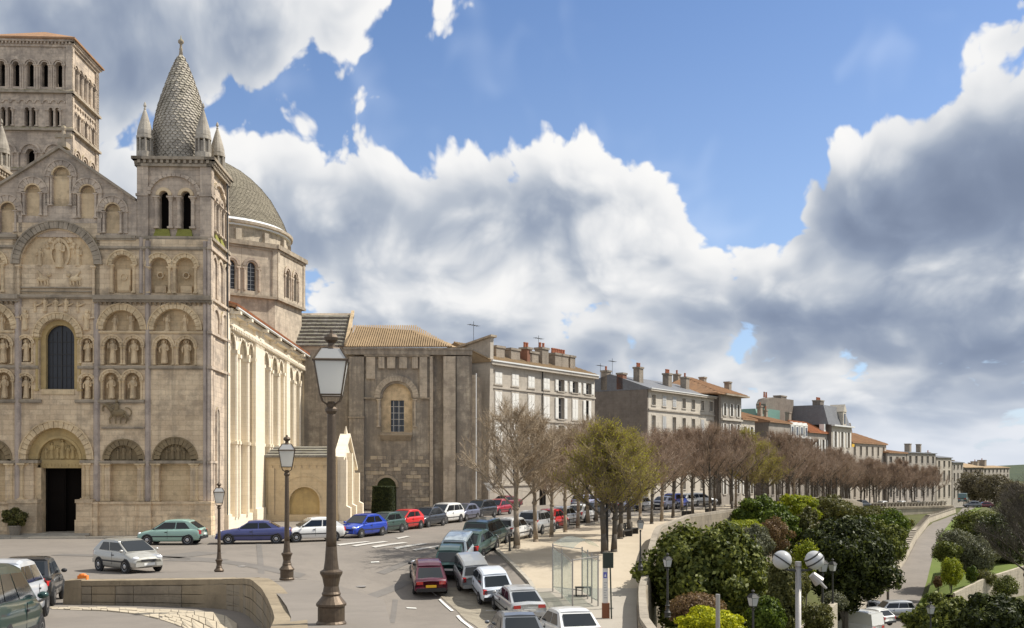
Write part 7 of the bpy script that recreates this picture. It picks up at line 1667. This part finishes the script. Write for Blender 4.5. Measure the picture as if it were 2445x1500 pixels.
for k, (px, py, kind, pn, c, hd_, lab, mt) in enumerate(((866, 1281, 'hatch', 'bright_blue', (.02, .06, .42), 243, 'bright blue hatchback, nearest of the row by the church', .3), (918, 1273, 'monobox', 'green_grey', (.05, .09, .078), 244, 'dark green small car between the blue and the red ones', .3), (966, 1264, 'monobox', 'red', (.58, .02, .02), 245, 'bright red boxy small car below the clipped yew', 0),
        (1020, 1257, 'hatch', 'anthracite', (.04, .045, .055), 246, 'anthracite hatchback between the red and the white cars', .4), (1062, 1249, 'mpv', 'white', W_, 246, 'tall white people carrier below the stone buttresses', 0), (1108, 1243, 'monobox', 'slate_blue', (.13, .14, .20), 246, 'slate blue small car in the shade of the buttresses', .4),
        (1146, 1237, 'mpv', 'black', BK_, 246, 'black tall car by the drainpipe of the church block', .3), (1188, 1229, 'hatch', 'dark_red', (.34, .02, .04), 246, 'dark red hatchback at the end of the church row', .2), (1204, 1214, 'saloon', 'maroon', (.16, .02, .03), 228, 'maroon car behind the dark red one under the first tree', .2))):
    carp(kind, pn, c, px, py, hd_, lab, group=gC, metal=mt)
gK = 'cars along the promenade kerb'
carp('space_van', 'bottle_green', (.015, .045, .04), 1160, 1303, 75, 'dark green tall van-like car by the iron bollards', group=gK, metal=.3)
carp('estate', 'white', W_, 1222, 1289, 72, 'white estate car behind the first kerbside tree', group=gK)
carp('mpv', 'silver', SI, 1281, 1274, 70, 'silver people carrier between the second and third tree trunks', group=gK, metal=.6)
carp('hatch', 'red', (.58, .02, .02), 1318, 1262, 68, 'small red car beside the fourth tree trunk', group=gK)
carp('hatch', 'silver', SI, 1346, 1254, 66, 'silver hatchback beyond the small red car', group=gK, metal=.6)
carp('hatch', 'white', W_, 1388, 1246, 66, 'white hatchback with a neighbour just beyond, under the trees', group=gK)
carp('saloon', 'black', BK_, 1416, 1236, 58, 'black car deep under the kerbside trees', group=gK)
carp('estate', 'lilac', (.35, .36, .50), 1400, 1212, 56, 'pale blue car parked across the street under the trees', group=gK, metal=.3)
carp('mpv', 'ice_blue', (.36, .42, .46), 1098, 1338, 82, 'ice blue people carrier with large rear window by the crossing', group=gK, metal=.4)
carp('hatch', 'green_grey', (.05, .09, .078), 1138, 1322, 72, 'grey-green hatchback hidden beside the ice blue people carrier', group=gK, metal=.3)
carp('hatch', 'dark_teal', (.018, .055, .05), 1078, 1362, 88, 'dark teal hatchback half hidden by the maroon coupe', group=gK, metal=.3)
gB = 'cars in the sett parking strip'
carp('fastback', 'plum', (.075, .008, .022), 1022, 1398, 99, 'plum fastback with yellow number plate driving up the street', group='moving cars', plate='yellow_plate', metal=.2)
carp('estate', 'grey_silver', (.34, .35, .35), 1122, 1388, 103, 'grey estate car next to the plum fastback', group=gB, metal=.5)
carp('hatch', 'white_blue', (.62, .66, .72), 1170, 1424, 104, 'bluish white hatchback in the middle of the parking strip', group=gB)
carp('fastback', 'silver_plain', (.45, .46, .47), 1236, 1470, 104, 'silver fastback with a full-width red rear lamp beside the shelter', group=gB, metal=.5)
carp('hatch', 'white', W_, 1352, 1545, 104, 'white car cut off by the bottom edge beneath the shelter', group=gB)
carp('hatch', 'grey_dark', GY, 1228, 1556, 100, 'dark car of which only the roof shows at the bottom edge', group=gB, metal=.3)
gL = 'cars parked inside the curved wall'
carp('mpv', 'dark_teal', (.018, .055, .05), -78, 1585, 106, 'dark teal people carrier cut off by the bottom left corner', group=gL, metal=.3)
carp('mpv', 'pearl_white', (.62, .66, .72), 6, 1486, 107, 'white people carrier with tall red lamps, between the teal and black cars', group=gL, metal=.1)
carp('hatch', 'black', BK_, 74, 1440, 108, 'black hatchback with red lamps, furthest in beside the wall end', group=gL)
gF = 'cars under the distant trees'
for k, (px, py, kind, pn, c, hd_, lab) in enumerate(((1588, 1216, 'saloon', 'slate_blue', (.13, .14, .20), 60, 'slate car at the bend under the brown trees'), (1613, 1213, 'mpv', 'bright_blue', (.02, .06, .42), 60, 'vivid blue car between two dark trunks'), (1640, 1209, 'hatch', 'white', W_, 55, 'white car behind the promenade railings'), (1672, 1207, 'hatch', 'silver', SI, 10, 'silver hatchback side-on beyond the promenade'), (1706, 1204, 'mpv', 'white', W_, 55, 'tall white car left of the distant blue van'), (1742, 1201, 'cargo_van', 'van_blue', (.05, .07, .25), 55, 'deep blue van by the yellow-green tree'),
        (1778, 1196, 'hatch', 'white', W_, 52, 'white car just left of the green shrub'), (1818, 1192, 'hatch', 'white', W_, 52, 'white car above the green shrub'), (1858, 1190, 'hatch', 'silver', SI, 52, 'silver car beyond the lime shrub'), (1885, 1189, 'hatch', 'white', W_, 50, 'white car left of the olive mounds'), (1490, 1222, 'saloon', 'slate_blue', (.13, .14, .20), 58, 'slate saloon behind the budding trees'), (1530, 1219, 'estate', 'silver', SI, 58, 'silver estate beyond the budding trees'))):
    carp(kind, pn, c, px, py, hd_, lab, group=gF)
for k, (px, py, Z, pn, c, lab) in enumerate(((2060, 1196, 190, 'black', BK_, 'dark distant car left of the long balustrade'), (2110, 1197, 200, 'white', W_, 'white distant car behind the balustrade'), (2155, 1198, 208, 'white', W_, 'white distant car behind the middle of the balustrade'), (2190, 1199, 212, 'black', BK_, 'black distant car behind the balustrade end'), (2322, 1212, 222, 'grey_dark', GY, 'grey car past the end of the balustrade'), (2350, 1213, 232, 'maroon', (.16, .02, .03), 'reddish car last before the hillside trees'))):
    x, y, z = ray(px, py, Z); car('hatch', pn, c, x, y, (P(x, y) if px < 2300 else z), R(40 if px < 2300 else 170), lab, group=gF)
x, y, z = ray(2300, 1200, 225); car('cargo_van', 'van_green', (.10, .16, .15), x, y, z, R(60), 'grey-green van at the head of the lane', group=gF)
def carz(kind, pn, c, px, py, Z, head, lab, **k): x, y, z = ray(px, py, Z); return car(kind, pn, c, x, y, z, R(head), lab, **k)
gG = 'vehicles in the garden car park'
carz('suv', 'silver', SI, 2128, 1476, 94, 183, 'silver off-roader with black windows at the foot of the lane', metal=.6, group=gG)
carz('cargo_van', 'white', W_, 2034, 1516, 82, 128, 'white van seen from behind at the bottom edge', group=gG)
carz('hatch', 'white', W_, 2084, 1490, 88, 120, 'white car squeezed between van and off-roader', group=gG)
carz('hatch', 'grey_dark', GY, 2066, 1468, 97, 150, 'dark car roof showing behind the white van', group=gG)
m = MB(); A_, B_ = ray(1975, 1500, 80), ray(2190, 1530, 86); c4 = [ray(1950, 1560, 74), ray(2240, 1560, 78), ray(2235, 1478, 98), ray(2075, 1472, 96)]
m.quad(*[(p[0], p[1], p[2]-.05) for p in c4]); m.build('car_park', 'asphalt', label='small asphalt car park at the foot of the lane', kind='structure')
# ================================================================ street lanterns
def lantern(scale=1., pole='lamp_iron', glass='lantern_glass'):
    root = empty('street_lantern', (0, 0, 0))
    m = MB(); m.lathe(0, 0, [(.235, 0), (.235, .05), (.21, .08), (.21, .28), (.235, .30), (.235, .33), (.19, .38), (.14, .44), (.15, .47), (.13, .50), (.115, .58), (.14, .70), (.175, .76), (.175, .79), (.12, .82), (.10, .95), (.085, 1.15)], 20); m.build('base', pole, root, smooth=False)
    m = MB(); m.lathe(0, 0, [(.085, 1.13), (.08, 1.3), (.062, 3.02), (.06, 3.08)], 14); m.build('post', pole, root, smooth=True)
    m = MB(); m.lathe(0, 0, [(.065, 3.06), (.095, 3.10), (.095, 3.13), (.07, 3.16), (.085, 3.2), (.05, 3.24)], 14); m.build('collar', pole, root)
    for i in range(4):
        t = pi/4+i*pi/2; c, s_ = cos(t), sin(t); m = MB(); m.cyl((0.04*c, .04*s_, 3.18), (.19*c, .19*s_, 3.24), .014, .012, 5); m.cyl((.19*c, .19*s_, 3.24), (.235*c, .235*s_, 3.33), .012, .012, 5); m.build('bracket', pole, root)
    zb, zt, a, b = 3.33, 3.82, .165, .25
    gl = MB(); gl.hexa([(-a, -a, zb), (a, -a, zb), (a, a, zb), (-a, a, zb), (-b, -b, zt), (b, -b, zt), (b, b, zt), (-b, b, zt)]); gl.build('lantern_pane', glass, root)
    m = MB(); cs = [(-1, -1), (1, -1), (1, 1), (-1, 1)]
    for i in range(4):
        p, q = cs[i], cs[(i+1) % 4]; m.cyl((p[0]*a, p[1]*a, zb), (p[0]*b, p[1]*b, zt), .014, .014, 5); m.cyl((p[0]*a, p[1]*a, zb), (q[0]*a, q[1]*a, zb), .014, .014, 5); m.cyl((p[0]*b*1.05, p[1]*b*1.05, zt), (q[0]*b*1.05, q[1]*b*1.05, zt), .02, .02, 5)
    m.build('lantern_frame', pole, root)
    m = MB(); m.hexa([(-b*1.06, -b*1.06, zt), (b*1.06, -b*1.06, zt), (b*1.06, b*1.06, zt), (-b*1.06, b*1.06, zt), (-.15, -.15, zt+.17), (.15, -.15, zt+.17), (.15, .15, zt+.17), (-.15, .15, zt+.17)]); ro = m.build('lantern_roof', 'galvanised' if glass == 'lantern_glass' else pole, root)
    m = MB()
    for p in cs: m.cyl((p[0]*b*1.06, p[1]*b*1.06, zt), (p[0]*.15, p[1]*.15, zt+.18), .016, .014, 5)
    m.build('roof_rib', pole, ro)
    m = MB(); m.lathe(0, 0, [(.16, zt+.17), (.15, zt+.19), (.06, zt+.21), (.05, zt+.26), (.10, zt+.30), (.115, zt+.34), (.09, zt+.38), (.03, zt+.405), (.03, zt+.44), (.005, zt+.46)], 14); m.build('cap', pole, root, smooth=False)
    return root
L0 = lantern()
def place_lantern(px, py, Z, sc, label, rz=.15, src=None, z=None):
    o = (src or L0)
    if o.get('used'): o = copy_tree(o)
    x, y, zz = ray(px, py, Z) if Z else hit(px, py); o.location = (x, y, zz if z is None else z); o.scale = (sc*.92, sc*.92, sc); o.rotation_euler = (0, 0, rz)
    o['used'] = 1; tag(o, label, 'street lamp', 'lantern street lamps'); return o
place_lantern(791, 1495, 14.2, 1.0, 'tallest and nearest brown iron lantern, standing in front of the chapel', .12)
place_lantern(685, 1385, 29, 1.0, 'middle brown iron lantern just behind the curved wall', .2)
place_lantern(523, 1379, 44, 1.0, 'smallest of the three brown iron lanterns, beside the navy saloon', .3)
L1 = lantern(1, 'iron', 'globe_glass')
place_lantern(1529, 1362, 47, .60, 'slim dark lantern on the parapet where the promenade narrows', .1, L1)
place_lantern(1594, 1474, 39, .60, 'dark lantern with white glass on the parapet in front of the magnolia', .3, L1)
place_lantern(1798, 1590, 34, .62, 'white glass lantern top rising at the bottom edge', .4, L1)
place_lantern(1964, 1500, 58, 1.0, 'dark lantern on a post behind the double globe lamp', .3, L1)
place_lantern(1988, 1470, 66, .9, 'small lantern half lost against the dark evergreen', .7, L1)
place_lantern(2398, 1470, 95, .8, 'small dark lantern in front of the park wall', .2, L1)
place_lantern(2222, 1570, 45, .6, 'lantern tip poking through the laurels', .2, L1)
# twin globe lamp
x, y, z = ray(1906, 1500, 26); e = empty('double_globe_lamp', (x, y, -6), R(-4), 'tall grey post carrying two white glass globes with dark bands', 'street lamp')
zt = EYE-(1352-HY)/F*26+6
m = MB(); m.cyl((0, 0, 0), (0, 0, zt), .085, .075, 14); m.build('post', 'grey_pole', e, smooth=True); m = MB(); m.cyl((0, 0, zt), (0, 0, zt+.12), .09, .08, 14); m.build('post_cap', 'grey_pole', e)
for s_ in (-1, 1):
    m = MB(); m.cyl((0, 0, zt-.12), (s_*.30, 0, zt-.10), .035, .03, 8); m.cyl((s_*.30, 0, zt-.1), (s_*.36, 0, zt+.0), .05, .09, 8); m.build('arm', 'iron', e)
    gx_, gz_ = s_*.42, zt+.16
    m = MB(); m.ell((gx_, 0, gz_), (.25, .25, .25), 24, 14); go = m.build('globe', 'globe_glass', e, smooth=True)
    for q in ((0.0,) if s_ < 0 else (-.03, .12)):
        m = MB().fr((gx_+s_*-.0, 0, gz_), (cos(.6), 0, s_*sin(.6)), (0, 1, 0), (-s_*sin(.6), 0, cos(.6))); rr = sqrt(.25**2-q*q); m.lathe(0, 0, [(rr+.001, q-.02), (rr+.012, q-.018), (rr+.012, q+.018), (rr+.001, q+.02)], 24); m.build('band', 'iron', go)
m = MB(); m.cyl((.42, .3, zt-.25), (.62, .3, zt-.45), .10, .16, 12); m.cyl((.62, .3, zt-.45), (.8, .3, zt-.62), .05, .03, 8); m.build('horn_loudspeaker', 'grey_pole', e)
x, y, z = ray(1714, 1500, 34); m = MB(); m.cyl((x, y, -5), (x, y, EYE-(1419-HY)/F*34), .075, .075, 10); m.build('grey_post', 'grey_pole', label='plain grey post in front of the vivid yellow bush', cat='post')
# tall twin mast in the trees
x, y, z = hit(1449, 1318); e = empty('lamp_mast', (x, y, z), 0, 'tall dark mast with two small floodlights among the budding trees', 'lamp mast'); hm = EYE-(1056-HY)/F*y-z
m = MB(); m.cyl((0, 0, 0), (0, 0, hm), .10, .06, 10); m.build('mast', 'iron', e); m = MB(); m.cyl((-.35, 0, hm), (.35, 0, hm), .04, .04, 6); m.build('crossbar', 'iron', e)
for s_ in (-1, 1): m = MB(); m.box(s_*.33-.12, s_*.33+.12, -.15, .1, hm+.02, hm+.2); m.build('floodlight', 'white_paint', e)
# ================================================================ bus shelter
bsx, bsy, bsz = hit(1370, 1440); sh = empty('bus_shelter', (0, 0, 0), 0, 'transparent glass bus shelter with thin grey posts and a bench', 'bus shelter')
posts = [(1320, 1414), (1342, 1431), (1367, 1459), (1390, 1424), (1403, 1432), (1413, 1442), (1428, 1449)]; pp = [hit(a, b) for a, b in posts]
for p in pp: m = MB(); m.cyl((p[0], p[1], p[2]-.05), (p[0], p[1], p[2]+2.45+(bsz-p[2])*.0), .035, .035, 8); m.build('post', 'grey_pole', sh)
A_, B_, C_, D_ = pp[0], pp[2], pp[6], pp[3]; cen = tuple(sum(q[i] for q in (A_, B_, C_, D_))/4 for i in range(3))
def wall_pane(p, q, z0, z1, name='glass_panel'):
    dx, dy = q[0]-p[0], q[1]-p[1]; l = hypot(dx, dy); nx, ny = -dy/l*.012, dx/l*.012
    m = MB().hexa([(p[0]-nx, p[1]-ny, p[2]+z0), (q[0]-nx, q[1]-ny, q[2]+z0), (q[0]+nx, q[1]+ny, q[2]+z0), (p[0]+nx, p[1]+ny, p[2]+z0), (p[0]-nx, p[1]-ny, p[2]+z1), (q[0]-nx, q[1]-ny, q[2]+z1), (q[0]+nx, q[1]+ny, q[2]+z1), (p[0]+nx, p[1]+ny, p[2]+z1)]); m.build(name, 'clear_glass', sh)
for a, b in ((0, 1), (1, 2), (3, 4), (4, 5), (5, 6)): wall_pane(pp[a], pp[b], .25, 2.2)
for a, b, h_ in ((0, 1, 2.3), (1, 2, 2.3), (0, 3, .28), (3, 4, 2.3), (5, 6, .3), (5, 6, 2.3), (0, 3, 2.35), (2, 6, 2.4)):
    p, q = pp[a], pp[b]; m = MB(); m.cyl((p[0], p[1], p[2]+h_), (q[0], q[1], q[2]+h_), .022, .022, 6); m.build('rail', 'grey_pole', sh)
m = MB(); n = 8; zr_ = max(p[2] for p in (A_, B_, C_, D_))+2.45
for i in range(n+1):
    t = i/n; up = .38*sin(pi*t)
    for p, q in ((A_, B_), (D_, C_)): pass
    l = [A_[j]+(D_[j]-A_[j])*t*1.25 for j in range(2)]; r_ = [B_[j]+(C_[j]-B_[j])*t*1.05 for j in range(2)]
    m.v += [(l[0], l[1], zr_+up), (r_[0], r_[1], zr_+up), (r_[0], r_[1], zr_+up+.025), (l[0], l[1], zr_+up+.025)]
for i in range(n):
    k = 4*i
    for j in range(4): m.f.append((k+j, k+(j+1) % 4, k+4+(j+1) % 4, k+4+j))
m.build('curved_roof', 'clear_glass', sh)
bx, by, bz2 = hit(1390, 1424); m = MB(); m.box(bx-.35, bx+.45, by-.2, by+.2, bz2+.42, bz2+.47); 
for q in (-.3, .4): m.box(bx+q-.03, bx+q+.03, by-.15, by+.15, bz2, bz2+.42)
m.build('bench', 'iron', sh)
# bus stop totem
x, y, z = hit(1446, 1478); e = empty('bus_stop_sign', (x, y, z), R(3), 'bus stop totem with dark head, blue badge, pale timetable panel and brown base', 'bus stop sign'); k = F/y
m = MB(); m.box(-.16, .17, -.1, .1, 0, 38/k); m.build('base_box', 'brown_panel', e); m = MB(); m.box(-.13, .10, -.06, .06, 38/k, 122/k); m.build('timetable_panel', 'shutter_white', e)
m = MB(); m.box(-.11, .05, -.075, -.06, 98/k, 112/k); bo = m.build('badge', 'blue_panel', e); m = MB(); m.prism([(-.075, 101/k), (.015, 101/k), (-.03, 109/k)], -.082, -.076); m.build('pictogram', 'white_paint', bo)
for i in range(7): m = MB(); m.box(-.09, .06-.03*(i % 3), -.066, -.061, (50+i*6)/k, (52+i*6)/k); m.build('timetable_line', 'shutter_grey', e)
m = MB(); m.box(-.12, .34, -.12, .12, 122/k, 158/k); m.build('head_box', 'dark_green_metal', e); m = MB(); m.cyl((.24, -.2, -.05), (.19, -.12, 128/k), .035, .035, 8); m.build('pole', 'dark_green_metal', e)
# bollards, benches, give-way sign
bo = None
for px, py, lab in ((1217, 1317, 'dark iron bollard at the kerb corner behind the green van-like car'), (1228, 1310, 'dark iron bollard against the first tree trunk')):
    x, y, z = hit(px, py); m = MB(); m.lathe(x, y, [(.09, z), (.07, z+.12), (.055, z+.2), (.05, z+.8), (.08, z+.84), (.09, z+.92), (.04, z+1.0)], 10); m.build('bollard', 'iron', label=lab, cat='bollard', group='kerb bollards')
x, y, z = hit(1168, 1232); e = empty('give_way_sign', (x, y, z), 0, 'pale triangular road sign seen from behind on a thin pole', 'road sign'); hs = EYE-(1176-HY)/F*y-z
m = MB(); m.cyl((0, 0, 0), (0, 0, hs+.9), .035, .035, 6); m.build('pole', 'grey_pole', e); m = MB(); m.prism([(0, hs), (.52, hs+.9), (-.52, hs+.9)], -.06, -.04); m.build('sign_plate', 'shutter_white', e)
for k, (px, py, lab) in enumerate(((1493, 1283, 'dark bench beside the third wall-side trunk'), (1508, 1277, 'dark bench just behind the first one'), (1640, 1232, 'distant dark bench under the brown trees'), (1695, 1225, 'furthest dark bench by the rampart'))):
    x, y, z = hit(px, py); e = empty('park_bench', (x, y, z), R(60), lab, 'bench', 'promenade benches')
    for q in (-.25, -.08, .09): MB().box(-.75, .75, q, q+.12, .42, .46).build('slat', 'iron', e)
    for q in (.55, .72): MB().box(-.75, .75, .25, .29, q, q+.12).build('slat', 'iron', e)
    for q in (-.65, .65): m = MB(); m.box(q-.03, q+.03, -.22, .22, 0, .42); m.box(q-.03, q+.03, .22, .28, .0, .85); m.build('leg', 'iron', e)
# tub plant by the church door
u_, z_ = fu(36, 1240, -1.3); wx, wy = CO[0]+u_*cc+1.3*cs, CO[1]+u_*cs-1.3*cc
e = empty('tub_plant', (wx, wy, 0), 0, 'leafy shrub in a stone tub left of the church doorway', 'potted plant'); m = MB(); m.lathe(0, 0, [(.28, 0), (.38, .7), (.42, .72), (.42, .8)], 12); m.build('tub', 'parapet_stone', e)
link(crown_mesh('crown', (.8, .7, .6), 2600, .09, 'leaf_olive', 77, 12), 'crown', e, loc=(0, 0, 1.3))
